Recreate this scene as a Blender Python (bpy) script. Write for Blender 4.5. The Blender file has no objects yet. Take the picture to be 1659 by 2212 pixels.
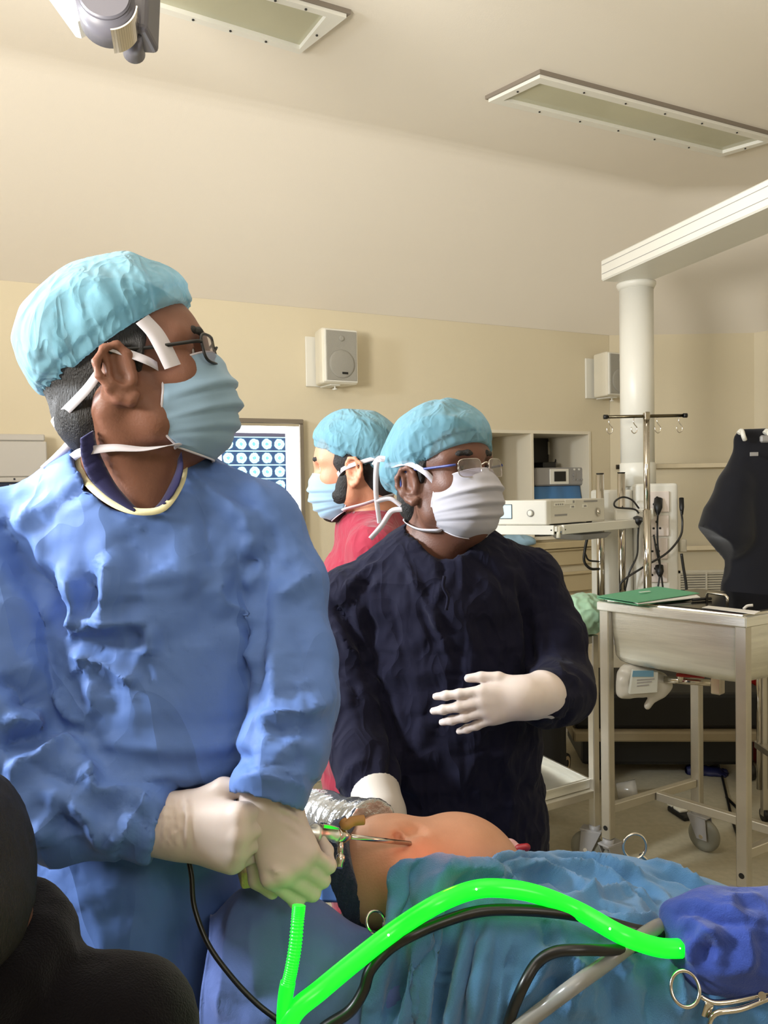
import bpy, bmesh, math, random
import numpy as np
from mathutils import Vector, Matrix

# ---------------------------------------------------------------- camera, world, lights, exposure
S = bpy.context.scene
COL = S.collection
rad = math.radians
IMG_W, IMG_H, FOC = 1659.0, 2212.0, 1720.0
PITCH, ROLL = rad(-1.87), rad(-1.06)
CAM_POS = np.array([0.0, 0.0, 1.42])
CAM_M = Matrix.Rotation(rad(90) + PITCH, 3, 'X') @ Matrix.Rotation(ROLL, 3, 'Z')
CAM_R = np.array(CAM_M)


def P(px, py, d):
    """world point at distance d (along the view axis) on the sight line of a photograph pixel"""
    return CAM_POS + CAM_R @ np.array([(px - IMG_W / 2) / FOC * d, (IMG_H / 2 - py) / FOC * d, -d])


def PV(px, py, p0, n):
    """where that sight line meets the plane through p0 with normal n"""
    r = P(px, py, 1.0) - CAM_POS
    t = np.dot(np.array(p0) - CAM_POS, n) / np.dot(r, n)
    return CAM_POS + r * t


def PZ(px, py, z):
    return PV(px, py, (0, 0, z), np.array([0, 0, 1.0]))


cam = bpy.data.cameras.new('camera')
cam.sensor_fit = 'VERTICAL'
cam.sensor_height = 36.0
cam.lens = 36.0 * FOC / IMG_H
cam.clip_start = 0.02
camo = bpy.data.objects.new('camera', cam)
COL.objects.link(camo)
camo.matrix_world = Matrix.Translation(Vector(CAM_POS)) @ CAM_M.to_4x4()
S.camera = camo

S.view_settings.view_transform = 'Standard'
S.view_settings.look = 'None'
S.view_settings.gamma = 1.0
S.view_settings.use_curve_mapping = False
S.view_settings.exposure = 0.92

w = bpy.data.worlds.new('world')
S.world = w
w.use_nodes = True
w.node_tree.nodes['Background'].inputs[0].default_value = (0.8, 0.9, 1.0, 1)
w.node_tree.nodes['Background'].inputs[1].default_value = 0.02


def area_light(name, loc, target, size, power, color, spread=180, shape='DISK'):
    l = bpy.data.lights.new(name, 'AREA')
    l.shape = shape
    l.size = size
    l.energy = power
    l.color = color
    l.spread = rad(spread)
    o = bpy.data.objects.new(name, l)
    COL.objects.link(o)
    o.location = loc
    d = Vector(target) - Vector(loc)
    o.rotation_euler = d.to_track_quat('-Z', 'Y').to_euler()
    return o


# operating lamps of the theatre, out of frame to the left, plus an added rim light and fill
area_light('operating_lamp_light', (-2.3, 0.85, 2.15), (-0.1, 1.2, 1.2), 0.45, 28, (0.88, 0.94, 1.0), 120)
area_light('rim_light', (-1.9, 2.0, 2.2), (-0.1, 1.1, 1.3), 0.4, 11, (0.88, 0.95, 1.0), 120)  # unseen rim light added for the edges of cap and shoulder
area_light('room_fill_light', (1.0, -1.2, 2.80), (0.9, 2.6, 0.9), 1.2, 14, (1.0, 0.94, 0.85))  # unseen soft fill added above and behind the camera
area_light('upturned_lamp_light', (-1.15, 0.35, 1.75), (-0.6, 1.25, 2.9), 0.6, 37, (1.0, 0.955, 0.88), 150)

# ---------------------------------------------------------------- helpers: materials


def lin(c):
    return tuple(((v / 255.0) / 12.92 if v / 255.0 <= 0.04045 else ((v / 255.0 + 0.055) / 1.055) ** 2.4) for v in c)


def mat(name, rgb, rough=0.6, metal=0.0, bump=0.0, bscale=80.0, vary=0.0, vscale=6.0, sheen=0.0, spec=0.5,
        trans=0.0, emit=None, estr=0.0, sss=0.0, stretch=None, alpha=1.0, coat=0.0):
    m = bpy.data.materials.new(name)
    m.use_nodes = True
    nt = m.node_tree
    b = nt.nodes['Principled BSDF']
    col = lin(rgb)
    b.inputs['Base Color'].default_value = (*col, 1)
    b.inputs['Roughness'].default_value = rough
    b.inputs['Metallic'].default_value = metal
    b.inputs['Specular IOR Level'].default_value = spec
    b.inputs['Sheen Weight'].default_value = sheen
    b.inputs['Transmission Weight'].default_value = trans
    b.inputs['Coat Weight'].default_value = coat
    b.inputs['Alpha'].default_value = alpha
    if sss:
        b.inputs['Subsurface Weight'].default_value = sss
        b.inputs['Subsurface Radius'].default_value = (0.012, 0.005, 0.003)
        b.inputs['Subsurface Scale'].default_value = 1.0
    if emit:
        b.inputs['Emission Color'].default_value = (*lin(emit), 1)
        b.inputs['Emission Strength'].default_value = estr
    if bump or vary:
        tc = nt.nodes.new('ShaderNodeTexCoord')
        src = tc.outputs['Object']
        if stretch:
            mp = nt.nodes.new('ShaderNodeMapping')
            mp.inputs['Scale'].default_value = stretch
            nt.links.new(src, mp.inputs[0])
            src = mp.outputs[0]
    if bump:
        n = nt.nodes.new('ShaderNodeTexNoise')
        n.inputs['Scale'].default_value = bscale
        n.inputs['Detail'].default_value = 4
        nt.links.new(src, n.inputs['Vector'])
        bp = nt.nodes.new('ShaderNodeBump')
        bp.inputs['Strength'].default_value = bump
        bp.inputs['Distance'].default_value = 0.01
        nt.links.new(n.outputs['Fac'], bp.inputs['Height'])
        nt.links.new(bp.outputs[0], b.inputs['Normal'])
    if vary:
        n2 = nt.nodes.new('ShaderNodeTexNoise')
        n2.inputs['Scale'].default_value = vscale
        n2.inputs['Detail'].default_value = 5
        nt.links.new(src, n2.inputs['Vector'])
        rmp = nt.nodes.new('ShaderNodeMapRange')
        rmp.inputs['From Min'].default_value = 0.25
        rmp.inputs['From Max'].default_value = 0.75
        rmp.inputs['To Min'].default_value = 1 - vary
        rmp.inputs['To Max'].default_value = 1 + vary
        nt.links.new(n2.outputs['Fac'], rmp.inputs['Value'])
        mx = nt.nodes.new('ShaderNodeMix')
        mx.data_type = 'RGBA'
        mx.blend_type = 'MULTIPLY'
        mx.inputs[0].default_value = 1.0
        mx.inputs[6].default_value = (*col, 1)
        nt.links.new(rmp.outputs[0], mx.inputs[7])
        nt.links.new(mx.outputs[2], b.inputs['Base Color'])
    return m


M = {}
M['wall'] = mat('wall_paint', (216, 205, 178), 0.75, bump=0.05, bscale=220, vary=0.03, vscale=1.2)
M['ceiling'] = mat('ceiling_paint', (228, 220, 206), 0.8, bump=0.04, bscale=180, vary=0.02, vscale=1.0)
M['floor'] = mat('floor_vinyl', (172, 164, 140), 0.55, vary=0.10, vscale=40, bump=0.02, bscale=60)
M['white'] = mat('white_enamel', (226, 224, 214), 0.35, vary=0.02)
M['offwhite'] = mat('cream_plastic', (222, 216, 198), 0.4, vary=0.02)
M['grey'] = mat('grey_plastic', (150, 148, 146), 0.45, vary=0.03)
M['grille'] = mat('speaker_grille', (165, 162, 152), 0.7, bump=0.5, bscale=700)
M['black'] = mat('black_plastic', (14, 14, 15), 0.45)
M['rubber'] = mat('black_rubber', (12, 12, 13), 0.35, spec=0.6)
M['steel'] = mat('brushed_steel', (236, 237, 232), 0.40, 1.0, bump=0.06, bscale=30, vary=0.12, vscale=5, stretch=(1, 1, 12))
M['steel_dark'] = mat('worn_steel_frame', (208, 204, 194), 0.42, 1.0, vary=0.10, vscale=9)
M['chrome'] = mat('chrome', (214, 208, 198), 0.14, 1.0, vary=0.05)
M['glass'] = mat('diffuser_glass', (196, 194, 168), 0.06, trans=0.12, spec=0.6, vary=0.05, vscale=4)
M['red'] = mat('red_plastic', (150, 26, 20), 0.4)

# ---------------------------------------------------------------- helpers: meshes and objects


def new_obj(name, mesh, m=None, parent=None):
    o = bpy.data.objects.new(name, mesh)
    COL.objects.link(o)
    if m is not None:
        mesh.materials.append(m)
    if parent is not None:
        o.parent = parent
    return o


def wloc(o):
    v = Vector((0, 0, 0))
    while o is not None:
        v += o.location
        o = o.parent
    return np.array(v)


def tag(o, label=None, cat=None, group=None, kind=None):
    if label:
        o['label'] = label
    if cat:
        o['category'] = cat
    if group:
        o['group'] = group
    if kind:
        o['kind'] = kind
    return o


def thing(name, label, cat, loc=(0, 0, 0), group=None):
    o = bpy.data.objects.new(name, None)
    o.empty_display_size = 0.05
    COL.objects.link(o)
    o.location = Vector(tuple(float(c) for c in loc))
    return tag(o, label, cat, group)


def mesh_np(name, V, Q, smooth=True):
    """mesh from numpy vertices and quads/triangles"""
    me = bpy.data.meshes.new(name)
    V = np.asarray(V, dtype=np.float32)
    Q = np.asarray(Q, dtype=np.int32)
    k = Q.shape[1]
    me.vertices.add(len(V))
    me.vertices.foreach_set('co', V.ravel())
    me.loops.add(Q.size)
    me.loops.foreach_set('vertex_index', Q.ravel())
    me.polygons.add(len(Q))
    me.polygons.foreach_set('loop_start', np.arange(0, Q.size, k, dtype=np.int32))
    me.update(calc_edges=True)
    me.validate()
    if smooth:
        me.polygons.foreach_set('use_smooth', np.ones(len(me.polygons), dtype=bool))
    return me


def obj_np(name, V, Q, m, parent=None, smooth=True):
    V = np.asarray(V, dtype=np.float64)
    if parent is not None:
        V = V - wloc(parent)
    return new_obj(name, mesh_np(name, V, Q, smooth), m, parent)


class MB:
    """collects shapes in world coordinates, builds ONE mesh object"""

    def __init__(self):
        self.bm = bmesh.new()

    def _add(self, b2, M4=None, smooth=False):
        if M4 is not None:
            bmesh.ops.transform(b2, matrix=M4, verts=b2.verts)
        for f in b2.faces:
            f.smooth = smooth
        me = bpy.data.meshes.new('tmp')
        b2.to_mesh(me)
        b2.free()
        self.bm.from_mesh(me)
        bpy.data.meshes.remove(me)
        return self

    def box(self, c, size, bev=0.0, R=None, seg=1, smooth=False, taper=None):
        b = bmesh.new()
        bmesh.ops.create_cube(b, size=1.0)
        for v in b.verts:
            v.co = Vector((v.co.x * size[0], v.co.y * size[1], v.co.z * size[2]))
            if taper and v.co.z < 0:
                v.co.x *= taper
                v.co.y *= taper
        if bev > 0:
            bmesh.ops.bevel(b, geom=b.edges[:], offset=bev, segments=seg, profile=0.5, affect='EDGES')
        M4 = Matrix.Translation(Vector(tuple(c)))
        if R is not None:
            M4 = M4 @ R.to_4x4()
        return self._add(b, M4, smooth)

    def prism(self, pts, vec, bev=0.0, smooth=False, seg=1):
        """polygon given as world points, extruded along vec"""
        b = bmesh.new()
        vs = [b.verts.new(tuple(p)) for p in pts]
        f = b.faces.new(vs)
        r = bmesh.ops.extrude_face_region(b, geom=[f])
        nv = [g for g in r['geom'] if isinstance(g, bmesh.types.BMVert)]
        bmesh.ops.translate(b, verts=nv, vec=Vector(tuple(vec)))
        bmesh.ops.recalc_face_normals(b, faces=b.faces)
        if bev > 0:
            bmesh.ops.bevel(b, geom=b.edges[:], offset=bev, segments=seg, profile=0.5, affect='EDGES')
        return self._add(b, None, smooth)

    def cyl(self, a, b_, r, n=16, r2=None, smooth=True, bev=0.0):
        a, b_ = Vector(tuple(a)), Vector(tuple(b_))
        d = b_ - a
        b = bmesh.new()
        bmesh.ops.create_cone(b, cap_ends=True, segments=n, radius1=r, radius2=r if r2 is None else r2, depth=d.length)
        if bev:
            bmesh.ops.bevel(b, geom=[e for e in b.edges if len(e.link_faces) == 2 and any(len(f.verts) > 4 for f in e.link_faces)],
                            offset=bev, segments=2, affect='EDGES')
        M4 = Matrix.Translation((a + b_) / 2) @ d.to_track_quat('Z', 'Y').to_matrix().to_4x4()
        if d.length == 0:
            M4 = Matrix.Translation(a)
        self._add(b, M4, False)
        if smooth:
            self.bm.faces.ensure_lookup_table()
            for f in self.bm.faces[-(n + 2 if not bev else 5 * n + 2):]:
                if len(f.verts) == 4:
                    f.smooth = True
        return self

    def tube(self, pts, r, n=8, closed=False, cap=True, flat=1.0):
        V, Q = tube_np(pts, r, n, closed, flat)
        b0 = len(self.bm.verts)
        vs = [self.bm.verts.new(tuple(v)) for v in V]
        for q in Q:
            f = self.bm.faces.new([vs[i] for i in q])
            f.smooth = True
        if cap and not closed:
            self.bm.faces.new(vs[:n][::-1])
            self.bm.faces.new(vs[-n:])
        return self

    def lathe(self, prof, a, axis, n=24, smooth=True):
        """prof: list of (radius, distance along axis) from point a"""
        a = np.array(a, float)
        z = np.array(axis, float)
        z /= np.linalg.norm(z)
        x = np.cross(z, (0.3, 0.9, 0.31))
        x /= np.linalg.norm(x)
        y = np.cross(z, x)
        rings = []
        for (r, h) in prof:
            rings.append([self.bm.verts.new(tuple(a + z * h + r * (math.cos(t) * x + math.sin(t) * y)))
                          for t in np.linspace(0, 2 * math.pi, n, endpoint=False)])
        for i in range(len(rings) - 1):
            for j in range(n):
                f = self.bm.faces.new((rings[i][j], rings[i][(j + 1) % n], rings[i + 1][(j + 1) % n], rings[i + 1][j]))
                f.smooth = smooth
        if prof[0][0] > 1e-6:
            self.bm.faces.new(rings[0][::-1])
        if prof[-1][0] > 1e-6:
            self.bm.faces.new(rings[-1])
        return self

    def sphere(self, c, r, n=16, scale=(1, 1, 1), R=None):
        b = bmesh.new()
        bmesh.ops.create_uvsphere(b, u_segments=n, v_segments=n // 2, radius=r)
        M4 = Matrix.Translation(Vector(tuple(c)))
        if R is not None:
            M4 = M4 @ R.to_4x4()
        M4 = M4 @ Matrix.Diagonal((*scale, 1))
        return self._add(b, M4, True)

    def build(self, name, m, parent=None, label=None):
        me = bpy.data.meshes.new(name)
        bmesh.ops.recalc_face_normals(self.bm, faces=self.bm.faces)
        if parent is not None:
            bmesh.ops.translate(self.bm, verts=self.bm.verts, vec=-Vector(tuple(wloc(parent))))
        self.bm.to_mesh(me)
        self.bm.free()
        o = new_obj(name, me, m, parent)
        if label:
            o['label'] = label
        return o


def smooth_path(pts, n=8):
    """Catmull-Rom through the points"""
    p = np.array(pts, float)
    q = np.vstack([2 * p[0] - p[1], p, 2 * p[-1] - p[-2]])
    out = []
    for i in range(1, len(q) - 2):
        for t in np.linspace(0, 1, n, endpoint=False):
            a, b, c, d = q[i - 1], q[i], q[i + 1], q[i + 2]
            out.append(0.5 * (2 * b + (c - a) * t + (2 * a - 5 * b + 4 * c - d) * t * t + (-a + 3 * b - 3 * c + d) * t ** 3))
    out.append(p[-1])
    return np.array(out)


def tube_np(pts, r, n=8, closed=False, flat=1.0):
    p = np.array(pts, float)
    m = len(p)
    rr = np.full(m, r, float) if np.isscalar(r) else np.interp(np.linspace(0, 1, m), np.linspace(0, 1, len(r)), r)
    if closed:
        t = np.roll(p, -1, 0) - np.roll(p, 1, 0)
    else:
        t = np.gradient(p, axis=0)
    t /= np.linalg.norm(t, axis=1)[:, None] + 1e-12
    u = np.cross(t[0], (0, 0, 1.0))
    if np.linalg.norm(u) < 1e-3:
        u = np.cross(t[0], (0, 1.0, 0))
    V = []
    for i in range(m):
        u = u - t[i] * np.dot(u, t[i])
        u /= np.linalg.norm(u)
        v = np.cross(t[i], u)
        a = np.linspace(0, 2 * math.pi, n, endpoint=False)
        V.append(p[i] + rr[i] * (np.cos(a)[:, None] * u + flat * np.sin(a)[:, None] * v))
    V = np.vstack(V)
    Q = []
    for i in range(m if closed else m - 1):
        k = (i + 1) % m
        for j in range(n):
            Q.append((i * n + j, i * n + (j + 1) % n, k * n + (j + 1) % n, k * n + j))
    return V, np.array(Q)


def copy_tree(o, parent=None):
    c = o.copy()
    COL.objects.link(c)
    if parent is not None:
        c.parent = parent
    for ch in list(o.children):
        copy_tree(ch, c)
    return c


def Rz(a):
    return Matrix.Rotation(a, 3, 'Z')


def frame3(x, y, z):
    return Matrix((x, y, z)).transposed()


def unit(v):
    v = np.array(v, float)
    return v / np.linalg.norm(v)

# ---------------------------------------------------------------- the setting
CEIL = 2.90
WALLT = 2.27
BW0 = np.array([-0.257, 3.85, 0.0])               # a point of the back wall
BWD = np.array([0.891, 0.454, 0.0])               # along it, to the right
BWN = np.array([0.454, -0.891, 0.0])              # into the room
CORN = np.array([1.326, 4.655, 0.0])
CORN2 = np.array([2.17, 4.66, 0.0])
plan = [BW0 + BWD * -3.1, CORN, CORN2, np.array([3.25, 3.45, 0]), np.array([3.25, -2.2, 0]), np.array([-3.0, -2.2, 0])]
plan = [p[:2] for p in plan]


def inset(poly, d):
    n = len(poly)
    out = []
    for i in range(n):
        a, b, c = poly[i - 1], poly[i], poly[(i + 1) % n]
        e1, e2 = unit(b - a), unit(c - b)
        n1, n2 = np.array([e1[1], -e1[0]]), np.array([e2[1], -e2[0]])
        k = unit(n1 + n2)
        out.append(b + k * d / np.dot(k, n1))
    return out


top_in = inset(plan, 0.56)
wall_names = ['wall_back', 'wall_corner', 'wall_right', 'wall_far_right', 'wall_front', 'wall_left']
# niche of the built-in cabinet, measured on the back wall
NL = np.dot(PV(1040, 932, BW0, BWN) - BW0, BWD)
NR = np.dot(PV(1275, 932, BW0, BWN) - BW0, BWD)
NT = PV(1275, 932, BW0, BWN)[2]
NB = PV(1275, 1160, BW0, BWN)[2]


def bw(t, z, off=0.0):
    return BW0 + BWD * t + BWN * off + np.array([0, 0, z])


for i in range(6):
    a, b = plan[i], plan[(i + 1) % 6]
    mb = MB()
    out = unit(np.array([-(b - a)[1], (b - a)[0], 0])) * 0.10
    if i == 0:
        t0, t1 = -3.1, np.dot(CORN - BW0, BWD)
        for (x0, x1, z0, z1) in ((t0, NL, 0, WALLT), (NR, t1, 0, WALLT), (NL, NR, NT, WALLT), (NL, NR, 0, NB)):
            mb.prism([bw(x0, z0), bw(x1, z0), bw(x1, z1), bw(x0, z1)], out)
    else:
        mb.prism([(*a, 0), (*b, 0), (*b, WALLT), (*a, WALLT)], out)
    tag(mb.build(wall_names[i], M['wall']), kind='structure')

# floor and ceiling: the ceiling slopes down to the walls all round
mb = MB()
mb.prism([(*p, 0.0) for p in plan][::-1], (0, 0, -0.08))
tag(mb.build('floor', M['floor']), kind='structure')
bm = bmesh.new()
lo = [bm.verts.new((*p, WALLT)) for p in plan]
hi = [bm.verts.new((*p, CEIL)) for p in top_in]
for i in range(6):
    bm.faces.new((lo[i], lo[(i + 1) % 6], hi[(i + 1) % 6], hi[i]))
bm.faces.new(hi)
edges = [e for e in bm.edges if e.verts[0] in hi and e.verts[1] in hi]
bmesh.ops.bevel(bm, geom=edges, offset=0.05, segments=3, profile=0.5, affect='EDGES')
for f in bm.faces:
    f.smooth = True
me = bpy.data.meshes.new('ceiling')
bm.to_mesh(me)
bm.free()
tag(new_obj('ceiling', me, M['ceiling']), kind='structure')

# baseboards along the walls one can see
for k, i in ((('baseboard_back'), 0), (('baseboard_corner'), 1), (('baseboard_right'), 2)):
    a, b = plan[i], plan[(i + 1) % 6]
    inn = unit(np.array([(b - a)[1], -(b - a)[0], 0]))
    mb = MB()
    mb.prism([(*a, 0.002), (*b, 0.002), (*b, 0.09), (*a, 0.09)], inn * 0.012)
    tag(mb.build(k, M['offwhite']), kind='structure')


# ---------------------------------------------------------------- ceiling light fittings
M['flange'] = mat('flange_taupe', (128, 118, 106), 0.5)
def ceiling_light(corners, label, tubes):
    """corners: four world points on the ceiling, near-left, near-right, far-right, far-left"""
    c = [np.array(p) for p in corners]
    ctr = sum(c) / 4
    o = thing('ceiling_light', label, 'ceiling light', ctr, 'sunken ceiling light fittings')
    e = unit(c[1] - c[0])
    n = unit(c[3] - c[0])
    z = np.array([0, 0, 1.0])
    fr = 0.035

    def ins(q, d):
        return [q[0] + e * d + n * d, q[1] - e * d + n * d, q[2] - e * d - n * d, q[3] + e * d - n * d]
    # stepped flange
    mb = MB()
    for (d0, d1, z0, z1) in ((-0.008, 0.012, -0.014, 0.0), (0.0, fr, -0.026, -0.010)):
        A, B = ins(c, d0), ins(c, d1)
        for i in range(4):
            j = (i + 1) % 4
            mb.prism([A[i] + z * z0, A[j] + z * z0, B[j] + z * z0, B[i] + z * z0], z * (z1 - z0))
        if d0 < 0:
            mb.build('flange', M['flange'], o)
            mb = MB()
    mb.build('frame', M['white'], o)
    I = ins(c, fr)
    mb = MB()
    mb.prism([p + z * -0.012 for p in I], z * 0.003)
    mb.build('diffuser', M['glass'], o)
    # white tray just above the glass, with the tubes lying in it
    mb = MB()
    J = ins(c, fr + 0.002)
    mb.prism([p + z * -0.004 for p in J], z * 0.003)
    mb.build('reflector', M['offwhite'], o)
    L = np.linalg.norm(I[1] - I[0])
    for k in tubes:
        a = I[0] + n * np.linalg.norm(I[3] - I[0]) * k + e * 0.03 + z * -0.0075
        q0_, q1_ = a + z * 0.001, a + e * (L - 0.06) * 0.52 + z * 0.001
        MB().prism([q0_ - n * 0.012, q1_ - n * 0.012, q1_ + n * 0.012, q0_ + n * 0.012], z * 0.002, 0.0008).build('lamp_tube', M['white'], o)
    A = ins(c, fr * 0.55)
    for i in range(4):
        j = (i + 1) % 4
        m = 5 if i % 2 == 0 else 1
        for s in np.linspace(0, 1, m + 2)[1:-1] if m > 1 else (0.5,):
            p = A[i] * (1 - s) + A[j] * s + z * -0.026
            MB().cyl(p, p + z * -0.003, 0.004, 8).build('screw', M['black'], o)
    return o


ceiling_light([PZ(1055, 206, CEIL), PZ(1556, 327, CEIL), PZ(1680, 290, CEIL), PZ(1166, 152, CEIL)],
              'long unlit ceiling light above the assistants, on the right of the ceiling', (0.33, 0.7))
ceiling_light([PZ(120, -60, CEIL), PZ(647, 100, CEIL), PZ(748, 20, CEIL), PZ(300, -112, CEIL)],
              'ceiling light beside the grey lamp arm, its glass reflecting bright lamps', (0.35, 0.68))

# ---------------------------------------------------------------- grey pivoting arm of the operating lamp
o = thing('lamp_arm', 'grey pivoting operating lamp arm hanging at the top left below the ceiling', 'lamp arm', P(240, -80, 1.70))
mt_arm = mat('lamp_arm_grey', (92, 90, 97), 0.4, vary=0.02)
va = unit(P(250, 20, 1.7) - CAM_POS)               # joint axis runs along the sight direction here
ax = unit(np.array([0.22, -0.95, 0.1]))
mb = MB()
k0 = P(232, 28, 1.66)
up = np.array([0, 0, 1.0])
side = unit(np.cross(ax, up)) * -1
r0 = 0.058
mb.cyl(k0 - ax * 0.035, k0 + ax * 0.05, r0, 40, bev=0.006)
mb.build('joint_disc', mt_arm, o)
mb = MB()
mb.cyl(k0 + ax * 0.045, k0 + ax * 0.058, r0 * 0.88, 40, bev=0.003)
mb.build('joint_cover', mt_arm, o)
MB().cyl(k0 + ax * 0.057, k0 + ax * 0.060, 0.0035, 10).build('screw', M['black'], o)
mb = MB()                                          # chrome band round the underside
pts = []
for a in np.linspace(rad(188), rad(262), 16):
    pts.append(k0 + (math.cos(a) * side * -1 + math.sin(a) * up) * (r0 + 0.003))
for i in range(len(pts) - 1):
    mb.prism([pts[i] - ax * 0.03, pts[i + 1] - ax * 0.03, pts[i + 1] + ax * 0.045, pts[i] + ax * 0.045],
             (pts[i] - k0) * 0.05)
mb.build('band', M['chrome'], o)
mb = MB()
h0 = P(300, 20, 1.70)
mb.box(h0 + np.array([-0.008, 0.03, 0.015]), (0.066, 0.10, 0.135), 0.012, seg=3, R=Matrix.Rotation(rad(4), 3, 'Y'))
mb.cyl(P(285, 78, 1.72) - ax * 0.06, P(285, 78, 1.72) + ax * 0.02, 0.024, 24)
mb.build('housing', mt_arm, o)
mb = MB()
a0, a1 = P(190, 30, 1.68), P(60, -150, 1.68)
d = unit(a1 - a0)
mb.prism([a0 + np.cross(d, ax) * 0.034, a0 - np.cross(d, ax) * 0.034, a1 - np.cross(d, ax) * 0.034, a1 + np.cross(d, ax) * 0.034],
         -ax * 0.07, 0.008)
q = a1 + np.array([0.05, 0.03, 0])
mb.cyl(q, (q[0], q[1], CEIL), 0.03, 20)
mb.build('arm', M['white'], o)
mb = MB()
mb.cyl((h0[0] + 0.0, h0[1] + 0.05, h0[2] + 0.06), (h0[0] + 0.0, h0[1] + 0.05, CEIL), 0.026, 20)
mb.build('down_tube', mt_arm, o)


# ---------------------------------------------------------------- wall loudspeakers
def speaker(px0, py0, px1, py1, label):
    p0, p1 = PV(px0, py0, BW0 + BWN * 0.12, BWN), PV(px1, py1, BW0 + BWN * 0.12, BWN)
    t0, t1 = np.dot(p0 - BW0, BWD), np.dot(p1 - BW0, BWD)
    z1, z0 = p0[2], p1[2]
    wd, ht = 0.185, z1 - z0
    tc, zc = (t0 + t1) / 2 + 0.015, (z0 + z1) / 2
    o = thing('wall_speaker', label, 'speaker', bw(tc, zc), 'cream loudspeakers on the back wall')
    th = rad(14)                                    # turned a little towards the room's middle
    nn = unit(BWN * math.cos(th) - BWD * math.sin(th) * -0.2)
    ee = unit(np.cross(nn, (0, 0, 1.0))) * -1
    Rm = frame3(ee, nn, (0, 0, 1))
    c = bw(tc, zc, 0.095)

    def L(x, y, z):
        return c + ee * x + nn * y + np.array([0, 0, z])
    mb = MB()
    prof = [(-0.46, -0.07), (-0.5, 0.02), (-0.5, 0.055), (0.5, 0.055), (0.5, 0.02), (0.46, -0.07)]
    mb.prism([L(x * wd * (1 if y > 0 else 0.86), y, -ht / 2) for x, y in prof], (0, 0, ht), 0.012, seg=3)
    mb.build('cabinet', M['offwhite'], o)
    mb = MB()
    mb.box(L(0, 0.058, 0), (wd * 0.93, 0.012, ht * 0.95), 0.005, Rm, 2)
    mb.build('front_rim', M['white'], o)
    mb = MB()
    mb.box(L(0, 0.066, 0), (wd * 0.84, 0.006, ht * 0.89), 0.0025, Rm, 2)
    mb.lathe([(wd * 0.36, 0.0), (wd * 0.35, 0.003), (wd * 0.30, 0.005), (0, 0.006)], L(0, 0.0685, -ht * 0.15), nn, 28)
    mb.build('grille', M['grille'], o)
    MB().lathe([(0.014, 0), (0.013, 0.003), (0.007, 0.004), (0, 0.002)], L(0, 0.069, ht * 0.31), nn, 16).build('tweeter', M['grille'], o)
    MB().box(L(0.012, 0.0755, -ht * 0.315), (0.03, 0.003, 0.010), 0.001, Rm).build('badge', M['black'], o)
    mb = MB()
    mb.prism([bw(tc - wd * 0.62, z, 0.001) for z in (zc - ht * 0.5,)] + [bw(tc + wd * 0.1, zc - ht * 0.5, 0.001), bw(tc + wd * 0.1, zc + ht * 0.42, 0.001),
             bw(tc - wd * 0.62, zc + ht * 0.42, 0.001)], BWN * 0.012, 0.002)
    mb.box(L(-0.02, -0.02, -ht * 0.5 - 0.003), (0.05, 0.11, 0.006), 0.001, Rm)
    mb.build('bracket', M['white'], o)
    MB().cyl(L(-0.01, 0.01, -ht * 0.5 - 0.020), L(-0.01, 0.01, -ht * 0.5), 0.004, 10).lathe(
        [(0.0, 0), (0.012, 0.001), (0.012, 0.006), (0, 0.007)], L(-0.01, 0.01, -ht * 0.5 - 0.024), (0, 0, 1), 14).build('knob', M['white'], o)
    return o


speaker(682, 708, 762, 832, 'cream wall speaker above the assistant in the maroon scrubs')
speaker(1284, 759, 1362, 859, 'cream wall speaker half hidden by the white supply column')

# ---------------------------------------------------------------- light box with films
PB = BW0 + BWN * 0.05
def on_back(px, py, off=0.05):
    p = PV(px, py, BW0 + BWN * off, BWN)
    return np.dot(p - BW0, BWD), p[2]


bt1, bz1 = on_back(655, 906)
bt0, _ = on_back(395, 906)
_, bz0 = on_back(655, 1222)
o = thing('light_box', 'lit white film viewing box on the wall behind the surgeon', 'light box', bw((bt0 + bt1) / 2, bz0))
mb = MB()
mb.prism([bw(bt0, bz0, 0.002), bw(bt1, bz0, 0.002), bw(bt1, bz1, 0.002), bw(bt0, bz1, 0.002)], BWN * 0.035)
mb.build('case', M['grey'], o)
mb = MB()
fw = 0.022
for (x0, x1, z0, z1) in ((bt0, bt1, bz1 - fw, bz1), (bt0, bt1, bz0, bz0 + fw), (bt0, bt0 + fw, bz0 + fw, bz1 - fw), (bt1 - fw, bt1, bz0 + fw, bz1 - fw)):
    mb.prism([bw(x0, z0, 0.037), bw(x1, z0, 0.037), bw(x1, z1, 0.037), bw(x0, z1, 0.037)], BWN * 0.018, 0.003)
mb.build('frame', mat('lightbox_frame', (150, 142, 132), 0.35, 0.8), o)
mb = MB()
mb.prism([bw(bt0 + fw, bz0 + fw, 0.038), bw(bt1 - fw, bz0 + fw, 0.038), bw(bt1 - fw, bz1 - fw, 0.038), bw(bt0 + fw, bz1 - fw, 0.038)], BWN * 0.006)
mb.build('lit_panel', mat('lightbox_panel', (250, 250, 250), 0.4, emit=(246, 250, 255), estr=2.6), o)
mb = MB()
for k in range(2):
    z = bz1 - fw - 0.008 - k * 0.0
mb.prism([bw(bt0 + fw, bz1 - fw - 0.012, 0.045), bw(bt1 - fw, bz1 - fw - 0.012, 0.045), bw(bt1 - fw, bz1 - fw, 0.045), bw(bt0 + fw, bz1 - fw, 0.045)], BWN * 0.006)
mb.build('film_clip', M['chrome'], o)


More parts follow.
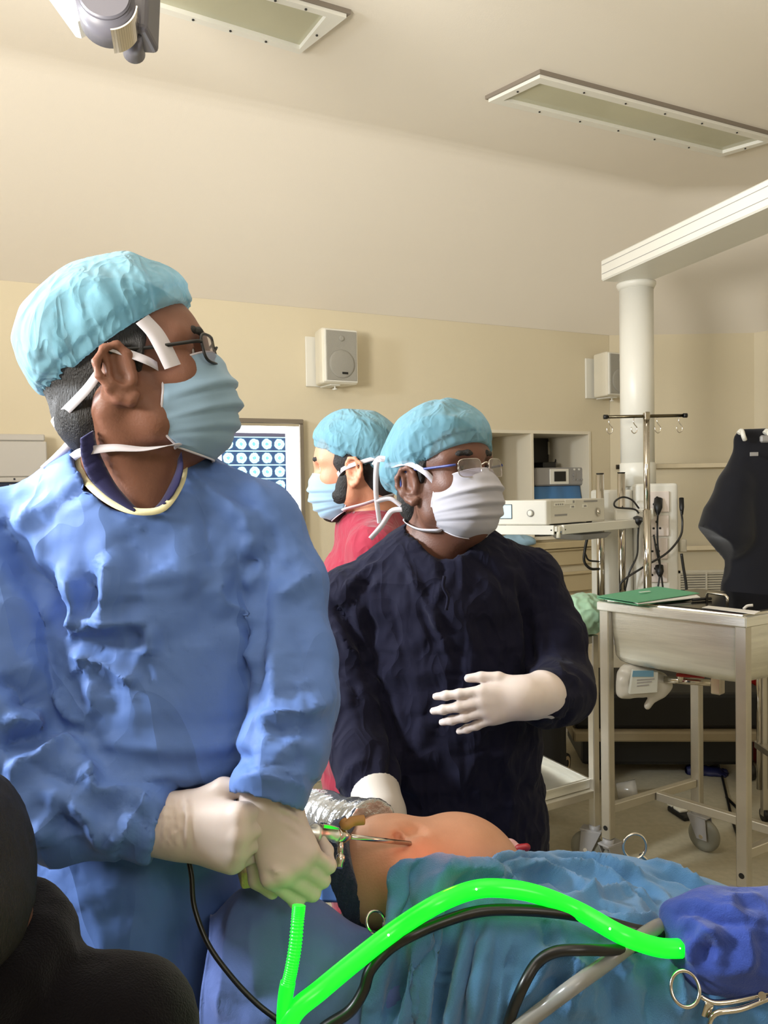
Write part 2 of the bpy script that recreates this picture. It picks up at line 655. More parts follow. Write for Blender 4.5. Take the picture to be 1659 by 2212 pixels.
def film_material():
    m = bpy.data.materials.new('scan_film')
    m.use_nodes = True
    nt = m.node_tree
    b = nt.nodes['Principled BSDF']
    b.inputs['Roughness'].default_value = 0.25
    b.inputs['Base Color'].default_value = (0.02, 0.03, 0.05, 1)

    def N(t, **k):
        n = nt.nodes.new(t)
        for a, v in k.items():
            setattr(n, a, v)
        return n

    def math_(op, a, b_=None, c=None):
        n = N('ShaderNodeMath', operation=op)
        for i, v in enumerate((a, b_, c)):
            if v is None:
                continue
            if isinstance(v, (int, float)):
                n.inputs[i].default_value = v
            else:
                nt.links.new(v, n.inputs[i])
        return n.outputs[0]
    uv = N('ShaderNodeUVMap')
    sep = N('ShaderNodeSeparateXYZ')
    nt.links.new(uv.outputs[0], sep.inputs[0])
    gx = math_('MULTIPLY', sep.outputs[0], 5.0)
    gy = math_('MULTIPLY', sep.outputs[1], 6.3)
    fx = math_('SUBTRACT', math_('FRACT', gx), 0.5)
    fy = math_('SUBTRACT', math_('FRACT', gy), 0.5)
    d = math_('SQRT', math_('ADD', math_('POWER', math_('MULTIPLY', fx, 1.05), 2.0), math_('POWER', math_('MULTIPLY', fy, 1.1), 2.0)))
    nz = N('ShaderNodeTexNoise')
    nz.inputs['Scale'].default_value = 26
    nz.inputs['Detail'].default_value = 3
    nt.links.new(uv.outputs[0], nz.inputs['Vector'])
    dd = math_('ADD', d, math_('MULTIPLY', math_('SUBTRACT', nz.outputs['Fac'], 0.5), 0.18))
    body = N('ShaderNodeValToRGB')
    el = body.color_ramp.elements
    el[0].position, el[0].color = 0.0, (0.25, 0.62, 0.85, 1)
    el[1].position, el[1].color = 1.0, (0.01, 0.03, 0.09, 1)
    for p, c in ((0.10, (0.12, 0.45, 0.72, 1)), (0.16, (0.75, 1.0, 1.0, 1)), (0.26, (0.35, 0.82, 0.95, 1)), (0.33, (0.8, 1.0, 1.0, 1)), (0.40, (0.45, 0.9, 0.95, 1)), (0.44, (0.03, 0.07, 0.16, 1))):
        e = body.color_ramp.elements.new(p)
        e.color = c
    nt.links.new(dd, body.inputs[0])
    # pale rule lines between rows
    line = math_('GREATER_THAN', math_('ABSOLUTE', fy), 0.455)
    head = math_('GREATER_THAN', sep.outputs[1], 0.957)
    mx = N('ShaderNodeMix', data_type='RGBA')
    nt.links.new(line, mx.inputs[0])
    nt.links.new(body.outputs[0], mx.inputs[6])
    mx.inputs[7].default_value = (0.45, 0.8, 0.9, 1)
    mx2 = N('ShaderNodeMix', data_type='RGBA')
    nt.links.new(head, mx2.inputs[0])
    nt.links.new(mx.outputs[2], mx2.inputs[6])
    mx2.inputs[7].default_value = (0.08, 0.07, 0.10, 1)
    nt.links.new(mx2.outputs[2], b.inputs['Emission Color'])
    b.inputs['Emission Strength'].default_value = 0.95  # light of the box behind, put into the film as its own glow
    return m


ft0, fz1 = on_back(478, 934)
ft1, fz0 = on_back(621, 1122)
me = bpy.data.meshes.new('scan_film')
q = [bw(ft0, fz0, 0.0465), bw(ft1, fz0, 0.0465), bw(ft1, fz1, 0.0465), bw(ft0, fz1, 0.0465)]
bm = bmesh.new()
vs = [bm.verts.new(tuple(p)) for p in q]
f = bm.faces.new(vs)
uvl = bm.loops.layers.uv.new('UVMap')
for lp, uvc in zip(f.loops, ((0, 0), (1, 0), (1, 1), (0, 1))):
    lp[uvl].uv = uvc
bm.to_mesh(me)
bm.free()
film = tag(new_obj('scan_film', me, film_material()), 'dark film of bluish scan slices clipped to the lit box', 'x-ray film')
sm = film.modifiers.new('thick', 'SOLIDIFY')
sm.thickness = 0.0006

# ---------------------------------------------------------------- grey instrument box on the wall at far left
wt1, wz1 = on_back(98, 938, 0.14)
_, wz0 = on_back(98, 1150, 0.14)
o = thing('wall_cabinet', 'grey metal control box on the wall behind the surgeon', 'control box', bw(wt1 - 0.2, wz0))


def wbox(mb, x0, x1, z0, z1, o0, o1, bev=0.004):
    return mb.prism([bw(x0, z0, o0), bw(x1, z0, o0), bw(x1, z1, o0), bw(x0, z1, o0)], BWN * (o1 - o0), bev)


zz = [on_back(60, y, 0.14)[1] for y in (953, 1030, 1041, 1051)]
gm = mat('control_box_grey', (186, 182, 174), 0.45, vary=0.02)
wbox(MB(), wt1 - 0.45, wt1 + 0.004, zz[1], zz[0], 0.0, 0.14).build('body', gm, o)
wbox(MB(), wt1 - 0.45, wt1 - 0.002, zz[0] + 0.0015, wz1, 0.0, 0.135).build('lid', gm, o)
wbox(MB(), wt1 - 0.45, wt1 + 0.004, zz[2], zz[1] - 0.001, 0.0, 0.145, 0.003).build('lower_rim', gm, o)
wbox(MB(), wt1 - 0.45, wt1, zz[3], zz[2], 0.0, 0.12, 0.001).build('display_strip', mat('navy_strip', (22, 34, 58), 0.3), o)
wbox(MB(), wt1 - 0.45, wt1 + 0.004, wz0, zz[3], 0.0, 0.14).build('socket_panel', gm, o)
wbox(MB(), on_back(20, 1040, .14)[0], on_back(33, 1040, .14)[0], zz[3] + 0.004, zz[2] - 0.008, 0.119, 0.122, 0.0005).build('sticker', M['white'], o)
for px in (6, ):
    x = on_back(px, 1062, 0.14)[0]
    z = on_back(px, 1062, 0.14)[1]
    wbox(MB(), x - 0.008, x + 0.008, z - 0.008, z + 0.008, 0.139, 0.143, 0.001).build('socket', M['black'], o)
    MB().sphere(bw(x, z, 0.143), 0.004, 8).build('pin', M['white'], o)
x, z = on_back(31, 1035, 0.14)
MB().cyl(bw(x, z, 0.144), bw(x, z, 0.147), 0.004, 10).build('screw', M['black'], o)

# ---------------------------------------------------------------- built-in cabinet: two open niches over drawers
o = thing('wall_unit', 'pale built-in wall unit with open niches and drawers below', 'cabinet', bw((NL + NR) / 2, 0))
ND = -0.36
tdiv = on_back(1149, 1000, 0.0)[0]
cabm = mat('cabinet_laminate', (222, 214, 194), 0.5, vary=0.015)
drm = mat('drawer_laminate', (205, 188, 150), 0.5, vary=0.02)
bd = 0.018


def nbox(mb, x0, x1, z0, z1, o0, o1, bev=0.001):
    return mb.prism([bw(x0, z0, o0), bw(x1, z0, o0), bw(x1, z1, o0), bw(x0, z1, o0)], BWN * (o1 - o0), bev)


nbox(MB(), NL, NR, NB, NT, ND - 0.01, ND).build('back_panel', cabm, o)
nbox(MB(), NL, NL + bd, NB, NT, ND, 0.006).build('side_panel', cabm, o)
nbox(MB(), NR - bd, NR, NB, NT, ND, 0.006).build('side_panel', cabm, o)
nbox(MB(), tdiv - bd / 2, tdiv + bd / 2, NB + bd, NT - bd, ND, 0.006).build('divider', cabm, o)
nbox(MB(), NL, NR, NT - bd, NT, ND, 0.005).build('top_panel', cabm, o)
nbox(MB(), NL, NR, NB, NB + bd, ND, 0.02).build('shelf', cabm, o)
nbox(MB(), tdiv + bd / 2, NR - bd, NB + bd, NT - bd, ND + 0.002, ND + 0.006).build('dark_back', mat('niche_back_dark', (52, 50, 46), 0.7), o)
zr = [on_back(1270, y, 0.02)[1] for y in (1166, 1180, 1218, 1224, 1232, 1275, 1340)]
for (za, zb) in ((zr[2], zr[1]), (zr[5], zr[4]), (zr[6], zr[5] - 0.01), (0.03, zr[6] - 0.01)):
    d = nbox(MB(), NL + 0.01, NR - 0.01, za + 0.002, zb - 0.002, 0.002, 0.022, 0.003).build('drawer', drm, o)
    nbox(MB(), NL + 0.04, NR - 0.03, zb - 0.016, zb - 0.004, 0.024, 0.036, 0.003).build('handle', drm, d)
# ---------------------------------------------------------------- ceiling supply pendant: beam, column, console, rail poles with shelf
PD = 3.55
pc = P(1374, 600, PD)
PCX, PCY = pc[0], pc[1]
zt = P(1374, 606, PD)[2]
zcons = P(1374, 1045, PD)[2]
o = thing('supply_pendant', 'white ceiling supply column with socket console and chrome shelf poles', 'medical pendant', (PCX, PCY, 0.6))
mb = MB()
b0 = P(1306, 563, 3.50)
b1 = P(1690, 488, 2.55)
d = unit((b1 - b0) * np.array([1, 1, 0]))
s = np.cross(d, (0, 0, 1.0))
zb0, zb1 = P(1306, 608, 3.5)[2], b0[2]
q0 = np.array([b0[0], b0[1], 0])
q1 = q0 + d * 1.9
mb.prism([(*(q0 + s * 0.02)[:2], zb0), (*(q0 - s * 0.20)[:2], zb0), (*(q1 - s * 0.20)[:2], zb0), (*(q1 + s * 0.02)[:2], zb0)], (0, 0, zb1 - zb0), 0.006)
mb.build('beam', M['white'], o)
mb = MB()
for k in (0.30, 0.72):
    zz_ = zb0 + (zb1 - zb0) * k
    mb.prism([(*(q0 + d * .01 + s * 0.0205)[:2], zz_), (*(q1 + s * 0.0205)[:2], zz_), (*(q1 + s * 0.0205)[:2], zz_ + 0.002), (*(q0 + d * .01 + s * 0.0205)[:2], zz_ + 0.002)], s * 0.001)
mb.build('seam', M['grey'], o)
cm = q0 + d * 1.5 - s * 0.09
MB().cyl((cm[0], cm[1], zb1 - 0.01), (cm[0], cm[1], CEIL), 0.07, 24).build('ceiling_mount', M['white'], o)
MB().lathe([(0.085, 0), (0.085, 0.012), (0.075, 0.03), (0.072, 0.03)], (PCX, PCY, zb0 + 0.002), (0, 0, -1), 32).build('collar', M['white'], o)
zj = zcons - 0.005
MB().cyl((PCX, PCY, zj), (PCX, PCY, zb0), 0.0735, 40).build('column', M['white'], o)
MB().lathe([(0.078, 0), (0.078, 0.10), (0.0745, 0.104)], (PCX, PCY, zcons - 0.01), (0, 0, 1), 40).build('column_sleeve', M['white'], o)
# console body
cz0 = P(1400, 1330, PD - 0.1)[2]
fx0, fx1 = P(1300, 1100, PD - .1)[0], P(1466, 1100, PD - .1)[0]
fy = P(1400, 1100, PD - .1)[1]
mb = MB()
xm = P(1376, 1100, PD - .1)[0]
mb.box(((xm + fx1) / 2, fy + 0.10, (cz0 + zcons) / 2), (fx1 - xm, 0.2, zcons - cz0), 0.012, seg=3)
mb.build('console', M['white'], o)
mb = MB()
mb.box(((fx0 + xm) / 2, fy + 0.12, (cz0 + zcons) / 2 - 0.01), (xm - fx0, 0.14, zcons - cz0 - 0.03), 0.012, seg=3)
mb.build('pole_carrier', M['white'], o)
for k in range(9):                                 # lobed side trim of the console
    z = zcons - 0.07 - k * 0.062
    MB().sphere((fx1, fy + 0.06, z), 0.028, 12, (0.35, 1, 1)).build('side_knob', M['white'], o)
plates = [(1390, 1062, 1445, 1106), (1390, 1114, 1445, 1158), (1388, 1163, 1443, 1208), (1388, 1216, 1443, 1258)]
plm = mat('socket_plate', (226, 214, 206), 0.35)
for (x0, y0, x1, y1) in plates:
    a, b = P(x0, y0, PD - .1), P(x1, y1, PD - .1)
    pl = MB().box(((a[0] + b[0]) / 2, fy - 0.004, (a[2] + b[2]) / 2), (b[0] - a[0], 0.012, a[2] - b[2]), 0.003).build('socket_plate', plm, o)
    mb = MB()
    cx_, cz_ = (a[0] + b[0]) / 2, (a[2] + b[2]) / 2
    for dx, dz, rr in ((0, 0.018, 0.006), (-0.014, -0.01, 0.005), (0.014, -0.01, 0.005)):
        mb.cyl((cx_ + dx, fy - 0.0085, cz_ + dz), (cx_ + dx, fy - 0.0115, cz_ + dz), rr, 10)
    mb.build('socket_hole', M['black'], pl)
# horizontal rail carrying two more plugs
a, b = P(1330, 1112, PD - .14), P(1412, 1112, PD - .14)
MB().box(((a[0] + b[0]) / 2, fy - 0.03, a[2]), (b[0] - a[0], 0.03, 0.05), 0.004).build('clamp_rail', M['white'], o)
for (pxx, top, dd) in ((1296, 1024, PD - 0.12), (1342, 1022, PD - 0.12)):
    a = P(pxx, top, dd)
    mb = MB()
    mb.cyl((a[0], a[1], P(pxx, 1330, dd)[2]), a, 0.017, 24, bev=0.002)
    mb.build('rail_pole', M['chrome'], o)
    MB().cyl(a, a + np.array([0, 0, 0.004]), 0.0165, 20).build('pole_cap', M['black'], o)
# shelf on the poles: front edge to the left, side edge running back to the right
sz = P(1196, 1146, 3.0)[2]
A = P(1057, 1140, 3.12)
B = P(1203, 1150, 3.02)
C = P(1378, 1137, 3.40)
D = A + (C - B)
sh = [np.array([p[0], p[1], sz - 0.018]) for p in (A, B, C, D)]
mb = MB()
mb.prism([p + np.array([0, 0, 0.012]) for p in sh], (0, 0, 0.02), 0.002)
mb.build('shelf', M['white'], o)
e1, e2 = unit(sh[1] - sh[0]), unit(sh[2] - sh[1])
n1, n2 = np.cross(e1, (0, 0, 1.)), np.cross(e2, (0, 0, 1.))


def edge_bar(a, b, n, name):
    MB().prism([a + n * 0.006, b + n * 0.006, b - n * 0.006, a - n * 0.006], (0, 0, 0.036), 0.002).build(name, M['white'], o)


edge_bar(sh[0], sh[1] - e1 * 0.01, n1, 'shelf_rail')
edge_bar(sh[1] + e2 * 0.035, sh[2], n2, 'shelf_rail')
MB().cyl(sh[1] + e2 * 0.014 - n2 * 0.004 + np.array([0, 0, -0.012]), sh[1] + e2 * 0.014 - n2 * 0.004 + np.array([0, 0, 0.03]), 0.008, 12).build('release_lever', M['offwhite'], o)
MB().box(sh[1] + e2 * 0.014 - n2 * 0.016 + np.array([0, 0, 0.018]), (0.03, 0.01, 0.03), 0.001, frame3(e2, n2, (0, 0, 1))).build('corner_gap', M['black'], o)
for p, n in ((sh[0] + e1 * .01, n1), (sh[1] - e1 * 0.02, n1), (sh[1] + e2 * 0.045, n2), (sh[2] - e2 * 0.02, n2)):
    q = p + n * 0.0055 + np.array([0, 0, 0.018])
    MB().cyl(q, q + n * 0.0015, 0.003, 8).build('screw', M['black'], o)
# tray hung under the shelf
m_ = (sh[1] + sh[2]) / 2 - n2 * 0.09
MB().box(m_ + np.array([0, 0, -0.022]), (0.22, 0.16, 0.024), 0.006, frame3(e2, n2, (0, 0, 1)), seg=2, taper=0.8).build('drawer', M['grey'], o)
SHELF = (sh, e1, e2, n1, n2, sz)

# ---------------------------------------------------------------- white scope light source on the shelf
top_z = sz + 0.014
base = sh[1] - e1 * 0.045 * 1 - n1 * 0.02 + e2 * 0.0
o = thing('light_source', 'white boxy light source with small lit screen on the shelf', 'medical device', (base[0], base[1], top_z))
Rm = frame3(e1, e2 * 1.0, (0, 0, 1))
fw_, dp, ht = 0.235, 0.40, 0.098


def LS(x, y, z):
    """x back from the right front corner along the front, y along the side"""
    return base + e1 * x + e2 * y + np.array([0, 0, top_z - base[2] + z])


def slab(mb, x0, x1, y0, y1, z0, z1, bev):
    return mb.prism([LS(x0, y0, z0), LS(x1, y0, z0), LS(x1, y1, z0), LS(x0, y1, z0)], (0, 0, z1 - z0), bev, seg=2)


cas = mat('device_casing', (214, 210, 198), 0.4, vary=0.02)
slab(MB(), -fw_, 0, 0.03, dp, 0.006, ht, 0.004).build('body', cas, o)
slab(MB(), -fw_ - 0.002, 0.002, 0.0, 0.034, 0.004, ht + 0.002, 0.006).build('front_panel', M['white'], o)
# screen, knob on the front face
mb = MB()
mb.prism([LS(-fw_ + 0.03, -0.0005, 0.028), LS(-fw_ + 0.105, -0.0005, 0.028), LS(-fw_ + 0.105, -0.0005, 0.085), LS(-fw_ + 0.03, -0.0005, 0.085)], -e2 * 0.003, 0.001)
scr = mb.build('screen_bezel', mat('bezel_grey', (70, 84, 96), 0.3), o)
mb = MB()
mb.prism([LS(-fw_ + 0.052, -0.0032, 0.031), LS(-fw_ + 0.103, -0.0032, 0.031), LS(-fw_ + 0.103, -0.0032, 0.082), LS(-fw_ + 0.052, -0.0032, 0.082)], -e2 * 0.001)
mb.build('screen', mat('device_screen', (140, 165, 172), 0.2, emit=(190, 214, 216), estr=0.55), scr)
MB().lathe([(0.011, 0), (0.011, 0.006), (0.008, 0.008), (0, 0.008)], LS(-0.058, -0.001, 0.05), -e2, 18).build('power_knob', M['white'], o)
MB().tube([LS(-0.058, -0.002, 0.05) + (e1 * math.cos(a) + np.array([0, 0, 1]) * math.sin(a)) * 0.013 for a in np.linspace(0, 2 * math.pi, 20, endpoint=False)], 0.0012, 6, closed=True).build('knob_ring', M['grey'], o)


def side_plate(name, y0, y1, z0, z1, m, th=0.002, oval=False):
    if oval:
        c = LS(0.0005, (y0 + y1) / 2, (z0 + z1) / 2)
        MB().lathe([((y1 - y0) / 2, 0), ((y1 - y0) / 2 * .95, th), (0, th)], c, e1, 20).build(name, m, o)
    else:
        MB().prism([LS(0.0, y0, z0), LS(0.0, y1, z0), LS(0.0, y1, z1), LS(0.0, y0, z1)], e1 * th, 0.0005).build(name, m, o)


lab = mat('printed_label', (232, 230, 220), 0.5)
side_plate('label_sticker', 0.052, 0.118, 0.074, 0.088, lab)
side_plate('label_sticker', 0.122, 0.19, 0.080, 0.098, lab)
side_plate('vent', 0.055, 0.135, 0.036, 0.043, M['grey'])
side_plate('vent', 0.25, 0.345, 0.085, 0.092, M['grey'])
for y in (0.155, 0.24):
    side_plate('handle_recess', y, y + 0.034, 0.062, 0.078, lab, 0.0015)
    MB().prism([LS(0.0015, y + 0.008, 0.066), LS(0.0015, y + 0.026, 0.066), LS(0.0015, y + 0.024, 0.073), LS(0.0015, y + 0.010, 0.073)], e1 * 0.001).build('recess_slot', M['grey'], o)
for i in range(4):                                  # tiny printed marks on the two stickers
    y = 0.058 + i * 0.014
    MB().prism([LS(0.002, y, 0.078), LS(0.002, y + 0.009, 0.078), LS(0.002, y + 0.009, 0.084), LS(0.002, y, 0.084)], e1 * 0.0004).build('print', M['grey'], o)
MB().prism([LS(0.002, 0.172, 0.084), LS(0.002, 0.184, 0.084), LS(0.002, 0.184, 0.094), LS(0.002, 0.172, 0.094)], e1 * 0.0004).build('print', M['grey'], o)
MB().lathe([(0.018, 0), (0.018, 0.008), (0.012, 0.012), (0, 0.012)], LS(0.0, 0.345, 0.042), e1, 18).build('cable_port', M['chrome'], o)
for x, y in ((-0.03, 0.05), (-0.2, 0.05), (-0.03, 0.34), (-0.2, 0.34)):
    MB().cyl(LS(x, y, -0.0005), LS(x, y, 0.008), 0.012, 12).build('foot', M['black'], o)

# ---------------------------------------------------------------- power cords hanging at the console
def cord(name, label, pts, r=0.005, plug=None, m='rubber'):
    mb = MB()
    mb.tube(smooth_path(pts, 6), r, 8)
    if plug is not None:
        a, b, r1, r2 = plug
        mb2 = MB()
        mb2.lathe([(r1, 0), (r1, 0.5), (r2, 0.75), (r2 * 0.8, 1.0)] if False else [(r1, 0), (r1, np.linalg.norm(b - a) * .55), (r2, np.linalg.norm(b - a))], a, b - a, 14)
        o_ = thing(name, label, 'cord', pts[0])
        mb.build('cable', M[m], o_)
        mb2.build('plug', M['black'], o_)
        return o_
    o_ = mb.build(name, M[m], None)
    return tag(o_, label, 'cord')


DF = PD - 0.14                                     # in front of the console face
cord('power_cord', 'black cord plugged into the topmost socket plate of the console',
     [P(1422, 1100, DF), P(1420, 1135, DF), P(1421, 1180, DF), P(1426, 1230, DF), P(1418, 1290, DF)], 0.004,
     (P(1422, 1078, DF + .03), P(1421, 1112, DF), 0.018, 0.006))
cord('power_cord', 'black cord hanging in a Y below the plug on the clamp rail',
     [P(1380, 1128, DF - .02), P(1378, 1160, DF), P(1376, 1200, DF), P(1360, 1235, DF), P(1350, 1275, DF + .02)], 0.004,
     (P(1377, 1117, DF - .03), P(1380, 1134, DF - .02), 0.018, 0.006))
cord('power_cord', 'black cord swinging from the console side round to the pole',
     [P(1471, 1102, DF), P(1474, 1130, DF), P(1469, 1160, DF - .01), P(1440, 1195, DF - .02), P(1390, 1225, DF - .02), P(1345, 1255, DF - .02), P(1340, 1275, DF - .01)], 0.0045,
     (P(1472, 1076, DF + .02), P(1473, 1112, DF), 0.010, 0.005))
cord('power_cord', 'short black cord looped round the second chrome pole',
     [P(1380, 1098, DF), P(1365, 1080, DF - .02), P(1345, 1074, DF - .03), P(1328, 1084, DF - .03), P(1332, 1096, DF - .03), P(1370, 1100, DF - .03), P(1382, 1112, DF - .03)], 0.004)
cord('power_cord', 'black cord from the upper console crossing down to the lowest socket',
     [P(1412, 1155, DF), P(1418, 1190, DF), P(1426, 1225, DF), P(1431, 1262, DF), P(1434, 1290, DF)], 0.004,
     (P(1424, 1222, DF + .02), P(1426, 1246, DF), 0.017, 0.007))
cord('power_cord', 'thick black cord hanging from the console below the grey wall plug',
     [P(1472, 1196, DF), P(1476, 1225, DF), P(1482, 1262, DF), P(1484, 1300, DF)], 0.006)
cord('power_cord', 'black cord drooping under the shelf beside the first chrome pole',
     [P(1270, 1155, 3.3), P(1264, 1185, 3.32), P(1262, 1212, 3.34), P(1275, 1228, 3.36), P(1294, 1229, 3.40)], 0.006)
cord('power_cord', 'thin black cord branching off under the shelf to the pole',
     [P(1264, 1196, 3.35), P(1272, 1210, 3.36), P(1294, 1213, 3.40)], 0.004)

# ---------------------------------------------------------------- infusion pole
ID = 3.30
a = P(1396, 893, ID)
zl_ = P(1404, 1330, ID)[2]
o = thing('infusion_pole', 'chrome infusion pole clamped to the console, with dark crossbar and four hooks', 'infusion pole', (a[0], a[1], zl_))
MB().cyl((a[0], a[1], zl_), (a[0], a[1], 1.3), 0.0165, 20).build('lower_pole', M['chrome'], o)
MB().cyl((a[0], a[1], 1.2), (a[0], a[1], a[2]), 0.0132, 20).build('pole', M['chrome'], o)
mb = MB()
for z in (1.27, zl_ + 0.05):
    mb.box((a[0], (a[1] + fy) / 2, z), (0.03, fy - a[1] + 0.01, 0.04), 0.004)
mb.build('wall_clamp', M['chrome'], o)
z = P(1396, 899, ID)[2]
x0, x1 = P(1308, 897, ID)[0], P(1480, 897, ID)[0]
MB().cyl((x0, a[1], z), (x1, a[1], z), 0.0068, 14).build('crossbar', mat('dark_chrome', (96, 88, 70), 0.25, 1.0), o)
MB().box((a[0], a[1] - 0.004, z), (0.022, 0.03, 0.034), 0.003).build('clamp', M['chrome'], o)
for x in (x0, x1):
    MB().cyl((x - 0.008, a[1], z), (x + 0.008, a[1], z), 0.0095, 14).build('end_cap', M['black'], o)
for px in (1317, 1370, 1421, 1468):
    x = P(px, 910, ID)[0]
    pts = [(x, a[1], z - 0.004), (x - 0.003, a[1], z - 0.022), (x + 0.002, a[1], z - 0.034), (x + 0.011, a[1], z - 0.046),
           (x + 0.010, a[1], z - 0.062), (x, a[1], z - 0.070), (x - 0.010, a[1], z - 0.062), (x - 0.012, a[1], z - 0.044)]
    MB().tube(smooth_path(pts, 4), 0.0022, 7).build('hook', M['chrome'], o)
# ---------------------------------------------------------------- wall rails and air grille on the corner wall
WC = np.array([0.0, 4.655, 0.0])


def on_corner(px, py, off=0.0):
    return PV(px, py, (0, 4.656 - off, 0), np.array([0, 1.0, 0]))


def wall_rail(px0, px1, py, label):
    a, b = on_corner(px0, py, 0.04), on_corner(px1, py, 0.04)
    z = (a[2] + b[2]) / 2
    o_ = thing('wall_rail', label, 'rail', ((a[0] + b[0]) / 2, 4.64, z), 'steel rails on the corner wall')
    MB().box(((a[0] + b[0]) / 2, a[1], z), (b[0] - a[0], 0.01, 0.028), 0.002).build('rail', M['chrome'], o_)
    for k in (0.03, 0.35, 0.65, 0.97):
        x = a[0] + (b[0] - a[0]) * k
        MB().cyl((x, a[1], z), (x, 4.656, z), 0.008, 10).build('standoff', M['chrome'], o_)
    return o_


wall_rail(1330, 1628, 1006, 'upper steel rail on the corner wall behind the hanging gown')
wall_rail(1330, 1628, 1184, 'lower steel rail on the corner wall under the other rail')
a, b = on_corner(1462, 1232, 0.0), on_corner(1575, 1330, 0.0)
o = thing('air_grille', 'cream louvred air grille low on the corner wall', 'air vent', ((a[0] + b[0]) / 2, 4.64, b[2]))
mb = MB()
for (x0, x1, z0, z1) in ((a[0], b[0], a[2] - 0.018, a[2]), (a[0], b[0], b[2], b[2] + 0.018), (a[0], a[0] + .018, b[2], a[2]), (b[0] - .018, b[0], b[2], a[2])):
    mb.box(((x0 + x1) / 2, 4.649, (z0 + z1) / 2), (x1 - x0, 0.014, z1 - z0), 0.002)
mb.build('frame', M['offwhite'], o)
MB().box(((a[0] + b[0]) / 2, 4.6535, (a[2] + b[2]) / 2), (b[0] - a[0] - .02, 0.003, a[2] - b[2] - .02)).build('backing', M['black'], o)
me0 = None
n = 17
for k in range(n):
    z = b[2] + 0.022 + (a[2] - b[2] - 0.044) * k / (n - 1)
    if me0 is None:
        me0 = MB().box((0, 0, 0), (b[0] - a[0] - .03, 0.010, 0.006), 0.0, Matrix.Rotation(rad(35), 3, 'X')).build('slat', M['offwhite'], None)
        s0 = me0
    else:
        s0 = me0.copy()
        COL.objects.link(s0)
    s0.parent = o
    s0.location = Vector(((a[0] + b[0]) / 2, 4.647, z)) - Vector(tuple(wloc(o)))
MB().box(((a[0] * .45 + b[0] * .55), 4.645, (a[2] + b[2]) / 2), (0.008, 0.012, a[2] - b[2] - .03)).build('mullion', M['offwhite'], o)

# grey wall plug on the lower rail
p = on_corner(1474, 1178, 0.1)
tag(MB().box(P(1473, 1178, 3.52), (0.032, 0.04, 0.058), 0.006, seg=2).build('plug_block', M['offwhite'], None),
    'small cream plug block on the right side of the socket console', 'plug')

# ---------------------------------------------------------------- things in the niche
sfz = NB + bd
pm = on_back(1213, 1028, -0.10)
o = thing('tabletop_device', 'grey device with a small dark screen in the right niche', 'medical device', bw(pm[0], sfz))
dx0, dx1 = on_back(1157, 1028, -.05)[0], on_back(1266, 1028, -.05)[0]
dz0, dz1 = on_back(1210, 1049, -.05)[1], on_back(1210, 1010, -.05)[1]
nbox(MB(), dx0, dx1, dz0, dz1, -0.28, -0.05, 0.008).build('body', M['grey'], o)
xs0, xs1 = on_back(1196, 1028, -.05)[0], on_back(1221, 1028, -.05)[0]
nbox(MB(), on_back(1187, 1028, -.05)[0], on_back(1228, 1028, -.05)[0], dz0 + .008, dz1 - .008, -0.05, -0.046, 0.002).build('fascia', M['white'], o)
nbox(MB(), xs0, xs1, dz0 + 0.024, dz1 - 0.022, -0.046, -0.043, 0.001).build('screen', M['black'], o)
for i, (px, py) in enumerate(((1240, 1014), (1250, 1014), (1240, 1026), (1240, 1036), (1248, 1036), (1256, 1036))):
    x, z_ = on_back(px, py, -.05)
    MB().cyl(bw(x, z_, -0.051), bw(x, z_, -0.044), 0.006 if i != 2 else 0.010, 10).build('button', M['white'] if i < 2 else M['grey'], o)
# blue cloth pad under it
from math import sin, cos
bx0, bx1 = on_back(1156, 1060, -.03)[0], on_back(1278, 1060, -.03)[0]
V, Q = [], []
nu, nv = 30, 10
for i in range(nu + 1):
    for j in range(nv + 1):
        u, v = i / nu, j / nv
        x = bx0 + 0.01 + (min(bx1, NR - bd - 0.004) - bx0 - 0.012) * u
        off = -0.28 + 0.272 * v
        zf = dz0 - 0.003 - (0.0 if v < 0.8 else (v - 0.8) / 0.2 * (dz0 - sfz - 0.012)) + 0.0
        V.append(bw(x, zf, off + 0.004 * sin(u * 17)))
for i in range(nu):
    for j in range(nv):
        k = i * (nv + 1) + j
        Q.append((k, k + 1, k + nv + 2, k + nv + 1))
M['cloth_blue'] = mat('blue_drape_cloth', (74, 122, 172), 0.85, bump=0.25, bscale=900, vary=0.04, vscale=12, sheen=0.15, spec=0.2)
o2 = tag(obj_np('blue_cloth', V, Q, M['cloth_blue']), 'blue cloth spread under the grey device in the niche', 'cloth')
o2.modifiers.new('thick', 'SOLIDIFY').thickness = 0.003
nbox(MB(), dx0 + .005, dx1 - .005, sfz, dz0 - 0.008, -0.27, -0.09, 0.004).build('riser', M['black'], o)
# wall socket, adaptor and its plug at the back of the niche
xa, za = on_back(1197, 968, ND + .02)
o = thing('wall_socket', 'cream wall socket with a black plug in the dark niche', 'socket', bw(xa, za, ND + 0.01))
nbox(MB(), xa - 0.04, xa + 0.045, za - 0.04, za + 0.04, ND + 0.006, ND + 0.016, 0.003).build('plate', M['offwhite'], o)
nbox(MB(), xa - 0.03, xa + 0.005, za - 0.025, za + 0.025, ND + 0.016, ND + 0.05, 0.006).build('plug', M['black'], o)
MB().tube(smooth_path([bw(xa - 0.012, za - 0.02, ND + .045), bw(xa - 0.02, za - 0.06, ND + .06), bw(xa - 0.05, za - 0.09, ND + .09)], 5), 0.004, 8).build('cable', M['rubber'], o)
xa, za = on_back(1186, 1002, -0.16)
tag(nbox(MB(), xa - 0.05, xa + 0.045, dz1, dz1 + 0.035, -0.24, -0.15, 0.004).build('adaptor_block', M['black'], None),
    'black power adaptor block lying on the grey niche device', 'power adaptor')
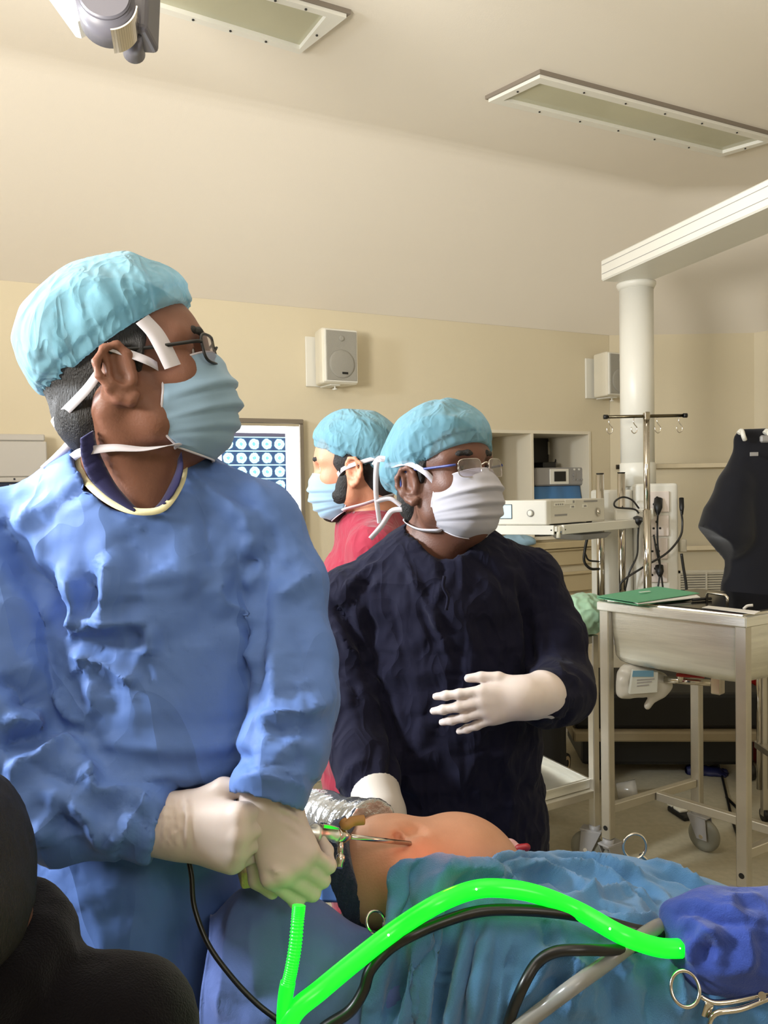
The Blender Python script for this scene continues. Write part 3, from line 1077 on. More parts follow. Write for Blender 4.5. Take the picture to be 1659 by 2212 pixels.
cord('antenna_wire', 'thin dark wire standing up behind the niche device', [bw(on_back(1233, 1008, -.2)[0], dz1 - 0.02, -0.285), bw(on_back(1241, 976, -.2)[0], dz1 + 0.075, -0.30)], 0.0018)
# tools below the niche shelf: white packs on the counter top (seen under the shelf)
nbz = zr[1]
MB_ = MB()
o = tag(nbox(MB(), NL, NR, zr[1], zr[0], 0.0, 0.05, 0.003).build('counter_lip', drm, None), 'narrow pale ledge between the niches and the drawers', 'ledge')
x0_, x1_ = on_back(1155, 1160, .06)[0], on_back(1250, 1160, .06)[0]

# ---------------------------------------------------------------- steel trolleys
def caster(mb_parent, c, ang, r=0.062, wheel='white'):
    """swivel caster: fork and wheel, c is the point on the floor under the stem"""
    d = np.array([math.cos(ang), math.sin(ang), 0])
    s_ = np.array([-d[1], d[0], 0])
    ctr = np.array(c) + d * 0.028 + np.array([0, 0, r])
    mb = MB()
    mb.cyl(np.array(c) + [0, 0, r * 2 - 0.005], np.array(c) + [0, 0, r * 2 + 0.03], 0.021, 14)
    for k in (-1, 1):
        q = s_ * 0.021 * k
        mb.prism([np.array(c) + q + d * -0.03 + [0, 0, r * 2 + 0.012], np.array(c) + q + d * 0.045 + [0, 0, r * 2 + 0.006], ctr + q + d * 0.024 + [0, 0, -0.012],
                  ctr + q - d * 0.018 + [0, 0, -0.012]], s_ * 0.004 * k, 0.001)
    mb.prism([np.array(c) + s_ * .024 * a_ + d * b__ + [0, 0, r * 2 + 0.006] for a_, b__ in ((-1, -.03), (1, -.03), (1, .05), (-1, .05))], (0, 0, 0.008), 0.002)
    f = mb.build('caster', M['grey'], mb_parent)
    mb = MB()
    mb.lathe([(0.02, -0.014), (r * 0.72, -0.014), (r * .96, -0.011), (r, -0.004), (r, 0.004), (r * .96, 0.011), (r * 0.72, 0.014), (0.02, 0.014)], ctr, s_, 28)
    mb.build('wheel', mat('grey_caster_rubber', (124, 122, 108), 0.5) if 'cr' not in M else M['cr'], f)
    MB().cyl(ctr - s_ * 0.027, ctr + s_ * 0.027, 0.008, 10).build('axle', M['chrome'], f)
    return f


M['cr'] = mat('caster_rubber', (124, 122, 108), 0.5)

# basin trolley
TZ = 1.0
Lp, Kp, Bp = P(1288, 1296, 2.81), P(1611, 1346, 2.42), P(1500, 1290, 3.07)
Lp, Kp, Bp = [np.array([p[0], p[1], 0]) for p in (Lp, Kp, Bp)]
Ap = Kp + (Bp - Lp)
o = thing('basin_trolley', 'steel basin trolley with a black lid in the right foreground', 'trolley', ((Lp + Ap) / 2)[:2].tolist() + [0])
ea, eb = unit(Kp - Lp), unit(Bp - Lp)
corners = [Lp, Kp, Ap, Bp]


def quad_in(cs, d):
    c0 = sum(cs) / 4
    e = unit(cs[1] - cs[0])
    n = unit(cs[3] - cs[0])
    return [cs[0] + e * d + n * d, cs[1] - e * d + n * d, cs[2] - e * d - n * d, cs[3] + e * d - n * d]


Z = np.array([0, 0, 1.0])
mb = MB()
A_, B_ = quad_in(corners, 0.0), quad_in(corners, 0.035)
for i in range(4):
    j = (i + 1) % 4
    mb.prism([A_[i] + Z * (TZ - 0.032), A_[j] + Z * (TZ - 0.032), B_[j] + Z * (TZ - 0.032), B_[i] + Z * (TZ - 0.032)], Z * 0.032, 0.003)
mb.build('rim', M['steel'], o)
# basin: round-cornered bowl between the legs, deeper to the right
bm = bmesh.new()
rings = []
for (d, z, cr) in ((0.024, TZ - 0.03, 0.035), (0.026, TZ - 0.10, 0.037), (0.032, TZ - 0.19, 0.04), (0.040, TZ - 0.208, 0.045), (0.055, TZ - 0.218, 0.05)):
    cs = quad_in(corners, d)
    ring = []
    for i in range(4):
        c = cs[i]
        e1_, e0_ = unit(cs[(i + 1) % 4] - c), unit(cs[i - 1] - c)
        p0, p1 = c + e0_ * cr, c + e1_ * cr
        for t in np.linspace(0, 1, 6):
            q = p0 * (1 - t) ** 2 + c * 2 * t * (1 - t) + p1 * t * t
            ring.append(bm.verts.new((q[0], q[1], z)))
    rings.append(ring)
for r0_, r1_ in zip(rings, rings[1:]):
    for k in range(24):
        f = bm.faces.new((r0_[k], r0_[(k + 1) % 24], r1_[(k + 1) % 24], r1_[k]))
        f.smooth = True
bm.faces.new(rings[-1])
bmesh.ops.recalc_face_normals(bm, faces=bm.faces)
me = bpy.data.meshes.new('basin')
bmesh.ops.translate(bm, verts=bm.verts, vec=-Vector(tuple(wloc(o))))
bm.to_mesh(me)
bm.free()
new_obj('basin', me, M['steel'], o)
LR = frame3(ea, np.cross((0, 0, 1.), ea), (0, 0, 1))
for i, c in enumerate(quad_in(corners, 0.022)):
    zl = 0.155
    MB().box(c + Z * (TZ - 0.03 + zl) / 2, (0.036, 0.036, TZ - 0.03 - zl), 0.003, LR).build('leg', M['steel_dark'], o)
    caster(o, c, (0.6, 2.4, -0.6, -0.9)[i])
cs = quad_in(corners, 0.022)


def bar(a, b, z, name='stretcher', w_=0.026, h_=0.03, parent=o, m='steel_dark'):
    d_ = unit(b - a)
    n_ = np.cross((0, 0, 1.), d_)
    MB().prism([a + n_ * w_ / 2 + Z * z, a - n_ * w_ / 2 + Z * z, b - n_ * w_ / 2 + Z * z, b + n_ * w_ / 2 + Z * z], Z * h_, 0.002).build(name, M[m], parent)


bar(cs[0] + eb * .018, cs[3] - eb * .018, 0.245)
bar(cs[1] + eb * .018, cs[2] - eb * .018, 0.245)
bar((cs[0] + cs[3]) / 2 + ea * .013, (cs[1] + cs[2]) / 2 - ea * .013, 0.245)
for c in cs[:2]:
    MB().cyl(c + Z * 0.195 - np.cross((0, 0, 1.), ea) * 0.019, c + Z * 0.195 - np.cross((0, 0, 1.), ea) * 0.0175, 0.009, 12).build('bolt', M['black'], o)
# black lid
mb = MB()
q = quad_in(corners, 0.03)
mb.prism([p + Z * TZ for p in q], Z * 0.008, 0.002)
mb.build('lid', mat('black_glass_lid', (18, 17, 16), 0.12, spec=0.6), o)
q2 = quad_in(corners, 0.024)
mb = MB()
for i in range(4):
    j = (i + 1) % 4
    q3 = quad_in(corners, 0.032)
    mb.prism([q2[i] + Z * TZ, q2[j] + Z * TZ, q3[j] + Z * TZ, q3[i] + Z * TZ], Z * 0.005)
mb.build('lid_seal', M['chrome'], o)
# lid handle
ha, hb = PZ(1527, 1298, TZ + .008), PZ(1571, 1306, TZ + .008)
mb = MB()
mb.tube([ha, ha + Z * 0.024, ha + Z * 0.03 + (hb - ha) * .08, hb + Z * 0.03 - (hb - ha) * .08, hb + Z * 0.024, hb], 0.005, 8)
mb.build('lid_handle', M['chrome'], o)
# drain valve with red lever below the basin
v0 = P(1470, 1475, 2.72)
zb_ = TZ - 0.218
mb = MB()
mid = (Lp + Ap) / 2
vb = np.array([v0[0], v0[1], 0])
mb.cyl((vb[0], vb[1], zb_ - 0.05), (vb[0], vb[1], zb_ + 0.004), 0.014, 14)
mb.cyl((vb[0] - .05, vb[1] + .02, zb_ - 0.045), (vb[0] + .12, vb[1] - .05, zb_ - 0.045), 0.012, 14)
mb.build('drain_valve', M['chrome'], o)
MB().box((vb[0] + .02, vb[1] - 0.035, zb_ - 0.02), (0.09, 0.016, 0.011), 0.003, Rz(-0.4)).build('valve_lever', M['red'], o)
a = P(1550, 1493, 2.6)
MB().box((a[0], a[1], zb_ - 0.03), (0.035, 0.035, 0.06), 0.004, LR).build('bracket', M['chrome'], o)

# instrument trolley behind the assistant
Pp = P(1285, 1840, 2.95)
Pp = np.array([Pp[0], Pp[1], 0])
da, db = unit(np.array([-.19, -.11, 0])), unit(np.array([-.126, .27, 0]))
o = thing('instrument_trolley', 'two-tier steel instrument trolley beside the navy gowned assistant', 'trolley', Pp)
la, lb = 0.72, 0.46
cs2 = [Pp, Pp + da * la, Pp + da * la + db * lb, Pp + db * lb]
TRZ = 0.86
R2 = frame3(-da, np.cross((0, 0, 1.), -da), (0, 0, 1))
for i, c in enumerate(cs2):
    MB().box(c + Z * (0.14 + TRZ) / 2, (0.03, 0.03, TRZ - 0.14), 0.003, R2).build('leg', M['steel_dark'], o)
    caster(o, c, (2.6, 0.4, -2.0, 1.1)[i])
for z, nm in ((TRZ, 'top_shelf'), (0.29, 'tray')):
    mb = MB()
    mb.prism([c + Z * (z - 0.002) for c in quad_in(cs2, 0.018)], Z * 0.004)
    if nm == 'tray':
        qi, qo = quad_in(cs2, 0.02), quad_in(cs2, 0.008)
        for i in range(4):
            j = (i + 1) % 4
            mb.prism([qo[i] + Z * z, qo[j] + Z * z, qi[j] + Z * z, qi[i] + Z * z], Z * 0.035, 0.002)
    mb.build(nm, M['steel'], o)
    for i in range(4):
        bar(cs2[i], cs2[(i + 1) % 4], z - 0.03, 'stretcher', 0.024, 0.028, o)

# second steel trolley at the right edge of the frame
o = thing('steel_stand', 'steel frame stand cut off by the right edge of the photo', 'trolley', P(1680, 1880, 2.9)[:2].tolist() + [0])
sp = [P(1648, 1700, 3.05), P(1668, 1720, 2.95)]
for i, (px, d_) in enumerate(((1640, 3.30), (1664, 3.28), (1702, 3.1), (1745, 3.3))):
    a = P(px, 1600, d_)
    MB().cyl((a[0], a[1], P(px, 1706, d_)[2] if i < 2 else 0.35), (a[0], a[1], 0.86), 0.011, 12).build('upright', M['chrome'], o)
a, b = P(1636, 1712, 3.30), P(1760, 1690, 3.2)
for z in (0.30, 0.86):
    c = [np.array([a[0], a[1] - .22, z]), np.array([b[0] + .2, a[1] - .25, z]), np.array([b[0] + .2, a[1] + .03, z]), np.array([a[0], a[1] + .03, z])]
    MB().prism(c, (0, 0, 0.03), 0.003).build('shelf', M['steel_dark'], o)
for k, (x, y) in enumerate(((a[0] + .03, a[1] - .19), (b[0] + .18, a[1] - .2), (b[0] + .17, a[1] + .0), (a[0] + .03, a[1] + .0))):
    MB().box((x, y, 0.45), (0.026, 0.026, 0.85), 0.002).build('leg', M['steel_dark'], o)
    MB().cyl((x - .01, y, 0.028), (x + .01, y, 0.028), 0.028, 14).build('wheel', M['black'], o)

# ---------------------------------------------------------------- things on the trolleys
# green folder
fz = TZ + 0.009
FA, FB, FC, FD = PZ(1289, 1292, fz), PZ(1378, 1308, fz), PZ(1511, 1292, fz), PZ(1420, 1276, fz)
grm = mat('green_card', (92, 158, 120), 0.7, vary=0.04, vscale=20)
o = thing('folder', 'green card folder lying on the black trolley lid', 'folder', (FA + FC) / 2)
MB().prism([FA, FB, FC, FD], Z * 0.0025).build('back_cover', grm, o)
lift = np.array([0, 0, 0.016])
MB().prism([FA + lift * .35, FB + lift * .55, FC + lift, FD + lift * .9], Z * 0.002).build('front_cover', grm, o)
pw = mat('white_paper', (226, 222, 216), 0.8)
c_ = (FA + FB + FC + FD) / 4
MB().prism([FB + (FC - FB) * .0 + Z * .004, FB + (FC - FB) * .92 + (FC - FD) * .12 + Z * .006, FB + (FC - FB) * .95 + Z * .010, FB + (FC - FB) * .05 + (FA - FB) * .2 + Z * .005], Z * 0.003).build('paper', pw, o)
s0 = c_ + lift + Z * 0.003
u_, v_ = unit(FC - FB), unit(FA - FB)
MB().prism([s0 + u_ * -.02 + v_ * .015, s0 + u_ * .03 + v_ * .015, s0 + u_ * .03 + v_ * .026, s0 + u_ * -.02 + v_ * .026], Z * 0.0006).build('sticker', pw, o)
# white paper slip
a, b, c, d = PZ(1516, 1313, fz), PZ(1530, 1309, fz), PZ(1642, 1321, fz), PZ(1630, 1327, fz)
o = tag(MB().prism([a, d, c, b], Z * 0.0012).build('paper_slip', pw, None), 'narrow white paper slip beside the lid handle', 'paper')
p = PZ(1606, 1316, fz)
tag(MB().tube(smooth_path([p, p + np.array([0.012, 0.0, 0.010]), p + np.array([0.03, 0, 0.012])], 4), 0.002, 6, flat=2.5).build('paper_curl', pw, o), None)
# pen lying under the folder edge
a, b = PZ(1495, 1299, fz), PZ(1536, 1296, fz)
tag(MB().cyl(a + Z * .005, b + Z * .005, 0.005, 10).build('pen', M['black'], None), 'black pen lying by the lid handle at the folder edge', 'pen')

# ---------------------------------------------------------------- big dark bed base behind the trolleys
o = thing('patient_trolley', 'low wheeled bed with black mattress behind the steel trolleys', 'bed', (1.25, 3.95, 0))
mb = MB()
mb.box((1.34, 3.95, 0.345), (0.90, 0.55, 0.17), 0.02, Rz(-0.06), 2)
mb.build('mattress', mat('black_mattress', (12, 11, 11), 0.6), o)
MB().box((1.34, 3.93, 0.235), (0.92, 0.57, 0.05), 0.01, Rz(-0.06), 2).build('frame', mat('bed_frame', (150, 136, 108), 0.5), o)
MB().box((1.34, 3.97, 0.135), (0.8, 0.42, 0.15), 0.02, Rz(-0.06), 2).build('lift_base', M['black'], o)
for x, y in ((1.02, 3.76), (1.70, 3.72), (1.02, 4.15), (1.72, 4.1)):
    MB().cyl((x, y, 0.06), (x, y, 0.22), 0.02, 12).build('leg', M['black'], o)
    MB().cyl((x - .02, y, 0.04), (x + .02, y, 0.04), 0.04, 16).build('caster', M['black'], o)

# red bin
a = P(1650, 1640, 4.0)
o = thing('waste_bin', 'red plastic waste bin at the right edge behind the stand', 'bin', (a[0], a[1], 0))
MB().lathe([(0.11, 0.003), (0.125, 0.02), (0.145, 0.42), (0.15, 0.43), (0.15, 0.45)], (a[0] + .06, a[1], 0), (0, 0, 1), 24).build('body', M['red'], o)
MB().lathe([(0.152, 0.45), (0.152, 0.47), (0.10, 0.50), (0, 0.51)], (a[0] + .06, a[1], 0), (0, 0, 1), 24).build('lid', M['red'], o)

# black machine on wheels half hidden behind the assistant
a = P(1212, 1600, 3.30)
o = thing('wheeled_case', 'black wheeled machine case behind the instrument trolley', 'case', (a[0], a[1], 0))
ctr = np.array([P(1150, 1600, 3.45)[0], 3.64, 0])
MB().box(ctr + Z * 0.42, (0.34, 0.30, 0.60), 0.03, seg=3).build('body', mat('black_case', (14, 13, 13), 0.5), o)
wq = P(1240, 1633, 3.35)
for s_ in (0, 1):
    q = ctr + np.array([0.165, -0.10 + s_ * .22, 0.16])
    MB().lathe([(0.02, -0.012), (0.045, -0.012), (0.048, 0), (0.045, 0.012), (0.02, 0.012)], q, (0.8, -0.6, 0), 20).lathe([(0.02, .0), (0.018, .014), (0, .014)], q, (0.8, -.6, 0), 14).build('wheel', M['black'], o)
    MB().cyl(q + np.array([.8, -.6, 0]) * .011, q + np.array([.8, -.6, 0]) * .0135, 0.034, 18).build('hub', mat('hub_beige', (150, 132, 104), 0.5), o)
    q = ctr + np.array([-0.12, -0.10 + s_ * .2, 0.06])
    MB().cyl(q - np.array([.012, 0, 0]), q + np.array([.012, 0, 0]), 0.06, 16).build('caster', M['black'], o)

# ---------------------------------------------------------------- odds and ends on the floor
def floor_p(px, py, z=0.0):
    return PZ(px, py, z)


cord('floor_cable', 'black cable trailing over the floor past the blue glove', [floor_p(1530, 1600, .006), floor_p(1542, 1625, .006), floor_p(1556, 1662, .006), floor_p(1568, 1712, .006), floor_p(1585, 1782, .006), floor_p(1606, 1830, .006)], 0.006)
cord('floor_cable', 'short black cable forking off towards the right trolley leg', [floor_p(1569, 1722, .006), floor_p(1585, 1738, .006), floor_p(1600, 1754, .006)], 0.006)
# foot switch
a, b = floor_p(1467, 1745), floor_p(1480, 1770)
o = thing('foot_switch', 'small white foot switch on the floor under the basin trolley', 'foot switch', floor_p(1470, 1765))
c = floor_p(1470, 1762)
MB().box(c + Z * 0.012, (0.05, 0.12, 0.022), 0.006, Rz(0.25), 2).build('base', M['black'], o)
MB().box(c + Z * 0.030, (0.042, 0.05, 0.016), 0.006, Rz(0.25), 2).build('pedal', M['offwhite'], o)
MB().box(c + Z * 0.030 + np.array([-.012, .055, 0]), (0.04, 0.04, 0.018), 0.006, Rz(0.25), 2).build('pedal', M['offwhite'], o)
# crumpled clear cup on floor
o = thing('plastic_cup', 'crumpled clear plastic cup on the floor behind the trolley leg', 'cup', floor_p(1352, 1728))
clr = mat('clear_plastic', (226, 222, 212), 0.15, trans=0.6)
bm = MB()
c = floor_p(1352, 1726)
bm.lathe([(0.03, 0), (0.034, 0.002), (0.042, 0.06), (0.047, 0.085), (0.045, 0.085), (0.039, 0.058), (0.031, 0.006), (0, 0.006)], c + np.array([-0.04, 0, 0.036]), (0.95, -0.2, 0.12), 18)
bm.build('cup_body', clr, o)
# steel clamp ring standing up over the drape edge and one at the near drape are made with the instruments
# ---------------------------------------------------------------- sculpting: signed distance shapes blended smoothly, then meshed
class Field:
    def __init__(self, lo, hi, step, fine=()):
        """fine: list of (lo3, hi3, step) boxes whose axis ranges get a smaller step"""
        self.ax = []
        for k in range(3):
            cuts = [(lo[k], hi[k], step)] + [(f[0][k], f[1][k], f[2]) for f in fine]
            x, xs = lo[k], [lo[k]]
            while x < hi[k]:
                s = min([c[2] for c in cuts if c[0] - 1e-9 <= x <= c[1]])
                x += s
                xs.append(x)
            self.ax.append(np.array(xs, dtype=np.float32))
        self.F = np.full([len(a) for a in self.ax], 0.2, dtype=np.float32)

    def sub(self, lo, hi):
        sl = []
        for k in range(3):
            i0 = max(0, int(np.searchsorted(self.ax[k], lo[k])) - 1)
            i1 = min(len(self.ax[k]), int(np.searchsorted(self.ax[k], hi[k])) + 1)
            if i1 <= i0:
                return None, None
            sl.append(slice(i0, i1))
        X = self.ax[0][sl[0]][:, None, None]
        Y = self.ax[1][sl[1]][None, :, None]
        Zz = self.ax[2][sl[2]][None, None, :]
        return tuple(sl), (X, Y, Zz)

    def union(self, fn, lo, hi, k=0.02):
        m = k + 0.02
        sl, g = self.sub(np.array(lo) - m, np.array(hi) + m)
        if sl is None:
            return self
        d = fn(*g).astype(np.float32)
        a = self.F[sl]
        if k > 0:
            h = np.maximum(k - np.abs(a - d), 0) / k
            self.F[sl] = np.minimum(a, d) - h * h * k * 0.25
        else:
            self.F[sl] = np.minimum(a, d)
        return self

    def carve(self, fn, lo, hi, k=0.01):
        sl, g = self.sub(np.array(lo) - k - .02, np.array(hi) + k + .02)
        if sl is None:
            return self
        d = -fn(*g).astype(np.float32)
        a = self.F[sl]
        h = np.maximum(k - np.abs(a - d), 0) / max(k, 1e-6)
        self.F[sl] = np.maximum(a, d) + h * h * k * 0.25
        return self

    def cone(self, a, b, ra, rb, k=0.02, flat=None):
        a, b = np.array(a, float), np.array(b, float)
        lo = np.minimum(a - max(ra, rb), b - max(ra, rb))
        hi = np.maximum(a + max(ra, rb), b + max(ra, rb))
        return self.union(sd_cone(a, b, ra, rb, flat), lo, hi, k)

    def chain(self, pts, rs, k=0.01):
        for i in range(len(pts) - 1):
            self.cone(pts[i], pts[i + 1], rs[i], rs[i + 1], k)
        return self

    def ell(self, c, r, R=None, k=0.02):
        r = np.array(r, float)
        m = max(r) if R is not None else r
        c = np.array(c, float)
        return self.union(sd_ell(c, r, R), c - m, c + m, k)

    def cut_ell(self, c, r, R=None, k=0.01):
        c = np.array(c, float)
        m = max(r)
        return self.carve(sd_ell(c, np.array(r, float), R), c - m, c + m, k)

    def cut_cone(self, a, b, ra, rb, k=0.01):
        a, b = np.array(a, float), np.array(b, float)
        m = max(ra, rb)
        return self.carve(sd_cone(a, b, ra, rb), np.minimum(a, b) - m, np.maximum(a, b) + m, k)

    def plane(self, p, n, k=0.004):
        """keep the side the normal points away from"""
        n = unit(n)
        X, Y, Zz = self.ax[0][:, None, None], self.ax[1][None, :, None], self.ax[2][None, None, :]
        d = ((X - p[0]) * n[0] + (Y - p[1]) * n[1] + (Zz - p[2]) * n[2]).astype(np.float32)
        self.F = np.maximum(self.F, d)
        return self

    def fold(self, pts, amp, wd):
        """press a fold along a line into the surface (amp > 0 raises a ridge)"""
        pts = np.array(pts, float)
        for_w = 3.0 * wd
        sl, g = self.sub(pts.min(0) - for_w, pts.max(0) + for_w)
        if sl is None:
            return self
        d = None
        n = len(pts) - 1
        L = 0
        for i in range(n):
            e = sd_cone(pts[i], pts[i + 1], 0, 0)(*g)
            d = e if d is None else np.minimum(d, e)
        self.F[sl] -= (amp * np.exp(-(d / wd) ** 2)).astype(np.float32)
        return self

    def noise(self, fn):
        """add fn(X, Y, Z) near the surface"""
        idx = np.argwhere(np.abs(self.F) < 0.03)
        i, j, k = idx[:, 0], idx[:, 1], idx[:, 2]
        v = fn(self.ax[0][i], self.ax[1][j], self.ax[2][k])
        self.F[i, j, k] -= v.astype(np.float32)
        return self

    def at(self, pts):
        """trilinear field value"""
        p = np.asarray(pts)
        ii, ff = [], []
        for k in range(3):
            a = self.ax[k]
            i = np.clip(np.searchsorted(a, p[:, k]) - 1, 0, len(a) - 2)
            ii.append(i)
            ff.append(np.clip((p[:, k] - a[i]) / (a[i + 1] - a[i]), 0, 1))
        out = 0
        for dx in (0, 1):
            for dy in (0, 1):
                for dz in (0, 1):
                    wgt = (ff[0] if dx else 1 - ff[0]) * (ff[1] if dy else 1 - ff[1]) * (ff[2] if dz else 1 - ff[2])
                    out = out + wgt * self.F[ii[0] + dx, ii[1] + dy, ii[2] + dz]
        return out

    def trace(self, px, py, d0=0.3, d1=2.6):
        """first surface point on the sight line of a photograph pixel"""
        dd = np.arange(d0, d1, 0.004)
        pts = np.array([P(px, py, 1.0) - CAM_POS]) * dd[:, None] + CAM_POS
        inside = np.ones(len(pts), bool)
        for k in range(3):
            inside &= (pts[:, k] > self.ax[k][0]) & (pts[:, k] < self.ax[k][-1])
        v = np.where(inside, self.at(pts), 1.0)
        h = np.argmax(v < 0.002)
        if v[h] >= 0.002:
            h = int(np.argmin(v))
        return pts[h]

    def line(self, pix, n=5):
        """surface line through photograph pixels"""
        p = np.array(pix, float)
        if len(p) > 2:
            p = smooth_path(np.c_[p, np.zeros(len(p))], n)[:, :2]
        else:
            p = np.array([p[0] * (1 - t) + p[1] * t for t in np.linspace(0, 1, 5)])
        return np.array([self.trace(*q) for q in p])

    def mesh(self):
        F = self.F
        s = F < 0
        nx, ny, nz = F.shape
        cells = np.zeros((nx - 1, ny - 1, nz - 1), dtype=np.int8)
        for dx in (0, 1):
            for dy in (0, 1):
                for dz in (0, 1):
                    cells += s[dx:nx - 1 + dx, dy:ny - 1 + dy, dz:nz - 1 + dz]
        act = (cells > 0) & (cells < 8)
        idx = np.argwhere(act)
        ids = np.full(act.shape, -1, dtype=np.int32)
        ids[act] = np.arange(len(idx))
        acc = np.zeros((len(idx), 3))
        cnt = np.zeros(len(idx))
        I, J, K = idx[:, 0], idx[:, 1], idx[:, 2]
        for axis in range(3):
            for o1 in (0, 1):
                for o2 in (0, 1):
                    off = [0, 0, 0]
                    oth = [k for k in range(3) if k != axis]
                    off[oth[0]], off[oth[1]] = o1, o2
                    a = F[I + off[0], J + off[1], K + off[2]]
                    off2 = list(off)
                    off2[axis] = 1
                    b = F[I + off2[0], J + off2[1], K + off2[2]]
                    cr = (a < 0) != (b < 0)
                    t = np.where(cr, a / np.where(cr, a - b, 1), 0)
                    c = [(self.ax[k][idx[:, k] + off[k]]).astype(float) for k in range(3)]
                    c[axis] = self.ax[axis][idx[:, axis]] * (1 - t) + self.ax[axis][idx[:, axis] + 1] * t
                    for k in range(3):
                        acc[:, k] += np.where(cr, c[k], 0)
                    cnt += cr
        V = acc / cnt[:, None]
        Q = []
        for axis in range(3):
            o1, o2 = [(1, 2), (2, 0), (0, 1)][axis]
            sl_a = [slice(None)] * 3
            sl_b = [slice(None)] * 3
            sl_a[axis], sl_b[axis] = slice(0, -1), slice(1, None)
            a, b = s[tuple(sl_a)], s[tuple(sl_b)]
            cr = np.argwhere(a != b)
            ok = (cr[:, o1] > 0) & (cr[:, o2] > 0) & (cr[:, o1] < F.shape[o1] - 1) & (cr[:, o2] < F.shape[o2] - 1)
            cr = cr[ok]
            sa = a[cr[:, 0], cr[:, 1], cr[:, 2]]

            def cid(d1, d2):
                c = cr.copy()
                c[:, o1] -= d1
                c[:, o2] -= d2
                return ids[c[:, 0], c[:, 1], c[:, 2]]
            q = np.stack([cid(1, 1), cid(0, 1), cid(0, 0), cid(1, 0)], 1)
            q[~sa] = q[~sa][:, ::-1]
            Q.append(q)
        Q = np.vstack(Q)
        Q = Q[(Q >= 0).all(1)]
        return V, Q


def sd_cone(a, b, ra, rb, flat=None):
    a, b = np.array(a, float), np.array(b, float)
    ba = b - a
    L2 = max(float(ba @ ba), 1e-12)

    def f(X, Y, Zz):
        x, y, z = X - a[0], Y - a[1], Zz - a[2]
        t = np.clip((x * ba[0] + y * ba[1] + z * ba[2]) / L2, 0, 1)
        x, y, z = x - t * ba[0], y - t * ba[1], z - t * ba[2]
        if flat is not None:
            n, s_ = flat
            q = (x * n[0] + y * n[1] + z * n[2]) * (s_ - 1)
            x, y, z = x + q * n[0], y + q * n[1], z + q * n[2]
        return np.sqrt(x * x + y * y + z * z) - (ra + t * (rb - ra))
    return f


def sd_ell(c, r, R=None):
    def f(X, Y, Zz):
        x, y, z = X - c[0], Y - c[1], Zz - c[2]
        if R is not None:
            x, y, z = (x * R[0][0] + y * R[1][0] + z * R[2][0], x * R[0][1] + y * R[1][1] + z * R[2][1],
                       x * R[0][2] + y * R[1][2] + z * R[2][2])
        k0 = np.sqrt((x / r[0]) ** 2 + (y / r[1]) ** 2 + (z / r[2]) ** 2)
        k1 = np.sqrt((x / r[0] ** 2) ** 2 + (y / r[1] ** 2) ** 2 + (z / r[2] ** 2) ** 2) + 1e-9
        return k0 * (k0 - 1) / k1
    return f


_rng = np.random.RandomState(7)
_LAT = _rng.rand(32, 32, 32).astype(np.float32) * 2 - 1


def vnoise(x, y, z, seed=0):
    """smooth value noise, -1..1"""
    x, y, z = np.asarray(x) + seed * 7.31, np.asarray(y) + seed * 3.77, np.asarray(z) + seed * 5.13
    i, j, k = np.floor(x).astype(int), np.floor(y).astype(int), np.floor(z).astype(int)
    fx, fy, fz = x - i, y - j, z - k
    fx, fy, fz = fx * fx * (3 - 2 * fx), fy * fy * (3 - 2 * fy), fz * fz * (3 - 2 * fz)
    out = 0
    for dx in (0, 1):
        for dy in (0, 1):
            for dz in (0, 1):
                wgt = (fx if dx else 1 - fx) * (fy if dy else 1 - fy) * (fz if dz else 1 - fz)
                out = out + wgt * _LAT[(i + dx) & 31, (j + dy) & 31, (k + dz) & 31]
    return out


def ridged(x, y, z, seed=0):
    return 1.0 - 2.0 * np.abs(vnoise(x, y, z, seed))


def vnormals(V, Q):
    a, b, c = V[Q[:, 0]], V[Q[:, 1]], V[Q[:, 2]]
    n = np.cross(b - a, c - a)
    if Q.shape[1] == 4:
        d = V[Q[:, 3]]
        n = np.cross(c - a, d - b)
    N = np.zeros_like(V)
    for k in range(3):
        for col in range(Q.shape[1]):
            N[:, k] += np.bincount(Q[:, col], n[:, k], len(V))
    return N / (np.linalg.norm(N, axis=1)[:, None] + 1e-12)


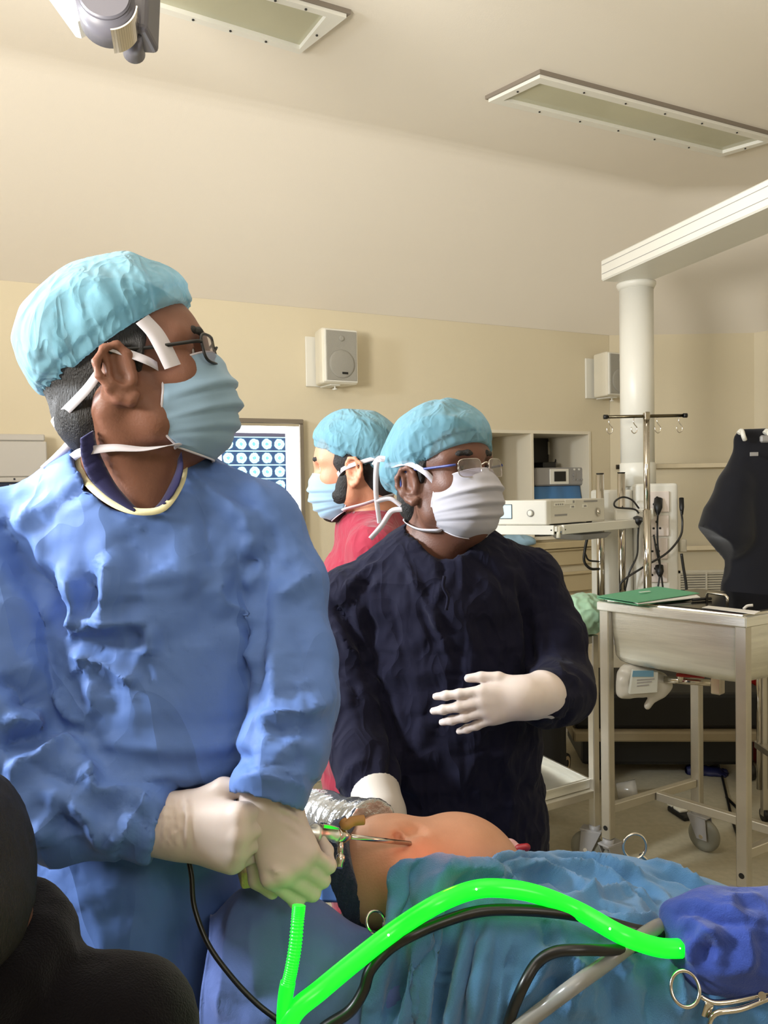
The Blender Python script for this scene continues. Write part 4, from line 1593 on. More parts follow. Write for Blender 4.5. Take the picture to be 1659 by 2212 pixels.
def relax_cloth(V, Q, inner=None, slack=1.05, steps=60, iters=6, pin=None, grav=0.00002, gap=0.004, maxpush=0.02, bend=0.35, slackfn=None, soft=2):
    """small cloth solver: the cloth gets a little too much material and buckles into folds round the body inside"""
    n = len(V)
    E = np.vstack([Q[:, [0, 1]], Q[:, [1, 2]], Q[:, [2, 3]], Q[:, [3, 0]]])
    E = np.unique(np.sort(E, 1), axis=0)
    D = np.vstack([Q[:, [0, 2]], Q[:, [1, 3]]])
    # bending: vertices two apart across the quads' shared edges
    nb = np.full((n, 2), -1)
    L = np.vstack([E, D])
    stiff = np.r_[np.ones(len(E)), np.full(len(D), 0.6)]
    X = V.copy()
    mid = (V[L[:, 0]] + V[L[:, 1]]) * 0.5
    sc = slackfn(mid) if slackfn is not None else slack
    rest = np.linalg.norm(V[L[:, 0]] - V[L[:, 1]], axis=1) * sc
    deg = np.bincount(L.ravel(), minlength=n) + 1e-9
    inv = np.ones(n) if pin is None else np.where(pin, 0.0, 1.0)
    rng = np.random.RandomState(3)
    Nn = vnormals(V, Q)
    X += Nn * (vnoise(V[:, 0] * 28, V[:, 1] * 28, V[:, 2] * 28, 4) * 0.0015)[:, None] * inv[:, None]
    Xp = X.copy()
    deg_e = np.bincount(E.ravel(), minlength=n)[:, None] + 1e-9
    for s_ in range(steps):
        vel = (X - Xp) * 0.9
        Xp = X.copy()
        X = X + vel * inv[:, None]
        X[:, 2] -= grav * inv
        for it in range(iters):
            d = X[L[:, 1]] - X[L[:, 0]]
            l = np.linalg.norm(d, axis=1) + 1e-12
            c = (stiff * (l - rest) / l)[:, None] * d * 0.5
            for k in range(3):
                X[:, k] += (np.bincount(L[:, 0], c[:, k], n) - np.bincount(L[:, 1], c[:, k], n)) / deg * 1.6 * inv
        # bending as smoothing towards the neighbours' mean
        m = np.zeros_like(X)
        for k in range(3):
            m[:, k] = np.bincount(E[:, 0], X[E[:, 1], k], n) + np.bincount(E[:, 1], X[E[:, 0], k], n)
        X += (m / deg_e - X) * bend * inv[:, None]
        if inner is not None:
            v = inner.at(X)
            hit = v < gap
            if hit.any():
                e = 0.004
                g = np.stack([inner.at(X[hit] + np.eye(3)[k] * e) - inner.at(X[hit] - np.eye(3)[k] * e) for k in range(3)], 1)
                g /= np.linalg.norm(g, axis=1)[:, None] + 1e-9
                X[hit] += g * np.clip(gap - v[hit], 0, maxpush)[:, None] * inv[hit][:, None]
    for _ in range(soft):
        m = np.zeros_like(X)
        for k in range(3):
            m[:, k] = np.bincount(E[:, 0], X[E[:, 1], k], n) + np.bincount(E[:, 1], X[E[:, 0], k], n)
        X += (m / deg_e - X) * 0.4 * inv[:, None]
    return X


def field_obj(F, name, m, parent):
    V, Q = F.mesh()
    return obj_np(name, V, Q, m, parent)

# ---------------------------------------------------------------- fine creases: lines drawn on a finished cloth surface
def to_pix(V):
    q = (np.asarray(V) - CAM_POS) @ CAM_R
    d = -q[:, 2]
    return IMG_W / 2 + q[:, 0] / d * FOC, IMG_H / 2 - q[:, 1] / d * FOC, d


def crease(V, Q, strokes, gain=1.5):
    """press creases into the cloth; a stroke is (pixels, height, width): the points are looked up on the surface, the crease is in space"""
    N = vnormals(V, Q)
    X = V.copy()
    px, py, d = to_pix(V)
    facing = ((CAM_POS - V) * N).sum(1) > 0
    for pix, amp, wd in strokes:
        p = np.array(pix, float)
        p = smooth_path(np.c_[p, np.zeros(len(p))], 6)[:, :2] if len(p) > 2 else np.array([p[0] * (1 - t) + p[1] * t for t in np.linspace(0, 1, 8)])
        pts = []
        for q in p:
            r = (px - q[0]) ** 2 + (py - q[1]) ** 2
            near = np.where((r < 14 ** 2) & facing)[0]
            if len(near) == 0:
                near = np.argsort(r)[:6]
            dm = d[near].min()
            near = near[d[near] < dm + 0.03]
            pts.append(V[near[np.argmin(r[near])]])
        pts = np.array(pts)
        lo, hi = pts.min(0) - wd * 3, pts.max(0) + wd * 3
        idx = np.where(((V > lo) & (V < hi)).all(1))[0]
        if len(idx) == 0:
            continue
        v = V[idx]
        best = np.full(len(idx), 1e9)
        tt = np.zeros(len(idx))
        n = len(pts) - 1
        for i in range(n):
            a, b = pts[i], pts[i + 1]
            ba = b - a
            t = np.clip(((v - a) @ ba) / (ba @ ba + 1e-12), 0, 1)
            dd = np.linalg.norm(v - a - t[:, None] * ba, axis=1)
            m = dd < best
            best[m] = dd[m]
            tt[m] = (i + t[m]) / n
        fade = np.clip(np.minimum(tt, 1 - tt) / 0.22, 0.12, 1)
        prof = np.exp(-np.abs(best / wd) ** 1.15) - 0.30 * np.exp(-((best - wd * 2.3) / wd) ** 2)
        X[idx] += N[idx] * (amp * gain * prof * fade)[:, None]
    return X


# ---------------------------------------------------------------- people
def cloth_mat(name, rgb, rough=0.7, weave=1200, bump=0.12, vary=0.04, sheen=0.2, wr=0.0, wrs=26, ridge=0.0, rs=7.0):
    m = mat(name, rgb, rough, bump=bump, bscale=weave, vary=vary, vscale=9, sheen=sheen, spec=0.25)
    if wr:
        nt = m.node_tree
        tc = nt.nodes.new('ShaderNodeTexCoord')
        n = nt.nodes.new('ShaderNodeTexNoise')
        n.inputs['Scale'].default_value = wrs
        n.inputs['Detail'].default_value = 3
        n.inputs['Distortion'].default_value = 1.2
        nt.links.new(tc.outputs['Object'], n.inputs['Vector'])
        b2 = nt.nodes.new('ShaderNodeBump')
        b2.inputs['Strength'].default_value = wr
        b2.inputs['Distance'].default_value = 0.02
        nt.links.new(n.outputs['Fac'], b2.inputs['Height'])
        old = [x for x in nt.nodes if x.type == 'BUMP' and x != b2][0]
        nt.links.new(b2.outputs[0], old.inputs['Normal'])
    if ridge:                                       # fine sharp creases of pressed fabric
        nt = m.node_tree
        tc = nt.nodes.new('ShaderNodeTexCoord')
        prev = None
        for sc_, st_ in ((rs, ridge), (rs * 2.3, ridge * 0.45)):
            mp = nt.nodes.new('ShaderNodeMapping')
            mp.inputs['Scale'].default_value = (1.0, 1.0, 0.55)
            mp.inputs['Rotation'].default_value = (0.3, 0.5 * st_, 0.4)
            nt.links.new(tc.outputs['Object'], mp.inputs[0])
            n = nt.nodes.new('ShaderNodeTexNoise')
            n.inputs['Scale'].default_value = sc_
            n.inputs['Detail'].default_value = 1.0
            n.inputs['Distortion'].default_value = 0.9
            nt.links.new(mp.outputs[0], n.inputs['Vector'])
            s1 = nt.nodes.new('ShaderNodeMath')
            s1.operation = 'SUBTRACT'
            s1.inputs[1].default_value = 0.5
            nt.links.new(n.outputs['Fac'], s1.inputs[0])
            s2 = nt.nodes.new('ShaderNodeMath')
            s2.operation = 'ABSOLUTE'
            nt.links.new(s1.outputs[0], s2.inputs[0])
            b3 = nt.nodes.new('ShaderNodeBump')
            b3.inputs['Strength'].default_value = st_
            b3.inputs['Distance'].default_value = 0.05
            b3.invert = True
            nt.links.new(s2.outputs[0], b3.inputs['Height'])
            if prev is not None:
                nt.links.new(prev.outputs[0], b3.inputs['Normal'])
            prev = b3
        old = [x for x in nt.nodes if x.type == 'BUMP' and x.outputs[0].is_linked and x.outputs[0].links[0].to_node.type == 'BSDF_PRINCIPLED'][0]
        nt.links.new(prev.outputs[0], old.inputs['Normal'])
    return m


M['gown_blue'] = cloth_mat('surgical_gown_blue', (92, 124, 188), 0.60, bump=0.05, sheen=0.05, ridge=0.6, rs=4.5)
M['gown_navy'] = cloth_mat('gown_navy', (13, 13, 34), 0.92, sheen=0.02, ridge=0.6, rs=9.0)
M['scrub_maroon'] = cloth_mat('scrub_maroon', (138, 30, 52), 0.8, ridge=0.5, rs=9.0)
M['scrub_navy'] = cloth_mat('scrub_navy', (44, 44, 88), 0.8)
M['mask_blue'] = cloth_mat('mask_pale_blue', (132, 160, 182), 0.8, bump=0.05)
M['mask_white'] = cloth_mat('mask_white', (170, 168, 176), 0.8, bump=0.05)
M['tie_white'] = cloth_mat('tie_white', (210, 206, 214), 0.8, bump=0.05)
M['glove'] = mat('latex_glove', (206, 192, 184), 0.5, vary=0.03, vscale=20, bump=0.03, bscale=60, spec=0.35, sss=0.1)
M['hair'] = mat('black_hair', (20, 17, 16), 0.6, bump=0.5, bscale=260, stretch=(3, 3, 0.6))
M['trim'] = cloth_mat('cream_binding', (226, 220, 178), 0.8)
M['shoe'] = mat('dark_shoe', (30, 28, 28), 0.6)


def skin_mat(name, rgb):
    return mat(name, rgb, 0.5, bump=0.08, bscale=320, vary=0.07, vscale=28, sss=0.12, spec=0.35)


M['skin_a'] = skin_mat('skin_brown', (124, 84, 67))
M['skin_b'] = skin_mat('skin_deep_brown', (102, 68, 54))
M['skin_c'] = skin_mat('skin_tan', (190, 132, 104))
M['skin_p'] = skin_mat('skin_patient', (192, 142, 112))


def cap_mat(name, rgb, alpha=0.84):
    m = cloth_mat(name, rgb, 0.8, weave=900, bump=0.1, vary=0.05, ridge=0.5, rs=16.0)
    nt = m.node_tree
    b = nt.nodes['Principled BSDF']
    out = [n for n in nt.nodes if n.type == 'OUTPUT_MATERIAL'][0]
    tl = nt.nodes.new('ShaderNodeBsdfTranslucent')
    tl.inputs[0].default_value = (*lin(rgb), 1)
    tp = nt.nodes.new('ShaderNodeBsdfTransparent')
    m1 = nt.nodes.new('ShaderNodeMixShader')
    m1.inputs[0].default_value = 0.30
    nt.links.new(b.outputs[0], m1.inputs[1])
    nt.links.new(tl.outputs[0], m1.inputs[2])
    m2 = nt.nodes.new('ShaderNodeMixShader')
    m2.inputs[0].default_value = 1 - alpha
    nt.links.new(m1.outputs[0], m2.inputs[1])
    nt.links.new(tp.outputs[0], m2.inputs[2])
    nt.links.new(m2.outputs[0], out.inputs[0])
    return m


M['cap'] = cap_mat('bouffant_cap_cloth', (122, 172, 190), 0.72)

lens_m = bpy.data.materials.new('spectacle_lens')
lens_m.use_nodes = True
nt_ = lens_m.node_tree
nt_.nodes.remove(nt_.nodes['Principled BSDF'])
gl_ = nt_.nodes.new('ShaderNodeBsdfGlossy')
gl_.inputs['Roughness'].default_value = 0.04
tp_ = nt_.nodes.new('ShaderNodeBsdfTransparent')
tp_.inputs[0].default_value = (0.86, 0.84, 0.88, 1)
mx_ = nt_.nodes.new('ShaderNodeMixShader')
mx_.inputs[0].default_value = 0.16
nt_.links.new(tp_.outputs[0], mx_.inputs[1])
nt_.links.new(gl_.outputs[0], mx_.inputs[2])
nt_.links.new(mx_.outputs[0], nt_.nodes['Material Output'].inputs[0])
M['lens'] = lens_m

eye_m = bpy.data.materials.new('eyeball')
eye_m.use_nodes = True
nt_ = eye_m.node_tree
tc_ = nt_.nodes.new('ShaderNodeTexCoord')
sp_ = nt_.nodes.new('ShaderNodeSeparateXYZ')
nt_.links.new(tc_.outputs['UV'], sp_.inputs[0])
cr_ = nt_.nodes.new('ShaderNodeValToRGB')
cr_.color_ramp.interpolation = 'CONSTANT'
cr_.color_ramp.elements[0].color = (0.004, 0.003, 0.003, 1)
cr_.color_ramp.elements[1].position = 0.16
cr_.color_ramp.elements[1].color = (0.035, 0.016, 0.008, 1)
e_ = cr_.color_ramp.elements.new(0.30)
e_.color = (0.55, 0.52, 0.50, 1)
nt_.links.new(sp_.outputs[0], cr_.inputs[0])
nt_.links.new(cr_.outputs[0], nt_.nodes['Principled BSDF'].inputs['Base Color'])
nt_.nodes['Principled BSDF'].inputs['Roughness'].default_value = 0.08


class Head:
    """head frame: origin between the ear canals, x forward, y to the left, z up"""

    def __init__(self, o, fwd, up, s=1.0):
        self.o = np.array(o, float)
        self.f = unit(fwd)
        self.l = unit(np.cross(up, self.f))
        self.u = np.cross(self.f, self.l)
        self.s = s
        self.R = np.array([self.f, self.l, self.u]).T

    def w(self, x, y, z):
        return self.o + self.s * (x * self.f + y * self.l + z * self.u)

    def wv(self, x, y, z):
        return x * self.f + y * self.l + z * self.u

    def ell(self, F, c, r, k=0.02, ry=0.0):
        R = self.R
        if ry:
            R = R @ np.array(Matrix.Rotation(ry, 3, 'Y'))
        F.ell(self.w(*c), np.array(r) * self.s, R, k)

    def cone(self, F, a, b, ra, rb, k=0.015):
        F.cone(self.w(*a), self.w(*b), ra * self.s, rb * self.s, k)

    def skin(self, F):
        s = self.s
        self.ell(F, (-0.006, 0, 0.046), (0.097, 0.075, 0.086), 0.0)
        self.ell(F, (0.050, 0, 0.040), (0.046, 0.062, 0.058), 0.03)
        self.ell(F, (0.046, 0, -0.025), (0.052, 0.058, 0.055), 0.03)
        self.cone(F, (0.052, 0, -0.04), (0.058, 0, -0.066), 0.042, 0.031, 0.03)
        for y in (-1, 1):
            self.cone(F, (0.004, y * 0.056, -0.02), (0.018, y * 0.050, -0.058), 0.017, 0.016, 0.03)
            self.cone(F, (0.018, y * 0.050, -0.056), (0.068, y * 0.012, -0.078), 0.016, 0.015, 0.025)
            self.ell(F, (0.062, y * 0.044, -0.008), (0.022, 0.018, 0.018), 0.025)
            self.cone(F, (0.090, y * 0.006, 0.040), (0.070, y * 0.052, 0.040), 0.0095, 0.009, 0.016)
            F.cut_ell(self.w(0.094, y * 0.033, 0.022), np.array([0.016, 0.019, 0.0135]) * s, self.R, 0.014)
            # lids
            self.ell(F, (0.075, y * 0.0325, 0.0235), (0.0128, 0.0165, 0.0125), 0.004)
            F.cut_ell(self.w(0.090, y * 0.033, 0.0205), np.array([0.012, 0.0135, 0.0042]) * s, self.R, 0.003)
            # ears: disc, rim, lobe, tragus
            ye = y * 0.0795
            self.ell(F, (-0.006, ye, 0.004), (0.021, 0.0075, 0.031), 0.010, 0.25)
            rim = [(0.010, 0.080, 0.008), (0.011, 0.083, 0.024), (0.002, 0.087, 0.036), (-0.013, 0.091, 0.034), (-0.025, 0.094, 0.020),
                   (-0.026, 0.094, 0.004), (-0.019, 0.091, -0.012), (-0.010, 0.086, -0.024), (0.001, 0.083, -0.030), (0.009, 0.080, -0.024)]
            rr = [0.003, 0.0038, 0.0042, 0.0042, 0.0042, 0.004, 0.004, 0.005, 0.0065, 0.004]
            F.cut_ell(self.w(-0.007, y * 0.0885, 0.006), np.array([0.0135, 0.0065, 0.020]) * s, self.R, 0.004)
            for i in range(len(rim) - 1):
                p, q = rim[i], rim[i + 1]
                self.cone(F, (p[0], y * p[1], p[2]), (q[0], y * q[1], q[2]), rr[i], rr[i + 1], 0.005)
            self.cone(F, (-0.014, y * 0.087, 0.024), (-0.015, y * 0.0885, -0.006), 0.0032, 0.0032, 0.006)
            self.cone(F, (-0.015, y * 0.0885, -0.006), (-0.002, y * 0.085, -0.014), 0.0032, 0.003, 0.006)
            self.ell(F, (0.009, y * 0.081, -0.004), (0.005, 0.004, 0.008), 0.005)
            F.cut_ell(self.w(-0.001, y * 0.088, -0.002), np.array([0.006, 0.007, 0.007]) * s, self.R, 0.004)
        self.cone(F, (0.091, 0, 0.030), (0.107, 0, -0.012), 0.0075, 0.011, 0.012)
        for y in (-1, 1):
            self.ell(F, (0.100, y * 0.010, -0.014), (0.010, 0.008, 0.008), 0.008)
        self.cone(F, (0.094, 0.014, -0.043), (0.094, -0.014, -0.043), 0.008, 0.008, 0.012)
        self.cone(F, (0.091, 0.012, -0.055), (0.091, -0.012, -0.055), 0.008, 0.008, 0.010)
        self.ell(F, (0.075, 0, -0.077), (0.017, 0.020, 0.015), 0.02)

    def extras(self, root, skin_m, hair_m):
        for y in (-1, 1):
            c = self.w(0.0735, y * 0.0325, 0.0215)
            bm = bmesh.new()
            bmesh.ops.create_uvsphere(bm, u_segments=20, v_segments=16, radius=0.0125 * self.s)
            uvl = bm.loops.layers.uv.new('UVMap')
            gaze = unit(self.f + self.l * 0.02)
            for f in bm.faces:
                f.smooth = True
                for lp in f.loops:
                    n = lp.vert.co.normalized()
                    lp[uvl].uv = (math.acos(max(-1, min(1, n.z))) / math.pi * 2.0, 0.5)
            q = Vector(tuple(gaze)).to_track_quat('Z', 'Y').to_matrix().to_4x4()
            bmesh.ops.transform(bm, matrix=Matrix.Translation(Vector(tuple(c - wloc(root)))) @ q, verts=bm.verts)
            me = bpy.data.meshes.new('eye')
            bm.to_mesh(me)
            bm.free()
            new_obj('eye', me, eye_m, root)
            F = Field(self.w(0.07, y * .035, .05) - 0.05, self.w(0.07, y * .035, .05) + 0.05, 0.0022)
            pts = [(0.097, y * 0.012, 0.043), (0.0955, y * 0.024, 0.0465), (0.089, y * 0.040, 0.0465), (0.0755, y * 0.054, 0.0405)]
            for i in range(3):
                self.cone(F, pts[i], pts[i + 1], (0.005, 0.006, 0.005)[i], (0.006, 0.005, 0.0035)[i], 0.003)
            field_obj(F, 'eyebrow', hair_m, root)

    def hair(self, root, m, low=-0.055, front=0.040):
        lo, hi = self.o - 0.14 * self.s, self.o + 0.16 * self.s
        F = Field(lo, hi, 0.0045)
        self.ell(F, (-0.008, 0, 0.047), (0.1015, 0.080, 0.090), 0.0)
        self.ell(F, (-0.055, 0, -0.022), (0.046, 0.062, 0.052), 0.02)
        for y in (-1, 1):                                           # sideburns
            self.cone(F, (0.028, y * 0.068, 0.03), (0.017, y * 0.0685, -0.022), 0.013, 0.0075, 0.012)
        F.plane(self.w(front, 0, 0.05), self.wv(1, 0, -0.45))
        F.plane(self.w(-0.05, 0, low), self.wv(0.35, 0, -1))
        for y in (-1, 1):
            F.cut_ell(self.w(0.0, y * 0.075, -0.045), np.array([0.046, 0.03, 0.05]) * self.s, self.R, 0.006)
            F.cut_ell(self.w(-0.012, y * 0.095, 0.0), np.array([0.032, 0.03, 0.045]) * self.s, self.R, 0.006)
        F.noise(lambda x, y, z: 0.0012 * vnoise(x * 160, y * 160, z * 50, 2))
        return field_obj(F, 'hair', m, root)

    def cap(self, root, m, c=(-0.002, 0, 0.060), r=(0.108, 0.092, 0.094), puff=None, slope=0.22, z0=0.046, folds=(), seed=1, tuck=None):
        lo, hi = self.o - 0.17 * self.s, self.o + 0.19 * self.s
        F = Field(lo, hi, 0.0032)
        self.ell(F, c, r, 0.0)
        if puff:
            for (pc_, pr_) in puff:
                self.ell(F, pc_, pr_, 0.03)
        o, R, s = self.o, self.R, self.s

        def fn(x, y, z):
            q = np.stack([x - o[0], y - o[1], z - o[2]], -1) @ R / s
            a, b_, c_ = q[:, 0], q[:, 1], q[:, 2]
            h = c_ - (z0 + slope * a)
            # gathers run up from the band; broad puffs above
            ang = np.arctan2(b_, a)
            g = ridged(ang * 7 + h * 6, h * 9, a * 4, seed) * 0.0045 * np.exp(-np.maximum(h, 0) / 0.05)
            p = ridged(a * 16 + b_ * 7, b_ * 11, c_ * 15 - a * 8, seed + 3) * 0.0060 * np.clip(h / 0.04, 0, 1)
            p += vnoise(a * 38, b_ * 38, c_ * 38, seed + 6) * 0.0012
            band = np.where(np.abs(h - 0.009) < 0.0095, -0.0030, 0.0)
            band -= 0.003 * np.exp(-(h / 0.02) ** 2)
            return g + p + band
        F.noise(fn)
        for (pts, amp, wd) in folds:
            F.fold([self.w(*p) for p in pts], amp, wd)
        n = self.wv(slope, 0, -1.0)
        F.plane(self.w(0, 0, z0), n)
        # hollow: the cap is a shell of cloth over the hair
        F.cut_ell(self.w(-0.006, 0, 0.046), np.array([0.1025, 0.081, 0.0915]) * self.s, self.R, 0.002)
        return field_obj(F, 'cap', m, root)

    def mask(self, root, m, zt=0.012, zb=-0.112, xf=0.128, lat=0.068, back=0.030, pleats=((0.33, 0.005), (0.55, 0.006), (0.74, 0.005)), seed=0, edge=True, sag=0.0):
        """pleated face mask as a patch of cloth, nose to under the chin, cheek to cheek"""
        nv, nu = 44, 60
        V = np.zeros((nv + 1, nu + 1, 3))
        for j in range(nv + 1):
            v = j / nv
            z = zt + (zb - zt) * v
            # front line: bridge, nose tip, chin, under the chin
            xfr = np.interp(v, [0, 0.12, 0.30, 0.5, 0.75, 0.9, 1.0], [xf - 0.018, xf - 0.006, xf + 0.002, xf + 0.001, xf - 0.010, xf - 0.022, xf - 0.048])
            xe = np.interp(v, [0, 0.25, 0.5, 0.75, 1], [back + 0.012, back + 0.006, back - 0.002, back - 0.004, back + 0.006])
            ye = np.interp(v, [0, 0.3, 0.6, 0.85, 1], [lat * 0.90, lat * 1.0, lat * 0.98, lat * 0.88, lat * 0.72])
            ze = np.interp(v, [0, 0.5, 1], [zt - 0.016, (zt + zb) / 2 - 0.006, zb + 0.022])
            pl = 0.0
            for (c, a) in pleats:
                t = (v - c) / 0.055
                pl += a * (np.exp(-t * t) if t < 0 else np.exp(-(t * 2.6) ** 2)) - a * 0.4 * np.exp(-((v - c - 0.05) / 0.02) ** 2)
            for i in range(nu + 1):
                th = (i / nu - 0.5) * math.pi
                ct, st = abs(math.cos(th)) ** 0.80, math.copysign(abs(math.sin(th)) ** 0.92, th)
                x = xe + (xfr - xe) * ct
                y = ye * st
                zz_ = ze + (z - ze) * ct
                # nose pinch at the top and general rumple
                bump_ = 0.004 * math.exp(-(th / 0.25) ** 2) * math.exp(-((v - 0.05) / 0.16) ** 2)
                amp = pl * (0.35 + 0.65 * ct)
                amp = pl * (0.12 + 0.88 * ct)
                p = np.array([x + bump_ + amp * ct, y + amp * st * 0.5, zz_])
                V[j, i] = p
        Vf = V.reshape(-1, 3)
        rum = vnoise(Vf[:, 0] * 40, Vf[:, 1] * 40, Vf[:, 2] * 60, seed) * 0.0016 + ridged(Vf[:, 1] * 22, Vf[:, 2] * 34 + Vf[:, 1] * 12, Vf[:, 0] * 8, seed + 2) * 0.0014
        Vf = Vf + rum[:, None] * np.array([0.9, 0, 0])
        W = self.o + self.s * (Vf @ self.R.T)
        Q = np.array([(j * (nu + 1) + i, j * (nu + 1) + i + 1, (j + 1) * (nu + 1) + i + 1, (j + 1) * (nu + 1) + i) for j in range(nv) for i in range(nu)])
        o = obj_np('mask', W, Q[:, ::-1], m, root)
        sd = o.modifiers.new('thick', 'SOLIDIFY')
        sd.thickness = 0.0016
        sd.offset = 0
        # bound edges
        G = W.reshape(nv + 1, nu + 1, 3)
        loop = np.vstack([G[0], G[1:, -1], G[-1, -2::-1], G[-2:0:-1, 0]])
        MB().tube(loop[::2], 0.0017, 6, closed=True).build('mask_edge', M['tie_white'], o)
        self.mask_corner = {'tr': G[0, 0], 'br': G[-1, 0], 'tl': G[0, -1], 'bl': G[-1, -1]}
        self.G = G
        return o

    def tie(self, root, pts, wd=0.009, tw=0.0, m='tie_white', local=True):
        p = smooth_path([self.w(*q) for q in pts] if local else pts, 8)
        ribbon(root, 'mask_tie', p, wd, m, tw, None if not local else self.o)

    def glasses(self, root, frame_m, lens_shape='rect', temple_m=None, rimless=False, x=0.104, drop=0.0, w_=0.050, h_=0.034):
        g = MB()
        lens = MB()
        for y in (-1, 1):
            pts = []
            for t in np.linspace(0, 2 * math.pi, 28, endpoint=False):
                c, s = math.cos(t), math.sin(t)
                px = math.copysign(abs(c) ** 0.45, c) * w_ / 2
                pz = math.copysign(abs(s) ** 0.5, s) * h_ / 2
                yy = y * 0.0335 + px
                pts.append(self.w(x - 1.6 * max(0, abs(yy) - 0.012) ** 2 * 4, yy, 0.019 - drop + pz))
            g.tube(pts, 0.0009 if rimless else 0.0019, 6, closed=True)
            lens.prism(pts, self.wv(0.0014, 0, 0))
        g.tube(smooth_path([self.w(x - 0.001, -0.010, 0.024 - drop), self.w(x + 0.004, 0, 0.028 - drop), self.w(x - 0.001, 0.010, 0.024 - drop)], 5), 0.0015, 6)
        o = thing_part('spectacles', root, self.w(x, 0, 0.02))
        g.build('frame', frame_m, o)
        lens.build('lens', M['lens'], o)
        for y in (-1, 1):
            MB().tube(smooth_path([self.w(x - 0.014, y * 0.060, 0.026 - drop), self.w(x - 0.024, y * 0.069, 0.026 - drop), self.w(0.04, y * 0.077, 0.027),
                                   self.w(-0.004, y * 0.083, 0.030), self.w(-0.022, y * 0.083, 0.018), self.w(-0.032, y * 0.081, -0.002)], 5), 0.0019, 6, flat=1.3).build('temple', temple_m or frame_m, o)
        return o


def thing_part(name, parent, loc):
    o = bpy.data.objects.new(name, None)
    o.empty_display_size = 0.02
    COL.objects.link(o)
    o.parent = parent
    o.location = Vector(tuple(np.array(loc) - wloc(parent)))
    return o


def ribbon(root, name, p, wd, m, tw=0.0, center=None, side=None):
    """flat strip of tape along the path, lying flat against the head when a centre is given"""
    p = np.array(p)
    t = np.gradient(p, axis=0)
    t /= np.linalg.norm(t, axis=1)[:, None] + 1e-9
    V, Q = [], []
    for i in range(len(p)):
        if side is not None:
            n = np.array(side, float)
        elif center is not None:
            n = p[i] - center
        else:
            n = np.array([0, -1.0, 0.3])
        n = n - t[i] * np.dot(n, t[i])
        n /= np.linalg.norm(n) + 1e-9
        b = np.cross(t[i], n)
        a = tw * i / len(p)
        b2 = b * math.cos(a) + n * math.sin(a)
        n2 = n * math.cos(a) - b * math.sin(a)
        for k in (-1, 1):
            V.append(p[i] + b2 * wd / 2 * k + n2 * 0.0004)
        for k in (1, -1):
            V.append(p[i] + b2 * wd / 2 * k - n2 * 0.0004)
    for i in range(len(p) - 1):
        for j in range(4):
            Q.append((i * 4 + j, i * 4 + (j + 1) % 4, i * 4 + 4 + (j + 1) % 4, i * 4 + 4 + j))
    return obj_np(name, V, Q, M[m], root, smooth=False)


def hand_field(F, wrist, X, Yt, right, s=1.0, curls=((20, 25, 15),) * 4, spread=(6, 2, -3, -8), thumb=((0.75, 0.55, -0.35), (0.9, 0.25, -0.25), (1, 0.1, -0.2)), flen=1.0,
               fat=1.0, k=0.006, dev=0.0, cuff=None):
    """five-fingered gloved hand; X towards the fingers, Yt towards the thumb side"""
    X = unit(X)
    Yt = unit(np.array(Yt) - X * np.dot(Yt, X))
    Zb = np.cross(X, Yt) if right else np.cross(Yt, X)

    def w(x, y, z):
        return np.array(wrist) + s * (x * X + y * Yt + z * Zb)
    mcp = [(0.088, 0.029, 0.0), (0.091, 0.009, 0.003), (0.087, -0.011, 0.001), (0.079, -0.029, -0.003)]
    lens = [(0.044, 0.026, 0.020), (0.048, 0.030, 0.021), (0.044, 0.027, 0.021), (0.035, 0.021, 0.018)]
    rad_ = [0.0104, 0.0106, 0.0102, 0.0093]
    base = [(0.006, 0.014, 0.001), (0.004, 0.005, 0.004), (0.004, -0.006, 0.003), (0.006, -0.015, 0.0)]
    for i in range(4):
        F.cone(w(*base[i]), w(*mcp[i]), 0.0165 * s * fat, 0.0125 * s * fat, 0.022 * s)
    F.cone(w(0.012, 0.010, -0.006), w(0.07, 0.018, -0.008), 0.017 * s * fat, 0.012 * s * fat, 0.02 * s)
    F.cone(w(0.012, -0.012, -0.006), w(0.065, -0.022, -0.007), 0.015 * s * fat, 0.011 * s * fat, 0.02 * s)
    tips = []
    for i in range(4):
        p = np.array(mcp[i])
        sp = rad(spread[i] + dev)
        a = 0.0
        r = rad_[i] * fat
        for j in range(3):
            a += rad(curls[i][j])
            d = np.array([math.cos(a) * math.cos(sp), math.sin(sp) * (math.cos(a) * 0.6 + 0.4), -math.sin(a)])
            q = p + d * lens[i][j] * flen
            F.cone(w(*p), w(*q), r * s * (1.0 if j else 1.08), r * s * (0.93 if j < 2 else 0.80), 0.0045 * s if j else 0.007 * s)
            if j < 2:
                F.ell(w(*q), np.array([r * 0.98] * 3) * s, None, 0.003)
            p = q
            r *= 0.93
        tips.append(w(*p))
    p = np.array((0.020, 0.024, -0.010))
    tl = (0.040, 0.034, 0.026)
    tr = (0.0165, 0.0120, 0.0108, 0.0085)
    for j in range(3):
        d = unit(thumb[j])
        q = p + d * tl[j]
        F.cone(w(*p), w(*q), tr[j] * s * fat, tr[j + 1] * s * fat, 0.012 * s if j == 0 else 0.005 * s)
        p = q
    tips.append(w(*p))
    if cuff:
        a, r0, r1 = cuff
        F.cone(w(0.004, 0, 0), np.array(a), r0, r1, 0.02)
    return X, Yt, Zb, w, tips


